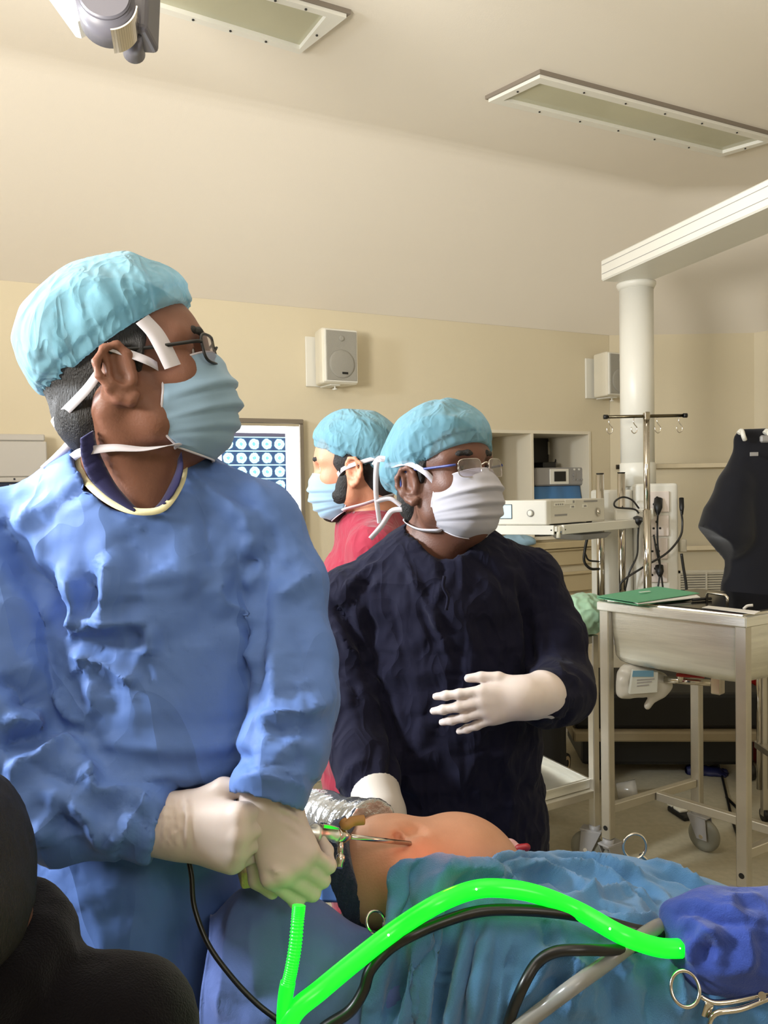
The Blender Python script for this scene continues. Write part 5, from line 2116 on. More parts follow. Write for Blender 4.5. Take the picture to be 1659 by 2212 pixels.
def body_field(F, pts):
    """one continuous body: neck, trunk, arms, legs with tapers"""
    g = pts
    F.chain([g['neck_top'], g['neck']], [0.054, 0.060], 0.03)
    F.cone(g['neck'], g['chest'], 0.056, 0.09, 0.05)
    for s in ('l', 'r'):
        F.cone(g['neck'], g["sh_" + s], 0.044, 0.032, 0.04)
        F.cone(g['chest'], g["sh_" + s], 0.055, 0.030, 0.03)
        F.chain([g['sh_' + s], g['el_' + s], g['wr_' + s]], [0.033, 0.028, 0.022], 0.02)
        F.cone(g['pelvis'], g['hip_' + s], 0.09, 0.075, 0.05)
        F.chain([g['hip_' + s], g['kn_' + s], g['an_' + s]], [0.074, 0.052, 0.036], 0.03)
        fo = unit(g['face'] * np.array([1, 1, 0]))
        F.cone(g['an_' + s] + np.array([0, 0, -0.045]) - fo * 0.03, g['an_' + s] + np.array([0, 0, -0.055]) + fo * 0.13, 0.036, 0.030, 0.02)
    F.cone(g['chest'], g['waist'], 0.095, 0.09, 0.06)
    F.cone(g['waist'], g['pelvis'], 0.09, 0.10, 0.06)


def stand(g, px, d, ztop, face, hipw=0.085):
    """pelvis, hips, knees and ankles under a standing person"""
    f = unit(np.array(face) * np.array([1, 1, 0]))
    l = np.array([-f[1], f[0], 0])
    c = P(px, 1600, d)
    c[2] = ztop
    g['pelvis'] = c
    g['face'] = f
    for s, k in (('l', 1), ('r', -1)):
        g['hip_' + s] = c + l * hipw * k + np.array([0, 0, -0.03])
        g['kn_' + s] = c + l * hipw * k + np.array([0, 0, -ztop + 0.47]) + f * 0.02
        g['an_' + s] = c + l * hipw * k + np.array([0, 0, -ztop + 0.09])
    return g



def footwear(root, g, cloth):
    """trouser legs below the gown and clogs"""
    a, b = np.minimum(g['an_l'], g['an_r']), np.maximum(g['an_l'], g['an_r'])
    T = Field(np.array([a[0] - 0.14, a[1] - 0.24, 0.0]), np.array([b[0] + 0.14, b[1] + 0.24, 0.62]), 0.011)
    H = Field(np.array([a[0] - 0.14, a[1] - 0.26, -0.02]), np.array([b[0] + 0.14, b[1] + 0.24, 0.16]), 0.009)
    fo = g['face']
    for s in ('l', 'r'):
        T.cone(g['kn_' + s], g['an_' + s] + np.array([0, 0, 0.03]), 0.072, 0.068, 0.01)
        p = g['an_' + s] * np.array([1, 1, 0])
        H.cone(p - fo * 0.045 + np.array([0, 0, 0.045]), p + fo * 0.14 + np.array([0, 0, 0.04]), 0.048, 0.043, 0.01)
    T.plane((0, 0, 0.075), (0, 0, -1))
    H.plane((0, 0, 0.001), (0, 0, -1))
    field_obj(T, 'trousers', cloth, root)
    field_obj(H, 'shoes', M['shoe'], root)
# ---------------------------------------------------------------- the surgeon in the light blue gown
def build_surgeon():
    hd = Head(P(286, 838, 1.0), (math.cos(rad(13)), 0.20, math.sin(rad(13))), (-math.sin(rad(13)), 0.0, math.cos(rad(13))), 1.0)
    g = {'neck_top': hd.w(-0.018, 0, -0.045), 'neck': P(285, 1075, 1.06), 'chest': P(315, 1270, 1.10), 'waist': P(325, 1520, 1.10),
         'sh_l': P(552, 1140, 1.075), 'el_l': P(640, 1490, 1.00), 'wr_l': P(588, 1710, 0.935),
         'sh_r': P(10, 1165, 1.05), 'el_r': P(-5, 1600, 0.97), 'wr_r': P(335, 1775, 0.94)}
    stand(g, 255, 1.14, 0.90, (0.1, -1, 0), 0.075)
    root = thing('person', 'surgeon in light blue gown and bouffant cap, eyes on something to the right', 'person', (g['pelvis'][0], g['pelvis'][1], 0))
    # body
    hb = (hd.o - 0.13, hd.o + 0.15, 0.0033)
    F = Field(np.minimum(g['wr_r'], g['el_r']) * [1, 1, 0] + [-0.12, -0.12, 0.0], np.array([g['el_l'][0] + 0.12, g['pelvis'][1] + 0.24, hd.o[2] + 0.17]), 0.010, [hb])
    body_field(F, g)
    hd.skin(F)
    # tendon of the turned neck, adam's apple
    F.cone(hd.w(-0.03, -0.055, -0.03), P(320, 1085, 0.995), 0.016, 0.012, 0.03)
    F.cone(P(362, 975, 1.01), P(325, 1075, 1.0), 0.026, 0.026, 0.04)
    field_obj(F, 'body', M['skin_a'], root)
    hd.extras(root, M['skin_a'], M['hair'])
    hd.hair(root, M['hair'], low=-0.062)
    hd.cap(root, M['cap'], c=(-0.002, 0, 0.070), r=(0.106, 0.094, 0.093), slope=0.45, z0=0.0465, puff=(((-0.055, 0, 0.055), (0.060, 0.080, 0.062)),), folds=(
        ([(0.05, -0.07, 0.115), (0.0, -0.085, 0.095), (-0.05, -0.08, 0.06)], 0.003, 0.006),
        ([(0.07, -0.05, 0.125), (0.09, -0.04, 0.085)], 0.003, 0.006),
        ([(-0.06, -0.07, 0.10), (-0.075, -0.055, 0.06), (-0.07, -0.05, 0.04)], 0.003, 0.006)))
    hd.mask(root, M['mask_blue'], seed=1, xf=0.122, zt=0.020)
    hd.glasses(root, M['black'], x=0.110, w_=0.052, h_=0.036)
    c = hd.mask_corner
    # upper tie: cheek corner, over the ear, to the back of the head; lower tie round the jaw to the nape
    L = lambda p: tuple((hd.R.T @ (np.array(p) - hd.o)) / hd.s)
    tr, br = L(c['tr']), L(c['br'])
    hd.tie(root, [tr, (0.030, -0.080, 0.012), (0.008, -0.0835, 0.026), (-0.010, -0.0885, 0.036)], 0.010)
    hd.tie(root, [(-0.026, -0.086, 0.008), (-0.045, -0.078, -0.006), (-0.075, -0.055, -0.020), (-0.098, -0.02, -0.026), (-0.104, 0.02, -0.026)], 0.011)
    hd.tie(root, [br, (0.035, -0.062, -0.088), (0.0, -0.064, -0.085), (-0.035, -0.060, -0.075), (-0.070, -0.045, -0.070), (-0.088, -0.015, -0.070)], 0.010, tw=3.1)
    ribbon(root, 'mask_tie', smooth_path([P(180, 838, .985), P(140, 850, .985), P(122, 868, .98), P(126, 893, .98), P(150, 902, .98), P(182, 895, .985)], 6), 0.011, 'tie_white', 1.0)
    ribbon(root, 'mask_tie', smooth_path([P(196, 848, .985), P(165, 842, .985), P(128, 838, .985), P(122, 846, .985)], 6), 0.010, 'tie_white', 0.6)
    ribbon(root, 'mask_tie', smooth_path([P(190, 925, .985), P(165, 942, .99), P(140, 970, 1.0), P(118, 992, 1.01), P(95, 1012, 1.02)], 6), 0.010, 'tie_white', 1.2)
    # strip of tape holding the mask to the temple
    ribbon(root, 'tape', smooth_path([hd.w(0.036, -0.082, 0.060), hd.w(0.046, -0.0795, 0.042), hd.w(0.052, -0.078, 0.020), hd.w(0.056, -0.076, 0.000)], 8), 0.024, 'tie_white', 0.0, hd.o).data.materials[0] = M['tie_white']
    # navy scrub collar inside the neckline: two bands from the nape to the v of the throat
    BF = F
    colv, colq = [], []
    for outer, inner in (
        ([(174, 946), (176, 985), (192, 1030), (228, 1068), (272, 1096), (292, 1104)], [(200, 930), (208, 965), (225, 1005), (250, 1050), (280, 1086), (297, 1103)]),
        ([(392, 975), (396, 1010), (386, 1048), (362, 1084), (335, 1100)], [(384, 990), (380, 1015), (366, 1048), (348, 1080), (332, 1099)]),
    ):
        po, pi_ = smooth_path(np.c_[np.array(outer, float), np.zeros(len(outer))], 6), smooth_path(np.c_[np.array(inner, float), np.zeros(len(inner))], 6)
        n0 = len(colv)
        for a, b in zip(po, pi_):
            qa, qb = BF.trace(a[0], a[1]), BF.trace(b[0], b[1])
            da = np.dot(CAM_POS - qa, CAM_R[:, 2]) * -1
            db = np.dot(qb - CAM_POS, -CAM_R[:, 2])
            da = min(np.dot(qa - CAM_POS, -CAM_R[:, 2]), db)
            for t in np.linspace(0, 1, 6):
                x, y = a[:2] * (1 - t) + b[:2] * t
                colv.append(P(x, y, (db - 0.006 - 0.010 * (1 - t) - 0.004 * math.sin(t * 3.1))))
        for r_ in range(len(po) - 1):
            for c_ in range(5):
                k0_ = n0 + r_ * 6 + c_
                colq.append((k0_, k0_ + 1, k0_ + 7, k0_ + 6))
    co = obj_np('scrub_collar', colv, colq, M['scrub_navy'], root)
    co.modifiers.new('thick', 'SOLIDIFY').thickness = 0.002
    # gown
    G = Field([P(-330, 1600, .95)[0], 0.76, 0.22], [g['el_l'][0] + 0.14, 1.42, P(300, 940, 1.0)[2]], 0.009, [([-9, -9, 0.90], [9, 9, 9], 0.0050)])
    fl = (np.array([0.2, 0.98, 0]), 1.28)
    G.cone(P(318, 1210, 1.085), P(335, 1540, 1.075), 0.158, 0.168, 0.0, fl)
    G.cone(P(335, 1540, 1.075), P(315, 1640, 1.09), 0.165, 0.155, 0.03, fl)
    G.cone(P(285, 1075, 1.07), P(548, 1126, 1.07), 0.078, 0.058, 0.05)
    G.cone(P(285, 1075, 1.07), P(10, 1165, 1.05), 0.078, 0.064, 0.05)
    G.cone(P(285, 1060, 1.075), P(310, 1200, 1.09), 0.085, 0.13, 0.05)
    # sleeves
    G.chain([P(552, 1128, 1.07), P(618, 1265, 1.05), P(640, 1420, 1.01), P(640, 1500, 0.985)], [0.060, 0.050, 0.048, 0.050], 0.02)
    G.chain([P(640, 1500, 0.985), P(612, 1610, 0.955), P(583, 1700, 0.935)], [0.051, 0.050, 0.048], 0.012)
    G.chain([P(5, 1160, 1.05), P(8, 1350, 1.02), P(0, 1590, 0.96)], [0.066, 0.068, 0.068], 0.014)
    G.chain([P(0, 1640, 0.96), P(150, 1715, 0.945), P(325, 1775, 0.94)], [0.070, 0.063, 0.045], 0.014)
    # skirt, with the upper gown bloused over the waist tie
    G.cone(P(315, 1645, 1.11), P(255, 1900, 1.12), 0.134, 0.172, 0.006, fl)
    zb = P(240, 2300, 1.14)
    G.cone(P(255, 1900, 1.12), (zb[0], zb[1], 0.25), 0.175, 0.205, 0.03, fl)
    G.ell(P(330, 1575, 1.06), (0.175, 0.135, 0.055), None, 0.02)
    G.fold(G.line([(200, 1625), (290, 1640), (390, 1646), (470, 1640), (520, 1628)]), -0.016, 0.010)
    base = Field.__new__(Field)
    base.ax, base.F = G.ax, G.F.copy()
    # the folds one can see, each pressed in along its own line
    # neck opening
    rim = [(178, 958), (172, 990), (182, 1030), (215, 1070), (262, 1098), (310, 1108), (355, 1098), (388, 1055), (398, 1010), (388, 985)]
    G.cut_cone(hd.w(-0.025, 0, -0.03), P(290, 1050, 1.035), 0.061, 0.067, 0.004)
    G.cut_cone(P(292, 1000, 0.90), P(288, 1018, 1.05), 0.052, 0.060, 0.006)
    cuffs = []
    for a, b in ((P(585, 1706, .934), P(615, 1610, .955)), (P(326, 1775, .94), P(200, 1735, .943))):
        e = unit(a - b)
        G.cut_cone(a + e * 0.066, a + e * 0.09, 0.066, 0.066, 0.003)
        cuffs.append(a)
    V, Q = G.mesh()
    pin = (V[:, 2] < 0.4) | (np.linalg.norm(V - P(288, 1010, 1.03), axis=1) < 0.105)
    for c_ in cuffs:
        pin |= np.linalg.norm(V - c_, axis=1) < 0.052
    V2 = relax_cloth(V, Q, G, slack=1.035, steps=30, iters=5, pin=pin, gap=-0.004, bend=0.07)
    V2 = V2 + vnormals(V2, Q) * (0.0036 * ridged(V2[:, 0] * 8 + V2[:, 2] * 4, V2[:, 1] * 8, V2[:, 2] * 9 - V2[:, 0] * 5, 11) * np.clip(0.6 + vnoise(V2[:, 0] * 5, V2[:, 1] * 5, V2[:, 2] * 5, 2), 0, 1) * ~pin)[:, None]
    V2 = crease(V2, Q, [
        ([(120, 1090), (190, 1050), (215, 1040)], -0.006, 0.007), ([(0, 1170), (60, 1110), (130, 1085)], 0.006, 0.010),
        ([(140, 1390), (125, 1320), (60, 1230), (15, 1150), (0, 1110)], -0.013, 0.012),
        ([(155, 1385), (165, 1300), (150, 1230)], 0.011, 0.012), ([(160, 1380), (215, 1330), (240, 1250), (225, 1190)], 0.012, 0.013),
        ([(120, 1220), (105, 1260), (130, 1300)], -0.008, 0.012), ([(180, 1240), (195, 1290), (175, 1350)], -0.010, 0.012),
        ([(200, 1350), (260, 1345), (325, 1348)], 0.010, 0.009), ([(328, 1345), (322, 1390), (318, 1420)], 0.007, 0.008), ([(270, 1370), (310, 1372)], -0.008, 0.012),
        ([(145, 1415), (200, 1420), (270, 1460), (278, 1480)], 0.008, 0.009), ([(140, 1470), (185, 1440), (200, 1500), (195, 1560)], 0.006, 0.012),
        ([(115, 1490), (150, 1545), (200, 1570)], 0.008, 0.010),
        ([(430, 1080), (450, 1160), (475, 1270)], -0.007, 0.015), ([(480, 1200), (475, 1290), (520, 1320), (565, 1345)], 0.007, 0.010),
        ([(520, 1215), (562, 1212)], -0.009, 0.010), ([(490, 1330), (530, 1400), (560, 1435)], 0.006, 0.012), ([(300, 1130), (340, 1160), (430, 1130)], -0.005, 0.02),
        ([(240, 1150), (300, 1200), (330, 1240)], -0.006, 0.025), ([(390, 1270), (430, 1330), (440, 1400)], -0.006, 0.03),
        ([(570, 1110), (574, 1230), (566, 1330), (560, 1440), (545, 1550)], -0.006, 0.009),
        ([(400, 1000), (450, 1060), (520, 1110), (565, 1190)], 0.005, 0.008), ([(450, 1010), (520, 1025), (580, 1075)], 0.004, 0.010),
        ([(470, 1060), (520, 1078), (570, 1100)], -0.004, 0.010),
        ([(590, 1120), (600, 1200), (640, 1250)], -0.005, 0.012), ([(600, 1300), (640, 1260), (688, 1235)], 0.006, 0.009),
        ([(600, 1390), (595, 1480), (585, 1540)], 0.006, 0.009), ([(620, 1330), (660, 1420), (640, 1480)], -0.006, 0.016),
        ([(548, 1555), (600, 1545), (660, 1535), (722, 1510)], 0.010, 0.009), ([(560, 1580), (620, 1568), (690, 1550)], -0.010, 0.011),
        ([(560, 1620), (580, 1580), (620, 1565), (672, 1580)], 0.006, 0.009), ([(640, 1600), (650, 1660)], -0.006, 0.012), ([(570, 1640), (560, 1680)], 0.005, 0.009),
        ([(500, 1690), (560, 1676), (640, 1690), (660, 1720)], 0.005, 0.008),
        ([(0, 1450), (50, 1490), (85, 1540)], -0.012, 0.012), ([(0, 1560), (60, 1562), (105, 1570)], 0.010, 0.010), ([(0, 1610), (60, 1590), (110, 1575)], -0.010, 0.010),
        ([(0, 1660), (80, 1640), (140, 1600), (180, 1630)], 0.009, 0.010), ([(40, 1632), (110, 1670), (200, 1710)], -0.005, 0.008), ([(180, 1630), (190, 1680), (210, 1710), (310, 1700)], 0.010, 0.009),
        ([(40, 1640), (30, 1700), (48, 1770)], 0.006, 0.009), ([(130, 1730), (190, 1770), (215, 1845)], 0.009, 0.010), ([(120, 1760), (160, 1810)], -0.009, 0.014),
        ([(215, 1845), (260, 1800), (300, 1740), (315, 1710)], 0.008, 0.009), ([(270, 1730), (300, 1760), (322, 1780)], -0.006, 0.010), ([(0, 1760), (60, 1790), (130, 1812)], 0.006, 0.010),
        ([(60, 1850), (140, 1880), (220, 2000), (230, 2200)], 0.006, 0.03), ([(330, 1860), (380, 1950), (400, 2150)], -0.010, 0.03), ([(300, 1680), (330, 1900), (300, 2180)], 0.005, 0.03),
    ])
    obj_np('gown', V2, Q, M['gown_blue'], root)
    # cream binding round the neck opening
    pts = [P(*r) for r in [(180, 950, 1.03), (168, 985, 1.01), (180, 1030, .985), (215, 1068, .965), (262, 1096, .955), (310, 1106, .95), (355, 1096, .955), (388, 1050, .975), (398, 1010, 1.0), (390, 985, 1.03)]]
    ribbon(root, 'neck_binding', smooth_path(pts, 6), 0.0085, 'trim', 0.0, None, side=(0.05, -1, 0.25))
    # gloves
    F = Field(P(430, 1790, .93) - 0.17, P(430, 1790, .93) + 0.16, 0.0026)
    W = P(378, 1782, 0.938)
    hand_field(F, W, P(510, 1812, 0.905) - W, P(420, 1700, .93) - P(420, 1800, .93), True, 1.0, ((62, 85, 50), (66, 88, 50), (68, 88, 50), (70, 85, 50)),
               (4, 1, -2, -5), ((0.80, 0.55, -0.25), (0.98, 0.05, -0.25), (0.85, -0.1, -0.5)), 1.10, cuff=(P(318, 1775, .94), 0.033, 0.0385))
    F.plane(P(328, 1775, .94), P(318, 1775, .94) - P(372, 1775, .935))
    V, Q = F.mesh()
    V = crease(V, Q, [([(x, 1712), (x + 8, 1750), (x + 10, 1795), (x + 4, 1838)], 0.0022 if k % 2 else -0.0020, 0.0032) for k, x in enumerate((338, 345, 352, 359, 367, 375, 384, 394))], 1.0)
    obj_np('glove', V, Q, M['glove'], root)
    F = Field(P(610, 1830, .92) - 0.17, P(610, 1830, .92) + 0.16, 0.0026)
    W = P(578, 1730, 0.945)
    hand_field(F, W, P(620, 1852, 0.918) - W, P(585, 1895, .92) - P(688, 1805, .925), False, 0.90,
               ((48, 70, 45), (55, 80, 50), (58, 85, 50), (55, 85, 50)), (2, 0, 0, 0), ((0.72, 0.62, -0.30), (0.95, 0.25, -0.2), (0.8, -0.45, -0.2)), 1.24, dev=-14, cuff=(P(580, 1690, .945), 0.036, 0.0385))
    F.plane(P(581, 1694, .945), P(580, 1690, .945) - W)
    V, Q = F.mesh()
    V = crease(V, Q, [([(516, 1712), (560, 1704), (620, 1716), (640, 1730)], 0.003, 0.003), ([(600, 1722), (625, 1742), (650, 1762)], -0.0022, 0.003), ([(590, 1735), (620, 1752), (655, 1780)], 0.0022, 0.003),
                      ([(600, 1752), (630, 1770), (660, 1798)], -0.0018, 0.003), ([(615, 1770), (640, 1785), (665, 1812)], 0.0018, 0.003), ([(585, 1868), (595, 1880), (605, 1888)], 0.002, 0.004)], 1.0)
    obj_np('glove', V, Q, M['glove'], root)
    footwear(root, g, M['scrub_navy'])
    return root, g, hd


SURGEON, SG, SHD = build_surgeon()
# ---------------------------------------------------------------- the assistant in the navy gown
def build_assistant():
    a = rad(50)
    pt = rad(8)
    hd = Head(P(958, 1050, 1.52), (math.cos(a) * math.cos(pt), -math.sin(a) * math.cos(pt), math.sin(pt)),
              (-math.cos(a) * math.sin(pt), math.sin(a) * math.sin(pt), math.cos(pt)), 1.0)
    g = {'neck_top': hd.w(-0.018, 0, -0.045), 'neck': P(945, 1190, 1.56), 'chest': P(955, 1340, 1.58), 'waist': P(960, 1520, 1.58),
         'sh_l': P(1150, 1250, 1.57), 'el_l': P(1212, 1480, 1.49), 'wr_l': P(1180, 1500, 1.38),
         'sh_r': P(752, 1285, 1.54), 'el_r': P(762, 1500, 1.50), 'wr_r': P(812, 1705, 1.38)}
    stand(g, 955, 1.60, 0.82, (0.15, -1, 0))
    root = thing('person', 'assistant in navy gown and white mask holding a gloved hand to the chest', 'person', (g['pelvis'][0], g['pelvis'][1], 0))
    hb = (hd.o - 0.13, hd.o + 0.15, 0.0036)
    F = Field([g['el_r'][0] - 0.12, 1.2, 0.0], [g['el_l'][0] + 0.12, 1.86, hd.o[2] + 0.16], 0.010, [hb])
    body_field(F, g)
    hd.skin(F)
    F.cone(hd.w(0.045, 0, -0.085), P(945, 1195, 1.52), 0.030, 0.028, 0.04)
    field_obj(F, 'body', M['skin_b'], root)
    hd.extras(root, M['skin_b'], M['hair'])
    hd.hair(root, M['hair'], low=-0.066)
    hd.cap(root, M['cap'], c=(0.002, 0, 0.066), r=(0.107, 0.093, 0.096), puff=(((-0.062, 0, 0.040), (0.062, 0.082, 0.066)),), slope=0.40, z0=0.026, seed=9, folds=(
        ([(-0.04, -0.06, 0.03), (-0.03, -0.085, 0.06), (-0.01, -0.09, 0.09)], 0.003, 0.005),
        ([(-0.01, -0.085, 0.035), (0.0, -0.09, 0.06), (0.02, -0.085, 0.09)], 0.003, 0.005),
        ([(-0.02, -0.088, 0.03), (-0.012, -0.09, 0.06)], 0.003, 0.004),
        ([(0.05, -0.055, 0.15), (0.03, -0.01, 0.165), (0.0, 0.04, 0.160)], -0.004, 0.007)))
    hd.mask(root, M['mask_white'], seed=5, zt=0.016, zb=-0.108, xf=0.122, pleats=((0.30, 0.006), (0.52, 0.004), (0.70, 0.006)))
    hd.glasses(root, M['chrome'], rimless=True, x=0.112, drop=0.002, w_=0.046, h_=0.033, temple_m=mat('blue_temple', (56, 66, 128), 0.35))
    L = lambda p: tuple((hd.R.T @ (np.array(p) - hd.o)) / hd.s)
    c = hd.mask_corner
    tr, br = L(c['tr']), L(c['br'])
    hd.tie(root, [tr, (0.035, -0.079, 0.022), (0.004, -0.088, 0.043), (-0.03, -0.090, 0.046), (-0.07, -0.080, 0.052), (-0.10, -0.05, 0.056)], 0.010)
    hd.tie(root, [br, (0.028, -0.060, -0.086), (-0.008, -0.066, -0.080), (-0.045, -0.062, -0.066), (-0.075, -0.040, -0.056), (-0.088, 0.0, -0.056)], 0.010)
    for pts, wd in (([(830, 992), (815, 998), (812, 1060), (820, 1130)], 0.010), ([(868, 1100), (845, 1105), (825, 1135), (800, 1164)], 0.010),
                    ([(866, 1092), (845, 1078), (825, 1080), (812, 1086)], 0.008), ([(832, 990), (818, 990), (806, 1005)], 0.008)):
        ribbon(root, 'mask_tie', smooth_path([P(x, y, 1.49) for x, y in pts], 6), wd, 'tie_white', 0.7)
    # gown
    G = Field([g['el_r'][0] - 0.14, 1.22, 0.22], [g['el_l'][0] + 0.14, 1.88, P(900, 1110, 1.5)[2]], 0.0068)
    fl = (np.array([0.1, 0.99, 0]), 1.30)
    G.cone(P(955, 1310, 1.565), P(955, 1560, 1.57), 0.178, 0.185, 0.0, fl)
    G.cone(P(955, 1560, 1.57), P(960, 1780, 1.58), 0.185, 0.195, 0.03, fl)
    zb = P(960, 1900, 1.60)
    G.cone(P(960, 1780, 1.58), (zb[0], zb[1], 0.26), 0.195, 0.215, 0.03, fl)
    for sh in (P(1140, 1250, 1.57), P(760, 1290, 1.54)):
        G.cone(P(945, 1222, 1.575), sh, 0.070, 0.062, 0.04)
    G.chain([P(1138, 1255, 1.57), P(1190, 1370, 1.53), P(1207, 1465, 1.49)], [0.066, 0.062, 0.058], 0.014)
    G.chain([P(1207, 1465, 1.49), P(1216, 1490, 1.42), P(1180, 1503, 1.365)], [0.058, 0.052, 0.049], 0.02)
    G.chain([P(756, 1290, 1.54), P(752, 1400, 1.52), P(762, 1510, 1.49)], [0.064, 0.058, 0.055], 0.014)
    G.chain([P(762, 1510, 1.49), P(780, 1620, 1.44), P(800, 1690, 1.40)], [0.055, 0.052, 0.052], 0.02)
    # stand collar
    G.cone(P(946, 1222, 1.565), hd.w(-0.042, 0, -0.135), 0.084, 0.064, 0.012)
    base = Field.__new__(Field)
    base.ax, base.F = G.ax, G.F.copy()
    G.plane(P(868, 1132, 1.5), (0.25, -0.55, 1.0))
    G.cut_cone(hd.w(-0.025, 0, -0.04), P(946, 1200, 1.535), 0.061, 0.062, 0.003)
    G.cut_cone(P(975, 1120, 1.36), P(962, 1160, 1.5), 0.05, 0.05, 0.006)
    for a_, b_ in ((P(1172, 1502, 1.352), P(1222, 1500, 1.385)), (P(802, 1700, 1.395), P(780, 1620, 1.44))):
        e = unit(a_ - b_)
        G.cut_cone(a_ + e * 0.066, a_ + e * 0.10, 0.066, 0.066, 0.003)
    V, Q = G.mesh()
    V = relax_cloth(V, Q, base, slack=1.06, steps=40, iters=5, pin=(V[:, 2] < 0.4) | (np.linalg.norm(V - P(945, 1170, 1.53), axis=1) < 0.105), gap=-0.005, bend=0.06)
    V = V + vnormals(V, Q) * (0.004 * ridged(V[:, 0] * 8 + V[:, 2] * 4, V[:, 1] * 8, V[:, 2] * 7 - V[:, 0] * 5, 15) * np.clip(0.6 + vnoise(V[:, 0] * 5, V[:, 1] * 5, V[:, 2] * 5, 6), 0, 1))[:, None]
    V = crease(V, Q, [
        ([(850, 1170), (900, 1260), (950, 1370), (985, 1460)], 0.006, 0.006), ([(985, 1180), (1000, 1240), (985, 1300)], 0.004, 0.006),
        ([(735, 1290), (780, 1240), (830, 1210)], 0.005, 0.007), ([(745, 1330), (780, 1280), (800, 1240)], -0.005, 0.008), ([(830, 1270), (850, 1330), (870, 1420)], -0.004, 0.010),
        ([(700, 1290), (740, 1330), (780, 1400), (800, 1500)], -0.008, 0.008), ([(720, 1360), (760, 1400), (790, 1460)], 0.005, 0.007), ([(715, 1440), (760, 1480), (790, 1540)], -0.005, 0.008),
        ([(960, 1250), (940, 1310), (950, 1370)], 0.004, 0.006), ([(940, 1190), (960, 1230), (955, 1260)], -0.005, 0.006), ([(1010, 1190), (1060, 1230), (1120, 1290)], -0.004, 0.01),
        ([(830, 1500), (850, 1620), (840, 1740)], -0.008, 0.010), ([(1120, 1260), (1140, 1350), (1150, 1450)], -0.008, 0.009),
        ([(1190, 1420), (1220, 1460), (1255, 1470)], 0.005, 0.008), ([(1190, 1560), (1215, 1560), (1240, 1530)], -0.005, 0.008),
        ([(1010, 1330), (1020, 1420), (1015, 1540)], 0.003, 0.012), ([(890, 1420), (910, 1540), (905, 1700)], 0.004, 0.014), ([(1080, 1600), (1100, 1700), (1110, 1820)], 0.004, 0.014),
        ([(725, 1700), (740, 1690), (770, 1650), (800, 1640)], 0.005, 0.008)])
    obj_np('gown', V, Q, M['gown_navy'], root)
    # front tie knot
    MB().tube(smooth_path([P(960, 1245, 1.405), P(958, 1268, 1.40), P(968, 1290, 1.40), P(964, 1318, 1.40)], 5), 0.003, 6, flat=1.6).build('tie_band', M['gown_navy'], root)
    # gloves: left on the chest, right behind the wrapped arm
    F = Field(P(1080, 1525, 1.34) - 0.19, P(1080, 1525, 1.34) + 0.19, 0.0027)
    W = P(1146, 1506, 1.33)
    hand_field(F, W, P(1030, 1527, 1.335) - W, P(1060, 1440, 1.33) - P(1050, 1560, 1.33), False, 0.85,
               ((6, 6, 6), (8, 8, 8), (10, 8, 8), (12, 10, 8)), (5, 0, -4, -11), ((0.88, 0.56, -0.10), (0.985, 0.20, -0.10), (0.99, 0.08, -0.1)), flen=1.08, dev=-4,
               cuff=(P(1170, 1502, 1.345), 0.034, 0.042))
    F.fold([P(1168, 1470, 1.30), P(1172, 1510, 1.30), P(1165, 1545, 1.31)], 0.0015, 0.004)
    F.plane(P(1194, 1501, 1.36), P(1194, 1500, 1.37) - W)
    field_obj(F, 'glove', M['glove'], root)
    F = Field(P(826, 1765, 1.33) - 0.17, P(826, 1765, 1.33) + 0.17, 0.003)
    W = P(822, 1748, 1.345)
    hand_field(F, W, P(840, 1850, 1.29) - W, P(770, 1800, 1.33) - P(880, 1790, 1.33), False, 0.98, ((40, 55, 40),) * 4, (5, 1, -3, -7), ((0.72, 0.6, -0.3), (0.95, 0.2, -0.3), (0.95, 0, -0.3)), 1.2,
               cuff=(P(810, 1715, 1.375), 0.040, 0.045))
    F.plane(P(812, 1715, 1.375), P(808, 1712, 1.385) - W)
    field_obj(F, 'glove', mat('glove_grey', (186, 178, 168), 0.5, vary=0.03), root, )
    footwear(root, g, M['scrub_navy'])
    return root


ASSISTANT = build_assistant()


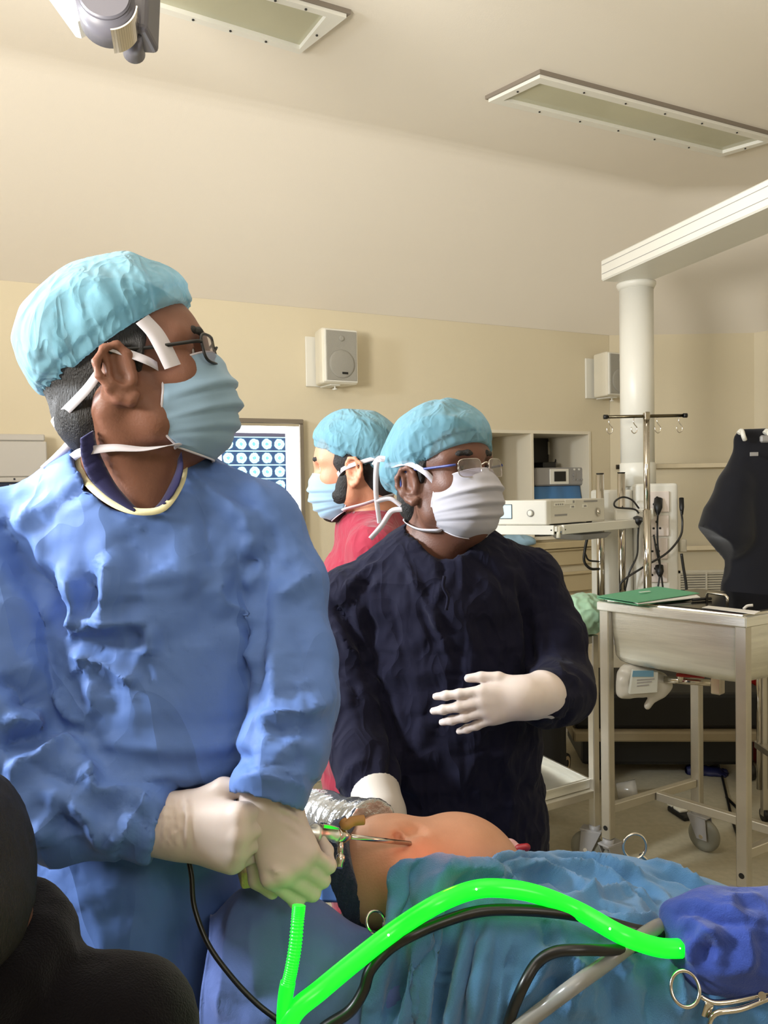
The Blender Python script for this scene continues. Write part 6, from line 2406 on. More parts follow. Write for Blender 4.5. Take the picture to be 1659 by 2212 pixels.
# ---------------------------------------------------------------- the bearded assistant in maroon, in profile behind
def build_third():
    pt = rad(-6)
    hd = Head(P(770, 1022, 2.0), (-math.cos(pt), 0.10, math.sin(pt)), (math.sin(pt), 0, math.cos(pt)), 1.0)
    g = {'neck_top': hd.w(-0.02, 0, -0.045), 'neck': P(800, 1110, 2.03), 'chest': P(800, 1260, 2.05), 'waist': P(800, 1420, 2.05),
         'sh_l': P(810, 1190, 1.88), 'el_l': P(800, 1400, 1.88), 'wr_l': P(760, 1480, 1.80),
         'sh_r': P(800, 1180, 2.22), 'el_r': P(780, 1390, 2.22), 'wr_r': P(740, 1480, 2.10)}
    stand(g, 800, 2.06, 0.84, (-1, 0.05, 0))
    root = thing('person', 'bearded person in maroon scrubs and cap standing in profile, back row', 'person', (g['pelvis'][0], g['pelvis'][1], 0))
    hb = (hd.o - 0.13, hd.o + 0.13, 0.005)
    F = Field([P(690, 1400, 2.0)[0] - 0.12, 1.66, 0.0], [P(900, 1400, 2.0)[0] + 0.12, 2.44, hd.o[2] + 0.16], 0.013, [hb])
    body_field(F, g)
    for s, d in (('l', (-.7, .7, -.2)), ('r', (-.7, -.7, -.2))):
        hand_field(F, g['wr_' + s], d, (0, 0, 1), s == 'r', 1.0, ((20, 30, 20),) * 4)
    hd.skin(F)
    field_obj(F, 'body', M['skin_c'], root)
    hd.extras(root, M['skin_c'], M['hair'])
    hd.hair(root, M['hair'], low=-0.075, front=0.060)
    # beard
    B = Field(hd.o - 0.14, hd.o + 0.10, 0.004)
    hd.ell(B, (0.050, 0, -0.052), (0.060, 0.062, 0.052), 0.0)
    hd.ell(B, (0.070, 0, -0.088), (0.034, 0.036, 0.028), 0.02)
    for y in (-1, 1):
        hd.cone(B, (0.022, y * 0.062, 0.0), (0.034, y * 0.058, -0.05), 0.014, 0.020, 0.02)
    B.plane(hd.w(0, 0, 0.0), hd.wv(0.1, 0, 1))
    B.noise(lambda x, y, z: 0.0015 * vnoise(x * 190, y * 190, z * 90, 4))
    field_obj(B, 'beard', M['hair'], root)
    hd.cap(root, M['cap'], c=(-0.004, 0, 0.068), r=(0.104, 0.092, 0.093), puff=(((-0.055, 0, 0.045), (0.060, 0.080, 0.066)),), slope=0.52, z0=0.030, seed=14)
    hd.mask(root, M['mask_blue'], seed=8, xf=0.124)
    L = lambda p: tuple((hd.R.T @ (np.array(p) - hd.o)) / hd.s)
    c = hd.mask_corner
    tl, bl = L(c['tl']), L(c['bl'])
    hd.tie(root, [tl, (0.02, 0.082, 0.012), (-0.02, 0.088, 0.022), (-0.07, 0.075, 0.03), (-0.10, 0.04, 0.034)], 0.010)
    hd.tie(root, [bl, (0.03, 0.070, -0.085), (-0.02, 0.076, -0.078), (-0.06, 0.062, -0.07), (-0.09, 0.02, -0.065)], 0.010)
    G = Field([P(690, 1400, 2.0)[0] - 0.14, 1.66, 0.10], [P(900, 1400, 2.0)[0] + 0.16, 2.46, P(800, 1060, 2.0)[2]], 0.010)
    fl = (np.array([1.0, 0, 0]), 1.28)
    G.cone(P(800, 1290, 2.05), P(800, 1560, 2.05), 0.175, 0.180, 0.0, fl)
    G.cone(P(800, 1560, 2.05), P(800, 1640, 2.05), 0.185, 0.165, 0.03, fl)
    for s in ('l', 'r'):
        G.cone(g['neck'] + [0, 0, -0.03], g['sh_' + s], 0.074, 0.062, 0.05)
        G.chain([g['sh_' + s], (g['sh_' + s] + g['el_' + s] * 2) / 3], [0.066, 0.064], 0.02)
        G.chain([g['hip_' + s], g['kn_' + s], g['an_' + s] + [0, 0, 0.04]], [0.105, 0.085, 0.075], 0.03)
    G.cut_cone(hd.w(-0.03, 0, -0.05), g['neck'], 0.066, 0.068, 0.004)
    V, Q = G.mesh()
    V = relax_cloth(V, Q, G, slack=1.05, steps=25, iters=5, gap=-0.005, bend=0.12, pin=V[:, 2] < 0.2)
    obj_np('scrubs', V, Q, M['scrub_maroon'], root)
    footwear(root, g, M['scrub_maroon'])
    return root


build_third()


# ---------------------------------------------------------------- seated onlooker in black, cut off at the lower left
def build_onlooker():
    root = thing('person', 'seated onlooker in black at the lower left, seen from behind', 'person', (-0.42, 0.62, 0.0))
    D = 0.74
    F = Field([-0.98, 0.35, 0.0], [0.02, 1.02, 1.22], 0.009)
    hc = P(-140, 1925, D)
    F.ell(hc, (0.072, 0.09, 0.105), None, 0.0)
    F.cone(hc + [0, 0, -0.05], P(-120, 2080, D), 0.055, 0.065, 0.04)
    nb = P(-135, 2135, D + 0.02)
    ch = nb + [0, 0.02, -0.22]
    F.cone(nb, ch, 0.09, 0.13, 0.05)
    F.cone(ch, ch + [0, 0, -0.25], 0.13, 0.14, 0.05)
    pv = ch + [0, 0, -0.28]
    for k in (-1, 1):
        sh = nb + [0.165 * k, 0, -0.055]
        F.cone(nb, sh, 0.055, 0.052, 0.05)
        el = sh + [0.05 * k, 0.03, -0.27]
        F.chain([sh, el, el + [-0.07 * k, 0.12, -0.05]], [0.05, 0.04, 0.028], 0.02)
        F.chain([pv + [0.08 * k, 0, 0], pv + [0.10 * k - 0.22, 0.16, -0.01], pv + [0.10 * k - 0.21, 0.15, -0.40]], [0.085, 0.06, 0.04], 0.03)
        F.cone(pv + [0.10 * k - .21, 0.13, -0.44], pv + [0.10 * k - .29, 0.22, -0.44], 0.035, 0.03, 0.02)
    # ears
    for k in (-1, 1):
        F.ell(hc + [0.074 * k, 0.01, -0.012], (0.010, 0.018, 0.030), None, 0.008)
    field_obj(F, 'body', M['skin_b'], root)
    Hh = Field(hc - 0.15, hc + 0.16, 0.005)
    Hh.ell(hc + [0, -0.004, 0.004], (0.086, 0.104, 0.122), None, 0)
    Hh.ell(hc + [0.040, -0.03, -0.01], (0.050, 0.055, 0.050), None, 0.02)
    Hh.cut_ell(hc + [-0.02, 0.14, -0.05], (0.065, 0.08, 0.10), None, 0.01)
    Hh.noise(lambda x, y, z: 0.0018 * vnoise(x * 120, y * 120, z * 40, 3))
    field_obj(Hh, 'hair', M['hair'], root)
    G = Field([-0.85, 0.33, 0.28], [0.10, 1.04, 1.12], 0.009)
    G.cone(nb, ch, 0.10, 0.145, 0.0)
    G.cone(ch, ch + [0, 0, -0.27], 0.145, 0.16, 0.05)
    for k in (-1, 1):
        sh = nb + [0.172 * k, 0, -0.050]
        G.cone(nb, sh, 0.068, 0.066, 0.05)
        el = sh + [0.05 * k, 0.03, -0.27]
        G.chain([sh, el, el + [-0.07 * k, 0.12, -0.05]], [0.068, 0.056, 0.042], 0.02)
    # hood folded at the neck
    hp = [nb + [0.085 * math.cos(t) + 0.01, 0.075 * math.sin(t), 0.035 + 0.01 * math.sin(t)] for t in np.linspace(0, 2 * math.pi, 15)]
    G.chain(hp, [0.026] * 15, 0.02)
    G.cut_cone(nb + [0, 0, 0.2], nb, 0.064, 0.062, 0.005)
    V, Q = G.mesh()
    V = relax_cloth(V, Q, G, slack=1.07, steps=25, iters=5, gap=-0.006, bend=0.12)
    obj_np('sweatshirt', V, Q, mat('black_fleece', (9, 7, 11), 0.9, bump=0.3, bscale=500, sheen=0.1, spec=0.1), root)
    T = Field([-0.98, 0.35, 0.05], [0.05, 1.06, 0.75], 0.012)
    for k in (-1, 1):
        T.chain([pv + [0.08 * k, 0, 0], pv + [0.10 * k - 0.22, 0.16, -0.01], pv + [0.10 * k - 0.21, 0.15, -0.36]], [0.10, 0.075, 0.06], 0.03)
    T.cone(pv + [-.05, 0, 0], pv + [.05, 0, 0], 0.12, 0.12, 0.04)
    field_obj(T, 'trousers', M['black'], root)
    # stool
    o = thing('stool', 'round black stool under the seated onlooker', 'stool', (pv[0], pv[1], 0))
    zs = pv[2] - 0.135
    MB().lathe([(0.0, -0.05), (0.16, -0.05), (0.17, -0.03), (0.17, -0.01), (0.15, 0.0), (0, 0.0)], (pv[0], pv[1], zs), (0, 0, 1), 28).build('seat', M['black'], o)
    MB().cyl((pv[0], pv[1], 0.08), (pv[0], pv[1], zs - 0.05), 0.025, 16).build('column', M['chrome'], o)
    for k in range(5):
        t = k * 2 * math.pi / 5
        q = np.array([pv[0] + .22 * math.cos(t), pv[1] + .22 * math.sin(t), 0.07])
        MB().cyl((pv[0], pv[1], 0.10), q, 0.016, 10).build('leg', M['chrome'], o)
        MB().cyl(q + [0, -.012, -.042], q + [0, .012, -.042], 0.0275, 14).build('caster', M['black'], o)
    return root


build_onlooker()
# ---------------------------------------------------------------- operating table
o = thing('operating_table', 'operating table hidden under the blue drapes', 'operating table', (0.35, 1.12, 0))
MB().box((0.55, 1.16, 0.665), (1.28, 0.40, 0.07), 0.02, seg=2).build('pad', M['black'], o)
MB().box((0.55, 1.16, 0.605), (1.28, 0.38, 0.04), 0.005).build('top_frame', M['chrome'], o)
MB().box((0.55, 1.18, 0.33), (0.24, 0.28, 0.50), 0.02, seg=2).build('column', M['white'], o)
MB().box((0.6, 1.18, 0.06), (0.9, 0.40, 0.10), 0.02, seg=2).build('base', M['white'], o)

# ---------------------------------------------------------------- the patient: bare shoulder between the drapes, wrapped arm
pr = thing('person', 'patient lying under blue drapes, bare skin lit red at the swelling', 'person', (0.4, 1.14, 0.70))
PF = Field([P(600, 1700, 1.4)[0] - 0.12, 0.92, 0.70], [1.05, 1.58, 1.05], 0.0042, )
PF.ell(P(985, 1858, 1.15), (0.082, 0.085, 0.058), np.array(Rz(rad(-8))), 0.0)
PF.ell(P(868, 1893, 1.10), (0.072, 0.085, 0.066), None, 0.035)
PF.ell(P(800, 1900, 1.12), (0.045, 0.075, 0.068), None, 0.04)
PF.cone(P(985, 1890, 1.16), P(1110, 1935, 1.16), 0.058, 0.045, 0.05)
# hidden rest of the trunk under the drapes
PF.cone(P(1010, 1975, 1.12), (0.30, 1.12, 0.755), 0.060, 0.055, 0.04)
PF.cone((0.30, 1.12, 0.755), (0.60, 1.10, 0.745), 0.052, 0.045, 0.04)
# arm going back to the left, its hand closed
armp = [P(850, 1838, 1.16), P(770, 1808, 1.24), P(700, 1780, 1.33), P(640, 1752, 1.40)]
PF.chain(armp, [0.048, 0.038, 0.034, 0.028], 0.03)
PF.fold(PF.line([(848, 1803), (862, 1806), (880, 1818)], 4), -0.007, 0.004)
PF.fold(PF.line([(862, 1805), (885, 1795), (905, 1790)], 4), -0.012, 0.010)
PF.fold(PF.line([(900, 1850), (880, 1835), (870, 1824)], 4), -0.006, 0.012)
PF.fold(PF.line([(862, 1800), (858, 1808), (852, 1812)], 4), -0.004, 0.003)
PF.fold(PF.line([(915, 1800), (918, 1806)], 4), -0.002, 0.002)
V, Q = PF.mesh()
V = crease(V, Q, [([(846, 1802), (860, 1805), (872, 1814), (884, 1822)], -0.005, 0.0028), ([(866, 1800), (858, 1806), (850, 1812)], -0.003, 0.0025), ([(872, 1830), (870, 1838)], -0.003, 0.003),
                  ([(868, 1800), (890, 1790), (915, 1782)], -0.006, 0.010), ([(912, 1798), (916, 1808)], -0.002, 0.002)], 1.0)
obj_np('body', V, Q, M['skin_p'], pr)
# silvery film round the arm, with windings
film_m = mat('silver_film', (186, 190, 194), 0.22, 0.85, bump=0.5, bscale=50, stretch=(1, 1, 1), vary=0.25, vscale=30)
A = Field(P(690, 1790, 1.3) - [0.24, 0.25, 0.16], P(690, 1790, 1.3) + [0.22, 0.25, 0.16], 0.0034)
ap = [P(805, 1800, 1.195), P(770, 1798, 1.24), P(700, 1772, 1.33), P(628, 1740, 1.40)]
A.chain(ap, [0.047, 0.044, 0.040, 0.034], 0.02)
ad = unit(ap[3] - ap[0])


def wind(x, y, z):
    t = (x - ap[0][0]) * ad[0] + (y - ap[0][1]) * ad[1] + (z - ap[0][2]) * ad[2]
    return 0.0020 * np.abs(np.sin(t * 230 + 5 * vnoise(x * 22, y * 22, z * 22, 3))) + 0.0022 * ridged(t * 60, (z * 14), y * 10, 5)


A.noise(wind)
A.plane(ap[0], -ad)
A.plane(ap[3], ad)
tag(field_obj(A, 'film_wrap', film_m, pr), 'silvery film wound round the arm')
# navy band at the shoulder
Bf = Field(P(780, 1880, 1.12) - 0.15, P(780, 1880, 1.12) + 0.15, 0.0036)
Bf.ell(P(797, 1897, 1.12), (0.052, 0.084, 0.077), None, 0.0)
Bf.ell(P(745, 1890, 1.12), (0.045, 0.075, 0.075), None, 0.03)
Bf.noise(lambda x, y, z: 0.0018 * np.sin((x * 0.95 - z * 0.25) * 480 + 2 * vnoise(x * 30, y * 30, z * 30, 2)) + 0.002 * vnoise(x * 60, y * 60, z * 20, 7))
bn = unit(P(815, 1950, 1.05) - P(735, 1830, 1.05))
Bf.plane(P(762, 1880, 1.05), unit(P(800, 1862, 1.05) - P(760, 1880, 1.05)))
Bf.plane(P(712, 1880, 1.08), -unit(P(800, 1862, 1.05) - P(760, 1880, 1.05)))
tag(field_obj(Bf, 'shoulder_band', cloth_mat('band_navy', (34, 44, 66), 0.7, bump=0.4, weave=300), pr), 'ribbed dark navy band below the film')


# ---------------------------------------------------------------- drapes
def patch(rows, nu, nv, extra=None):
    """smooth cloth surface through rows of (pixel x, pixel y, distance)"""
    R_ = np.array([[P(*c) for c in r] for r in rows])
    a = []
    for r in R_:
        a.append(resample(smooth_path(r, 12), nu))
    a = np.array(a)
    cols = []
    for i in range(nu):
        cols.append(resample(smooth_path(a[:, i], 12), nv))
    G = np.array(cols).transpose(1, 0, 2)
    V = G.reshape(-1, 3)
    Q = np.array([(j * nu + i, j * nu + i + 1, (j + 1) * nu + i + 1, (j + 1) * nu + i) for j in range(nv - 1) for i in range(nu - 1)])
    return V, Q, G


def resample(p, n):
    s = np.r_[0, np.cumsum(np.linalg.norm(np.diff(p, axis=0), axis=1))]
    t = np.linspace(0, s[-1], n)
    return np.stack([np.interp(t, s, p[:, k]) for k in range(3)], 1)


def up_facing(V, Q):
    n = vnormals(V, Q)
    if ((CAM_POS - V) * n).sum() < 0:
        return Q[:, ::-1]
    return Q


M['drape'] = cloth_mat('drape_steel_blue', (80, 128, 174), 0.85, weave=700, bump=0.3, vary=0.06, sheen=0.25)
M['drape2'] = cloth_mat('drape_lavender_blue', (92, 112, 172), 0.75, weave=900, bump=0.12, vary=0.05, sheen=0.15, wr=0.2, wrs=14)
M['drape3'] = cloth_mat('drape_royal_blue', (48, 70, 148), 0.85, weave=700, bump=0.25, vary=0.05, sheen=0.2, wr=0.2, wrs=30)

X_ = [838, 870, 905, 950, 1010, 1075, 1150, 1240, 1360, 1490, 1620, 1760, 1930]
r0 = [2030, 1990, 1975, 1965, 1955, 1935, 1905, 1900, 1915, 1960, 2010, 2060, 2110]
d0 = [1.03, 1.03, 1.04, 1.05, 1.08, 1.20, 1.36, 1.40, 1.40, 1.36, 1.32, 1.28, 1.24]
r1 = [1925, 1868, 1845, 1838, 1852, 1846, 1834, 1834, 1846, 1880, 1928, 1985, 2050]
d1 = [1.00, 1.0, 1.005, 1.01, 1.02, 1.07, 1.16, 1.25, 1.26, 1.24, 1.20, 1.16, 1.12]
r2 = [1950, 1905, 1895, 1890, 1900, 1900, 1895, 1895, 1912, 1945, 1990, 2040, 2095]
d2 = [0.98, 0.975, 0.975, 0.98, 0.99, 1.02, 1.08, 1.12, 1.13, 1.12, 1.09, 1.06, 1.03]
r3 = [1985, 1975, 1970, 1965, 1960, 1955, 1955, 1965, 1985, 2015, 2050, 2090, 2130]
d3 = [0.96, 0.955, 0.955, 0.955, 0.96, 0.965, 0.975, 0.985, 0.99, 0.985, 0.97, 0.955, 0.94]
r4 = [2060, 2065, 2065, 2060, 2055, 2050, 2050, 2060, 2080, 2105, 2130, 2160, 2190]
d4 = [0.94, 0.935, 0.93, 0.93, 0.928, 0.925, 0.925, 0.925, 0.925, 0.92, 0.91, 0.90, 0.89]
r5 = [2240, 2240, 2240, 2235, 2230, 2230, 2230, 2235, 2250, 2265, 2280, 2290, 2300]
d5 = [0.93, 0.92, 0.915, 0.91, 0.905, 0.90, 0.898, 0.896, 0.894, 0.89, 0.885, 0.88, 0.875]
r6 = [2800, 2800, 2800, 2800, 2800, 2800, 2800, 2800, 2800, 2800, 2800, 2800, 2800]
d6 = [0.92, 0.91, 0.905, 0.90, 0.89, 0.885, 0.88, 0.88, 0.88, 0.875, 0.87, 0.87, 0.87]
xs5 = [775, 830, 885, 945, 1010, 1075, 1150, 1240, 1360, 1490, 1620, 1760, 1930]
xs4 = [815, 855, 898, 948, 1010, 1075, 1150, 1240, 1360, 1490, 1620, 1760, 1930]
rows = [list(zip(X_, r0, d0)), list(zip(X_, r1, d1)), list(zip(X_, r2, d2)), list(zip(X_, r3, d3)), list(zip(xs4, r4, d4)), list(zip(xs5, r5, d5)), list(zip(xs5, r6, d6))]
DV, DQ, DG = patch(rows, 210, 150)
DQ = up_facing(DV, DQ)
pinD = np.zeros((150, 210), bool)
pinD[0] = pinD[-1] = True
pinD[:, -1] = True
# hanging pleats on the near side
Nd = vnormals(DV, DQ)
ppx, ppy, ppd = to_pix(DV)
hang = np.clip((ppy - 1930) / 120, 0, 1) * np.clip((ppx - 820) / 30, 0, 1) * np.clip((1120 - ppx) / 130, 0, 1)
ph = (ppx + (ppy - 2000) * 0.18)
DV = DV + Nd * (hang * 0.011 * np.sin(ph / 52 * 2 * math.pi + 0.8 * np.sin(ph / 90)))[:, None]
DV = relax_cloth(DV, DQ, None, slack=1.03, steps=30, iters=5, pin=pinD.ravel(), bend=0.08)
DV = crease(DV, DQ, [
    ([(905, 1850), (880, 1900), (862, 2010)], -0.010, 0.009), ([(985, 1840), (948, 1890), (925, 1990), (905, 2100)], 0.010, 0.011), ([(1012, 1870), (985, 1930), (965, 2010), (950, 2110)], -0.012, 0.009),
    ([(895, 1852), (862, 1880), (845, 1930)], 0.007, 0.010), ([(1040, 1858), (1080, 1882), (1135, 1935)], 0.009, 0.009), ([(960, 1905), (1000, 1880), (1050, 1882), (1085, 1925), (1060, 1960)], 0.010, 0.009),
    ([(985, 1930), (1030, 1905), (1070, 1930)], -0.008, 0.012), ([(1060, 1852), (1100, 1840), (1150, 1844)], 0.008, 0.006), ([(1075, 1862), (1120, 1850), (1180, 1852)], -0.008, 0.006), ([(1085, 1872), (1130, 1858), (1200, 1862)], 0.007, 0.006),
    ([(1110, 1875), (1160, 1875), (1240, 1905), (1310, 1955)], 0.010, 0.008), ([(1120, 1895), (1190, 1900), (1260, 1940)], -0.008, 0.010),
    ([(1190, 1842), (1290, 1868), (1390, 1915), (1440, 1965)], -0.012, 0.008), ([(1200, 1858), (1290, 1885), (1370, 1930)], 0.010, 0.009), ([(1250, 1846), (1330, 1872), (1400, 1890)], 0.009, 0.007), ([(1390, 1862), (1450, 1880), (1550, 1930)], 0.009, 0.007),
    ([(1400, 1885), (1480, 1905), (1560, 1945)], -0.009, 0.008), ([(1215, 1938), (1290, 1930), (1350, 1925), (1400, 1952)], 0.010, 0.007), ([(1350, 1925), (1400, 1945), (1430, 1988)], -0.009, 0.009),
    ([(1240, 1960), (1300, 1955), (1360, 1975)], -0.008, 0.009), ([(1320, 1985), (1380, 1992), (1425, 1980)], 0.009, 0.007), ([(1290, 2056), (1340, 2075), (1370, 2105)], 0.012, 0.009), ([(1170, 1985), (1185, 2010), (1180, 2050)], -0.010, 0.007),
    ([(1140, 2110), (1195, 2068), (1250, 2095), (1240, 2160), (1220, 2212)], 0.013, 0.009), ([(1165, 2130), (1200, 2110), (1215, 2150)], -0.010, 0.010), ([(1090, 2180), (1160, 2120), (1190, 2070)], 0.007, 0.007), ([(1050, 2010), (1030, 2090), (1010, 2212)], 0.005, 0.012),
    ([(1080, 2070), (1100, 2085), (1130, 2080)], -0.004, 0.010), ([(1395, 2080), (1410, 2150), (1385, 2212)], -0.012, 0.012), ([(1440, 2085), (1475, 2140), (1465, 2212)], 0.009, 0.011), ([(1300, 2100), (1325, 2160), (1330, 2212)], -0.009, 0.012), ([(1270, 2110), (1280, 2160), (1270, 2212)], 0.008, 0.010),
    ([(1520, 2130), (1560, 2170), (1570, 2212)], 0.006, 0.012), ([(880, 2080), (855, 2150), (835, 2212)], -0.010, 0.010), ([(930, 2060), (905, 2140), (885, 2212)], 0.009, 0.010), ([(972, 2050), (952, 2140), (945, 2212)], -0.012, 0.007),
    ([(850, 1940), (845, 2000), (838, 2050)], 0.007, 0.009),
], 1.35)
dr = tag(obj_np('surgical_drape', DV, DQ, M['drape'], None), 'steel blue cloth drape spread over the patient in the foreground', 'drape')
dr.modifiers.new('thick', 'SOLIDIFY').thickness = 0.003
_dpx, _dpy, _dd = to_pix(DV)


def drape_d(px, py, default=0.93):
    r = (_dpx - px) ** 2 + (_dpy - py) ** 2
    near = np.where(r < 20 ** 2)[0]
    if len(near) == 0:
        return default
    return _dd[near].min()


# drape over the near left end of the table
rows = [
    [(470, 2000, 1.10), (520, 1960, 1.12), (600, 1940, 1.13), (700, 1970, 1.13), (800, 2020, 1.12), (900, 2060, 1.10)],
    [(455, 1975, 1.02), (520, 1912, 1.03), (600, 1893, 1.035), (690, 1935, 1.03), (770, 1990, 1.02), (880, 2020, 1.01)],
    [(452, 2010, 0.985), (520, 1950, 0.98), (600, 1940, 0.98), (690, 1985, 0.98), (770, 2030, 0.98), (880, 2050, 0.975)],
    [(445, 2070, 0.965), (520, 2050, 0.945), (600, 2050, 0.94), (690, 2075, 0.94), (770, 2100, 0.945), (880, 2110, 0.95)],
    [(428, 2230, 0.95), (510, 2230, 0.93), (600, 2230, 0.92), (690, 2230, 0.925), (770, 2230, 0.935), (880, 2230, 0.94)],
    [(410, 2900, 0.94), (510, 2900, 0.92), (600, 2900, 0.915), (690, 2900, 0.92), (770, 2900, 0.93), (880, 2900, 0.935)]]
V2, Q2, G2 = patch(rows, 120, 120)
Q2 = up_facing(V2, Q2)
pin2 = np.zeros((120, 120), bool)
pin2[0] = pin2[-1] = pin2[:, -1] = pin2[:, 0] = True
V2 = relax_cloth(V2, Q2, None, slack=1.03, steps=30, iters=5, pin=pin2.ravel(), bend=0.12)
V2 = crease(V2, Q2, [([(530, 1920), (500, 2000), (480, 2130), (470, 2212)], 0.005, 0.012), ([(600, 1960), (610, 2060), (600, 2200)], -0.005, 0.02), ([(540, 1960), (545, 2060), (560, 2180)], 0.004, 0.02),
                     ([(690, 2100), (640, 2150), (560, 2212)], 0.005, 0.012)])
o = tag(obj_np('table_drape', V2, Q2, M['drape2'], None), 'lavender blue drape hanging over the table end behind the green hose', 'drape')
o.modifiers.new('thick', 'SOLIDIFY').thickness = 0.003

# pale blue sheet behind the wrapped arm
rows = [[(690, 1742, 1.50), (760, 1745, 1.52), (850, 1755, 1.50), (960, 1785, 1.46), (1080, 1820, 1.42)],
        [(690, 1760, 1.46), (760, 1765, 1.47), (850, 1775, 1.46), (960, 1805, 1.42), (1080, 1838, 1.38)],
        [(690, 1850, 1.38), (760, 1850, 1.38), (850, 1860, 1.37), (960, 1880, 1.34), (1080, 1890, 1.32)],
        [(690, 1950, 1.36), (760, 1950, 1.36), (850, 1950, 1.35), (960, 1950, 1.32), (1080, 1940, 1.30)]]
V3, Q3, _ = patch(rows, 50, 40)
V3 = V3 + vnormals(V3, up_facing(V3, Q3)) * (vnoise(V3[:, 0] * 25, V3[:, 1] * 25, V3[:, 2] * 25, 5) * 0.004)[:, None]
o = tag(obj_np('far_drape', V3, up_facing(V3, Q3), cloth_mat('sheet_light_blue', (98, 138, 200), 0.7), None), 'light blue sheet beyond the silver wrapped arm', 'drape')
o.modifiers.new('thick', 'SOLIDIFY').thickness = 0.003

# bundled royal blue cloth at the right edge
Bn = Field(P(1560, 2030, .93) - [0.18, 0.12, 0.11], P(1640, 2030, .93) + [0.2, 0.14, 0.13], 0.0036)
Bn.ell(P(1525, 2035, 0.935), (0.040, 0.045, 0.046), np.array(Matrix.Rotation(rad(25), 3, 'Y')), 0.0)
Bn.ell(P(1600, 2035, 0.935), (0.065, 0.055, 0.054), None, 0.03)
Bn.ell(P(1700, 2015, 0.95), (0.075, 0.055, 0.050), None, 0.03)
Bn.cone(P(1452, 1972, 0.955), P(1530, 1985, 0.95), 0.010, 0.028, 0.03)
Bn.noise(lambda x, y, z: 0.003 * ridged(x * 14 + z * 12, y * 9, z * 22 - x * 6, 3) + 0.001 * vnoise(x * 50, y * 50, z * 50, 8))
Vb, Qb = Bn.mesh()
Vb = relax_cloth(Vb, Qb, Bn, slack=1.02, steps=20, iters=5, gap=-0.006, bend=0.08)
Vb = crease(Vb, Qb, [([(1445, 1975), (1500, 1972), (1570, 1990), (1640, 2000)], -0.008, 0.006), ([(1460, 1985), (1510, 1995), (1550, 2040), (1545, 2090)], 0.008, 0.007), ([(1475, 2010), (1490, 2050), (1500, 2090)], 0.006, 0.005),
                      ([(1500, 2090), (1505, 2040), (1535, 2015), (1570, 2030)], 0.009, 0.006), ([(1515, 2090), (1530, 2050), (1560, 2050)], -0.008, 0.006), ([(1560, 1950), (1610, 1985), (1659, 1995)], 0.007, 0.008),
                      ([(1600, 1990), (1625, 2050), (1610, 2110)], 0.008, 0.009), ([(1640, 2010), (1650, 2060), (1640, 2110)], -0.006, 0.010), ([(1560, 1945), (1600, 1938), (1650, 1940)], 0.006, 0.007)], 0.9)
tag(obj_np('cloth_bundle', Vb, Qb, M['drape3'], None), 'bunched royal blue cloth lying on the drape at the right edge', 'cloth')

# yellow sponge pad behind the surgeon's hand
c = P(545, 1880, 1.0)
tag(MB().box(c + [0, 0.0, 0], (0.034, 0.05, 0.022), 0.004, Rz(0.3), 2).build('yellow_pad', mat('pale_yellow_foam', (214, 206, 138), 0.8, bump=0.3, bscale=150), None), 'pale yellow pad under the surgeon\'s gloved hand', 'pad')
# bloodstained swab beyond the swelling
sw = Field(P(1115, 1832, 1.3) - 0.06, P(1115, 1832, 1.3) + 0.06, 0.003)
sw.chain([P(1078, 1822, 1.29), P(1100, 1830, 1.28), P(1130, 1836, 1.27)], [0.009, 0.010, 0.007], 0.01)
sw.noise(lambda x, y, z: 0.003 * vnoise(x * 90, y * 90, z * 90, 1))
so = thing('swab', 'crumpled pinkish swab with a red tip beyond the swelling', 'swab', P(1110, 1840, 1.28))
field_obj(sw, 'gauze', mat('pink_gauze', (206, 160, 158), 0.85), so)
rt = Field(P(1132, 1836, 1.27) - 0.03, P(1132, 1836, 1.27) + 0.03, 0.002)
rt.chain([P(1122, 1834, 1.265), P(1138, 1830, 1.26)], [0.0075, 0.006], 0.01)
field_obj(rt, 'red_tip', mat('blood_red', (150, 30, 36), 0.5), so)
# ---------------------------------------------------------------- endoscope in the surgeon's hands
sc_o = thing('endoscope', 'steel endoscope held by the surgeon, its shaft entering the skin', 'endoscope', P(740, 1808, 0.99))
tip, hub, rear = P(886, 1822, 1.07), P(742, 1806, 0.99), P(600, 1788, 0.93)
ax_ = unit(tip - hub)
MB().cyl(hub, tip, 0.0032, 14).build('shaft', M['chrome'], sc_o)
MB().lathe([(0.006, -0.002), (0.0095, 0.0), (0.0095, 0.010), (0.005, 0.020), (0.0035, 0.024)], hub - ax_ * 0.012, ax_, 18).build('hub', M['chrome'], sc_o)
MB().lathe([(0.007, 0), (0.007, 0.016), (0.0105, 0.018), (0.0105, 0.024), (0.007, 0.026), (0.007, 0.05), (0.009, 0.052), (0.009, 0.056)], hub - ax_ * 0.068, ax_, 18).build('sheath', M['steel'], sc_o)
mb = MB()
q = hub - ax_ * 0.040
mb.prism([q + Z * 0.008, q + ax_ * 0.028 + Z * 0.008, q + ax_ * 0.026 + Z * 0.012, q + ax_ * 0.010 + Z * 0.014, q + Z * 0.014], np.cross(ax_, Z) * 0.008, 0.001)
mb.build('bridge', M['chrome'], sc_o)
sd_ = unit(np.cross(ax_, Z))
st = hub - ax_ * 0.006
MB().cyl(st, st - Z * 0.022 + sd_ * 0.012 - ax_ * 0.01, 0.0038, 12).build('stopcock', M['chrome'], sc_o)
MB().lathe([(0.0035, 0), (0.0055, 0.002), (0.0055, 0.008), (0.004, 0.010), (0.004, 0.016)], st - Z * 0.020 + sd_ * 0.012 - ax_ * 0.01, -Z + 0.5 * sd_ - .6 * ax_, 12).build('port', M['chrome'], sc_o)
up_ = hub + Z * 0.002
MB().cyl(up_, up_ + Z * 0.018, 0.0036, 12).build('stopcock', M['chrome'], sc_o)
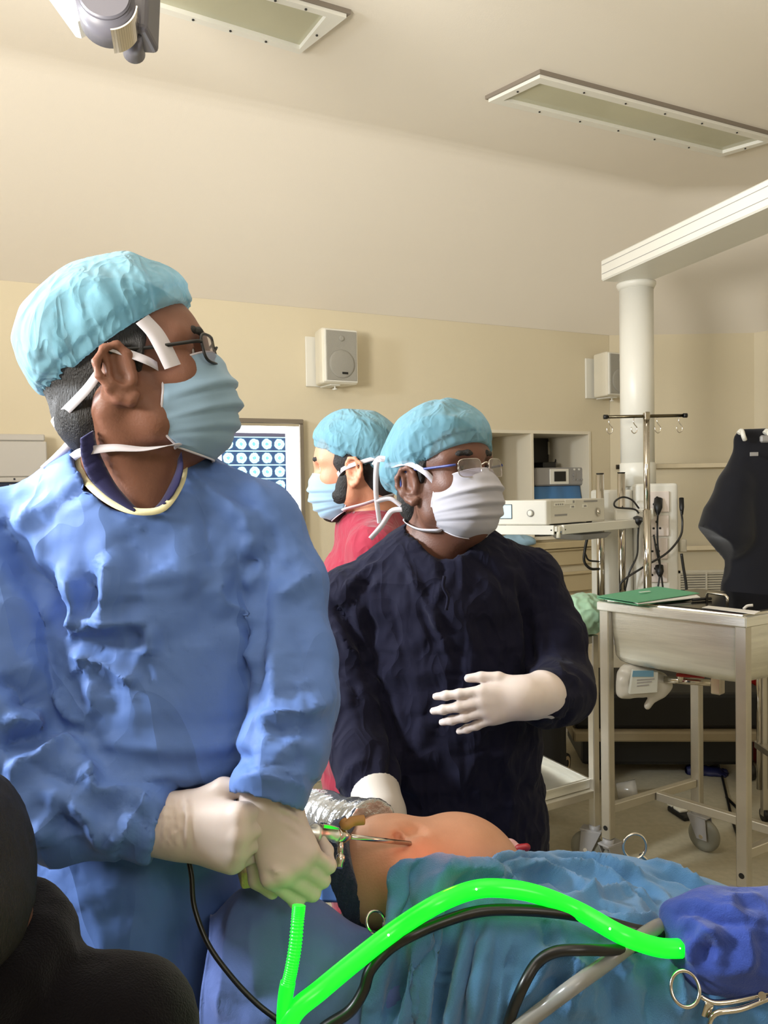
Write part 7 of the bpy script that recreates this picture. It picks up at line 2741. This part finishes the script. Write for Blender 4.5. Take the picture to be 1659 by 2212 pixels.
MB().lathe([(0.003, 0), (0.0058, 0.002), (0.0058, 0.006), (0.0035, 0.009)], up_ + Z * 0.010 - sd_ * .004, sd_, 12).build('valve_knob', M['chrome'], sc_o)
tg = MB().tube(smooth_path([up_ + Z * 0.016, P(748, 1782, 0.985), P(762, 1774, 0.99), P(786, 1771, 0.995)], 6), 0.0062, 12).build('rubber_sleeve', mat('tan_rubber', (176, 128, 72), 0.55), sc_o)
MB().cyl(hub - ax_ * 0.07, rear, 0.012, 18).build('camera_body', M['black'], sc_o)
MB().lathe([(0.010, 0), (0.013, 0.004), (0.013, 0.018), (0.016, 0.022), (0.016, 0.04), (0.012, 0.045)], P(503, 1775, 0.925) - [0.03, 0, 0], (1, 0.1, 0.05), 20).build('camera_ring', M['black'], sc_o)
MB().cyl(P(498, 1776, 0.92), P(520, 1772, 0.925), 0.0115, 18).build('eyepiece', M['chrome'], sc_o)
cord_pts = [P(408, 1860, 0.945), P(414, 1895, 0.94), P(420, 1960, 0.93), P(450, 2040, 0.915), P(500, 2110, 0.90), P(555, 2168, 0.885), P(620, 2220, 0.87), P(700, 2300, 0.86)]
MB().tube(smooth_path(cord_pts, 8), 0.0031, 10).build('camera_cable', M['rubber'], sc_o)

# ---------------------------------------------------------------- glowing green hose, thin ribbed branch
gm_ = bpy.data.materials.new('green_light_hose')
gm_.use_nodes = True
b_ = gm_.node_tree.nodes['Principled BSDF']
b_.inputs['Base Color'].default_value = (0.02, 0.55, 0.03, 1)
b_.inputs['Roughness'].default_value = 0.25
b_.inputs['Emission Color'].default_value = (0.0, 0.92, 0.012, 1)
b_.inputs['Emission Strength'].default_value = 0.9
hose = thing('light_hose', 'bright green glowing hose arching over the drape', 'hose', P(1020, 1925, .95))
main = [(1484, 2049), (1420, 2046), (1340, 2018), (1250, 1968), (1160, 1932), (1085, 1919), (1020, 1923), (940, 1955), (850, 2012), (760, 2082), (690, 2140), (640, 2182), (618, 2230), (612, 2300)]
pts = []
for (x, y) in main:
    if x > 840:
        d_ = min(drape_d(x, y), drape_d(x, y + 14), drape_d(x, y - 14)) - 0.016
        if x < 1300:
            d_ = min(d_, 0.945)
    else:
        d_ = np.interp(x, [612, 690, 840], [0.835, 0.855, 0.92])
    pts.append(P(x, y, d_))
hp = smooth_path(pts, 8)
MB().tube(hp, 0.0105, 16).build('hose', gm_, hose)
thin = [(646, 1955), (643, 1985), (638, 2040), (630, 2090), (622, 2125)]
tp2 = smooth_path([P(x, y, np.interp(y, [1955, 2125, 2230], [0.865, 0.845, 0.84])) for x, y in thin], 22)
rr = 0.0066 + 0.0011 * np.sin(np.arange(len(tp2)) * 2.1)
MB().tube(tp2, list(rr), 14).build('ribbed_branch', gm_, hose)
sl = smooth_path([P(x, y, np.interp(y, [2125, 2240], [0.845, 0.84])) for x, y in ((622, 2122), (617, 2150), (614, 2190), (614, 2240))], 6)
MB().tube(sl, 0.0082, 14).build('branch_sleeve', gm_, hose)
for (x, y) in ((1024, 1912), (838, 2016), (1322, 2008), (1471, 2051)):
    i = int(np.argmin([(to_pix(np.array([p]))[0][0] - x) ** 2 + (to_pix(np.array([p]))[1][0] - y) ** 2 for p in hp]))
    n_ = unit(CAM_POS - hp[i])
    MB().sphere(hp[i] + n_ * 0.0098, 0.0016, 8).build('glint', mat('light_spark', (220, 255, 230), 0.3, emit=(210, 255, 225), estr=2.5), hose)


def on_drape(pix, lift, default=0.9, dlist=None):
    out = []
    for k, (x, y) in enumerate(pix):
        d_ = min(drape_d(x, y, default), drape_d(x, y + 10, default)) - lift
        out.append(P(x, y, d_))
    return out


c1 = on_drape([(1440, 2014), (1380, 2010), (1310, 1992), (1230, 1975), (1130, 1966), (1040, 1968), (960, 1990), (890, 2020)], 0.010)
c1 += [P(840, 2050, 0.915), P(800, 2095, 0.905), P(785, 2140, 0.90), P(755, 2185, 0.895), (P(690, 2230, 0.89)), P(600, 2330, 0.88)]
tag(MB().tube(smooth_path(c1, 8), 0.0066, 12).build('black_cable', M['rubber'], None), 'thick black cable lying below the green hose on the drape', 'cable')
c2 = on_drape([(1400, 2040), (1330, 2052), (1260, 2052), (1200, 2056), (1160, 2080), (1130, 2130), (1105, 2190), (1085, 2260)], 0.009)
tag(MB().tube(smooth_path(c2, 8), 0.0062, 12).build('black_cable', M['rubber'], None), 'black cable bending down the drape towards the lower edge', 'cable')
c3 = on_drape([(1450, 1998), (1420, 2002), (1370, 2035), (1310, 2080), (1240, 2130), (1180, 2175), (1120, 2222), (1040, 2290)], 0.014)
tube_m = mat('clear_silicone', (180, 178, 172), 0.25, trans=0.55, spec=0.6)
tag(MB().tube(smooth_path(c3, 8), 0.0085, 14).build('clear_tube', tube_m, None), 'translucent grey suction tube crossing the drape diagonally', 'tube')


# ---------------------------------------------------------------- ring handled clamps
def ring(mb, c, n, r, t, sx=1.0):
    n = unit(n)
    x = unit(np.cross(n, (0.1, 0.2, 1.0)))
    y = np.cross(n, x)
    mb.tube([np.array(c) + r * (math.cos(a) * x * sx + math.sin(a) * y) for a in np.linspace(0, 2 * math.pi, 32, endpoint=False)], t, 10, closed=True)


def clamp(label, c1_, c2_, piv, tip_, n, r=0.0145, t=0.0018):
    o_ = thing('ring_clamp', label, 'clamp', piv, 'ring handled clamps')
    for c_, sgn in ((c1_, 1), (c2_, -1)):
        mb = MB()
        ring(mb, c_, n, r, t)
        d_ = unit(piv - c_)
        mb.tube(smooth_path([c_ + d_ * r, (c_ + d_ * r) * 0.5 + piv * 0.5 + np.cross(n, d_) * 0.003 * sgn, piv, piv + (tip_ - piv) * .5 + np.cross(n, d_) * 0.002 * sgn, tip_], 5), [t * 1.4, t * 1.8, t * 1.6, t], 8)
        mb.build('arm', M['chrome'], o_)
    MB().cyl(piv - unit(n) * 0.004, piv + unit(n) * 0.004, 0.003, 10).build('pivot', M['chrome'], o_)
    return o_


f1 = [P(x, y, drape_d(x, y) - 0.012) for x, y in ((1480, 2136), (1560, 2230), (1600, 2168), (1720, 2120))]
nn_ = unit(CAM_POS - f1[0])
o_ = thing('ring_clamp', 'steel ring handled clamp at the lower right corner of the drape', 'clamp', f1[0], 'ring handled clamps')
mb = MB()
ring(mb, f1[0], nn_, 0.0175, 0.0021, 0.85)
p0 = [P(x, y, drape_d(x, y) - 0.012) for x, y in ((1512, 2152), (1545, 2166), (1600, 2160), (1659, 2145), (1740, 2120))]
mb.tube(smooth_path(p0, 5), [0.003, 0.0034, 0.003, 0.003], 8)
mb.build('arm', M['chrome'], o_)
mb = MB()
p1 = [P(x, y, drape_d(x, y) - 0.015) for x, y in ((1528, 2225), (1545, 2190), (1600, 2180), (1659, 2158), (1740, 2128))]
mb.tube(smooth_path(p1, 5), [0.0026, 0.0034, 0.003, 0.003], 8)
ring(mb, P(1530, 2262, drape_d(1530, 2235) - 0.012), nn_, 0.0175, 0.0021, 0.85)
mb.build('arm', M['chrome'], o_)
q_ = P(1528, 2182, drape_d(1528, 2182) - 0.014)
MB().box(q_, (0.010, 0.004, 0.016), 0.001, Matrix.Rotation(0.3, 3, 'Y')).build('ratchet', M['chrome'], o_)
q_ = P(1646, 2151, drape_d(1646, 2151) - 0.016)
MB().cyl(q_ - nn_ * .004, q_ + nn_ * .004, 0.0042, 12).build('pivot', M['chrome'], o_)

clamp('steel clamp ring hanging at the left edge of the steel blue drape', P(812, 1992, 0.965), P(848, 2000, 0.985), P(850, 1985, 0.975), P(880, 1960, 0.985), (0.5, -0.7, 0.6), 0.0125, 0.0018)
clamp('steel clamp ring standing up beyond the far edge of the drape', P(1371, 1828, 1.28), P(1392, 1885, 1.30), P(1400, 1872, 1.29), P(1430, 1885, 1.29), (0.15, -1, 0.1), 0.0195, 0.0022)

# red point light added outside the skin, standing in for the glow within
pl = bpy.data.lights.new('skin_glow_light', 'POINT')
pl.energy = 0.05
pl.color = (1.0, 0.16, 0.08)
pl.shadow_soft_size = 0.012
po = bpy.data.objects.new('skin_glow_light', pl)
COL.objects.link(po)
po.location = Vector(tuple(P(950, 1790, 1.02)))

# ---------------------------------------------------------------- gown hung at the right, packs and bags on the trolleys
gr_ = thing('hanging_gown', 'black short sleeved gown hung up beside the wall rails', 'gown', P(1620, 1280, 3.4))
Gh = Field(P(1600, 1100, 3.4) - [0.36, 0.2, 0.50], P(1600, 1100, 3.4) + [0.5, 0.2, 0.46], 0.010)
gx = 3.4
fl2 = (np.array([0, 1.0, 0]), 2.0)
Gh.cone(P(1610, 952, gx), P(1760, 952, gx), 0.050, 0.050, 0.0, fl2)
Gh.cone(P(1655, 1020, gx), P(1660, 1340, gx), 0.150, 0.200, 0.05, fl2)
Gh.cone(P(1760, 1020, gx), P(1740, 1340, gx), 0.150, 0.200, 0.06, fl2)
Gh.chain([P(1612, 965, gx), P(1592, 1050, gx), P(1570, 1150, gx)], [0.035, 0.078, 0.118], 0.02)
for y_ in (0,):
    Gh.cut_cone(P(1487, 1222, gx) - [0, 0.3, 0], P(1487, 1222, gx) + [0, 0.3, 0], 0.172, 0.172, 0.004)
Gh.plane(P(1600, 1288, gx), (0, 0, -1))
Gh.noise(lambda x, y, z: 0.010 * ridged(x * 9 + z * 1.5, y * 5, z * 1.2, 4))
Vh, Qh = Gh.mesh()
obj_np('cloth', Vh, Qh, cloth_mat('gown_black', (12, 13, 22), 0.8), gr_)
for px in (1601, 1657):
    MB().tube(smooth_path([P(px - 6, 936, 3.33), P(px + 1, 930, 3.33), P(px + 5, 942, 3.32), P(px + 8, 950, 3.33)], 5), 0.0095, 10).build('peg', M['white'], gr_)
q = P(1629, 981, 3.27)
MB().box(q, (0.034, 0.004, 0.016), 0.001).build('size_tag', M['grey'], gr_)
MB().box(P(1655, 948, 3.3), (0.05, 0.02, 0.03), 0.006).build('collar_lining', M['grey'], gr_)
# pole and bar it hangs on
hs = thing('clothes_stand', 'steel stand carrying the black hanging gown', 'stand', (P(1730, 940, 3.53)[0], P(1730, 940, 3.53)[1], 0))
q = P(1730, 940, 3.53)
MB().cyl((q[0], q[1], 0.03), (q[0], q[1], q[2]), 0.014, 14).build('pole', M['chrome'], hs)
a_, b_2 = P(1596, 936, 3.53), P(1800, 936, 3.53)
MB().cyl(a_, b_2, 0.008, 12).build('bar', M['chrome'], hs)
MB().lathe([(0.12, 0), (0.12, 0.02), (0.03, 0.035)], (q[0], q[1], 0.0), (0, 0, 1), 28).build('base', M['chrome'], hs)

# green towel bundle and white pack on the instrument trolley
Tn = Field(P(1255, 1300, 2.95) - [0.16, 0.16, 0.12], P(1255, 1300, 2.95) + [0.14, 0.16, 0.13], 0.0045)
zt_ = 0.863
cc = P(1250, 1300, 2.98)
Tn.ell((cc[0], cc[1], zt_ + 0.055), (0.095, 0.10, 0.058), None, 0)
Tn.ell((cc[0] + .02, cc[1], zt_ + 0.09), (0.065, 0.08, 0.045), None, 0.03)
Tn.noise(lambda x, y, z: 0.014 * ridged(x * 13 + z * 9, y * 9, z * 17 - x * 8, 6) + 0.004 * vnoise(x * 45, y * 45, z * 45, 2))
Vt, Qt = Tn.mesh()
Vt = relax_cloth(Vt, Qt, Tn, slack=1.10, steps=25, iters=5, gap=-0.012, bend=0.08)
Vt[:, 2] = np.maximum(Vt[:, 2], zt_ + 0.001)
tag(obj_np('towel', Vt, Qt, cloth_mat('pale_green_towel', (150, 182, 152), 0.9, bump=0.2), None), 'crumpled pale green towel on the instrument trolley', 'towel')

# plastic bag hanging below the basin
Pg = Field(P(1390, 1480, 2.72) - [0.12, 0.10, 0.12], P(1390, 1480, 2.72) + [0.15, 0.10, 0.12], 0.004)
pd = 2.78
Pg.cone(P(1350, 1455, pd), P(1345, 1495, pd), 0.022, 0.022, 0)
Pg.cone(P(1365, 1450, pd), P(1425, 1470, pd), 0.024, 0.03, 0.02)
Pg.cone(P(1360, 1492, pd), P(1425, 1480, pd), 0.022, 0.03, 0.02)
Pg.cone(P(1440, 1478, pd), P(1398, 1525, pd), 0.02, 0.006, 0.02)
Pg.noise(lambda x, y, z: 0.006 * ridged(x * 12, y * 10, z * 12, 2) + 0.003 * vnoise(x * 50, y * 50, z * 50, 5))
bg = thing('plastic_bag', 'white plastic pack with a blue printed label below the basin', 'bag', P(1390, 1480, pd))
field_obj(Pg, 'bag', mat('bag_plastic', (208, 204, 194), 0.3, trans=0.15, spec=0.6), bg)
la = [P(1368, 1448, pd - 0.052), P(1422, 1452, pd - 0.052), P(1420, 1496, pd - 0.052), P(1360, 1500, pd - 0.052)]
MB().prism(la, (0, 0.02, 0), 0.001).build('label_panel', mat('label_pale', (196, 198, 190), 0.5), bg)
lb_ = [P(1368, 1449, pd - 0.054), P(1412, 1449, pd - 0.054), P(1412, 1462, pd - 0.054), P(1366, 1462, pd - 0.054)]
MB().prism(lb_, (0, 0.004, 0)).build('label_band', mat('label_blue', (98, 142, 168), 0.5), bg)
for k, y in enumerate((1468, 1474, 1481)):
    MB().prism([P(1376, y, pd - 0.0535), P(1414 - 6 * k, y - 3, pd - 0.0535), P(1414 - 6 * k, y - 0.5, pd - 0.0535), P(1376, y + 2.5, pd - 0.0535)], (0, 0.002, 0)).build('printed_line', M['grey'], bg)

# crumpled white wrap hanging from the instrument trolley corner
Wn = Field(P(1315, 1350, 2.95) - [0.09, 0.10, 0.12], P(1315, 1350, 2.95) + [0.10, 0.10, 0.12], 0.004)
Wn.chain([P(1288, 1322, 2.97), P(1312, 1342, 2.95), P(1322, 1375, 2.95)], [0.018, 0.028, 0.022], 0.02)
Wn.noise(lambda x, y, z: 0.010 * ridged(x * 18, y * 12, z * 16, 7))
tag(field_obj(Wn, 'paper_wrap', mat('white_wrap', (214, 208, 200), 0.7), None), 'crumpled white wrapping hanging behind the basin trolley leg', 'wrapping')
c = P(1252, 1348, 2.93)
tag(MB().box((c[0] - .02, c[1] + .02, 0.863 + 0.02), (0.11, 0.08, 0.038), 0.006, Rz(0.5), 2).build('white_box', M['offwhite'], None), 'small white box on the instrument trolley beneath the green towel', 'box')

# blue glove dropped on the floor
gf = floor_p(1548, 1674)
F = Field(gf - [0.14, 0.14, 0.01], gf + [0.14, 0.14, 0.06], 0.004)
hand_field(F, gf + [-0.07, 0.02, 0.012], (1, -0.15, 0), (0, 1, 0), True, 0.9, ((10, 40, 20), (5, 60, 30), (20, 30, 10), (8, 70, 20)), (14, 4, -8, -18), ((0.7, 0.7, 0.1), (0.9, 0.4, 0), (1, 0, 0)), 0.85, cuff=(gf + [-0.115, 0.02, 0.014], 0.022, 0.028))
F.noise(lambda x, y, z: 0.005 * ridged(x * 25, y * 25, z * 20, 3))
F.plane((0, 0, 0.001), (0, 0, -1))
tag(field_obj(F, 'floor_glove', mat('glove_dark_blue', (20, 24, 66), 0.5), None), 'dark blue rubber glove dropped on the floor by the cable', 'glove')

# pale blue wrapped pack on the ledge behind the assistant's shoulder
xk, zk = on_back(1122, 1172, 0.03)
Kf = Field(bw(xk, zk) - [0.16, 0.14, 0.06], bw(xk, zk) + [0.16, 0.12, 0.07], 0.004)
Kf.ell(bw(xk, zk + 0.006, 0.03), (0.085, 0.05, 0.030), None, 0)
Kf.ell(bw(xk - 0.05, zk + 0.015, 0.03), (0.05, 0.04, 0.028), None, 0.02)
Kf.noise(lambda x, y, z: 0.008 * ridged(x * 16 + z * 8, y * 12, z * 20, 9))
tag(field_obj(Kf, 'wrapped_pack', mat('pack_pale_blue', (150, 184, 206), 0.5, vary=0.08, vscale=20), None), 'pale blue crumpled pack on the ledge behind the navy gowned shoulder', 'pack')
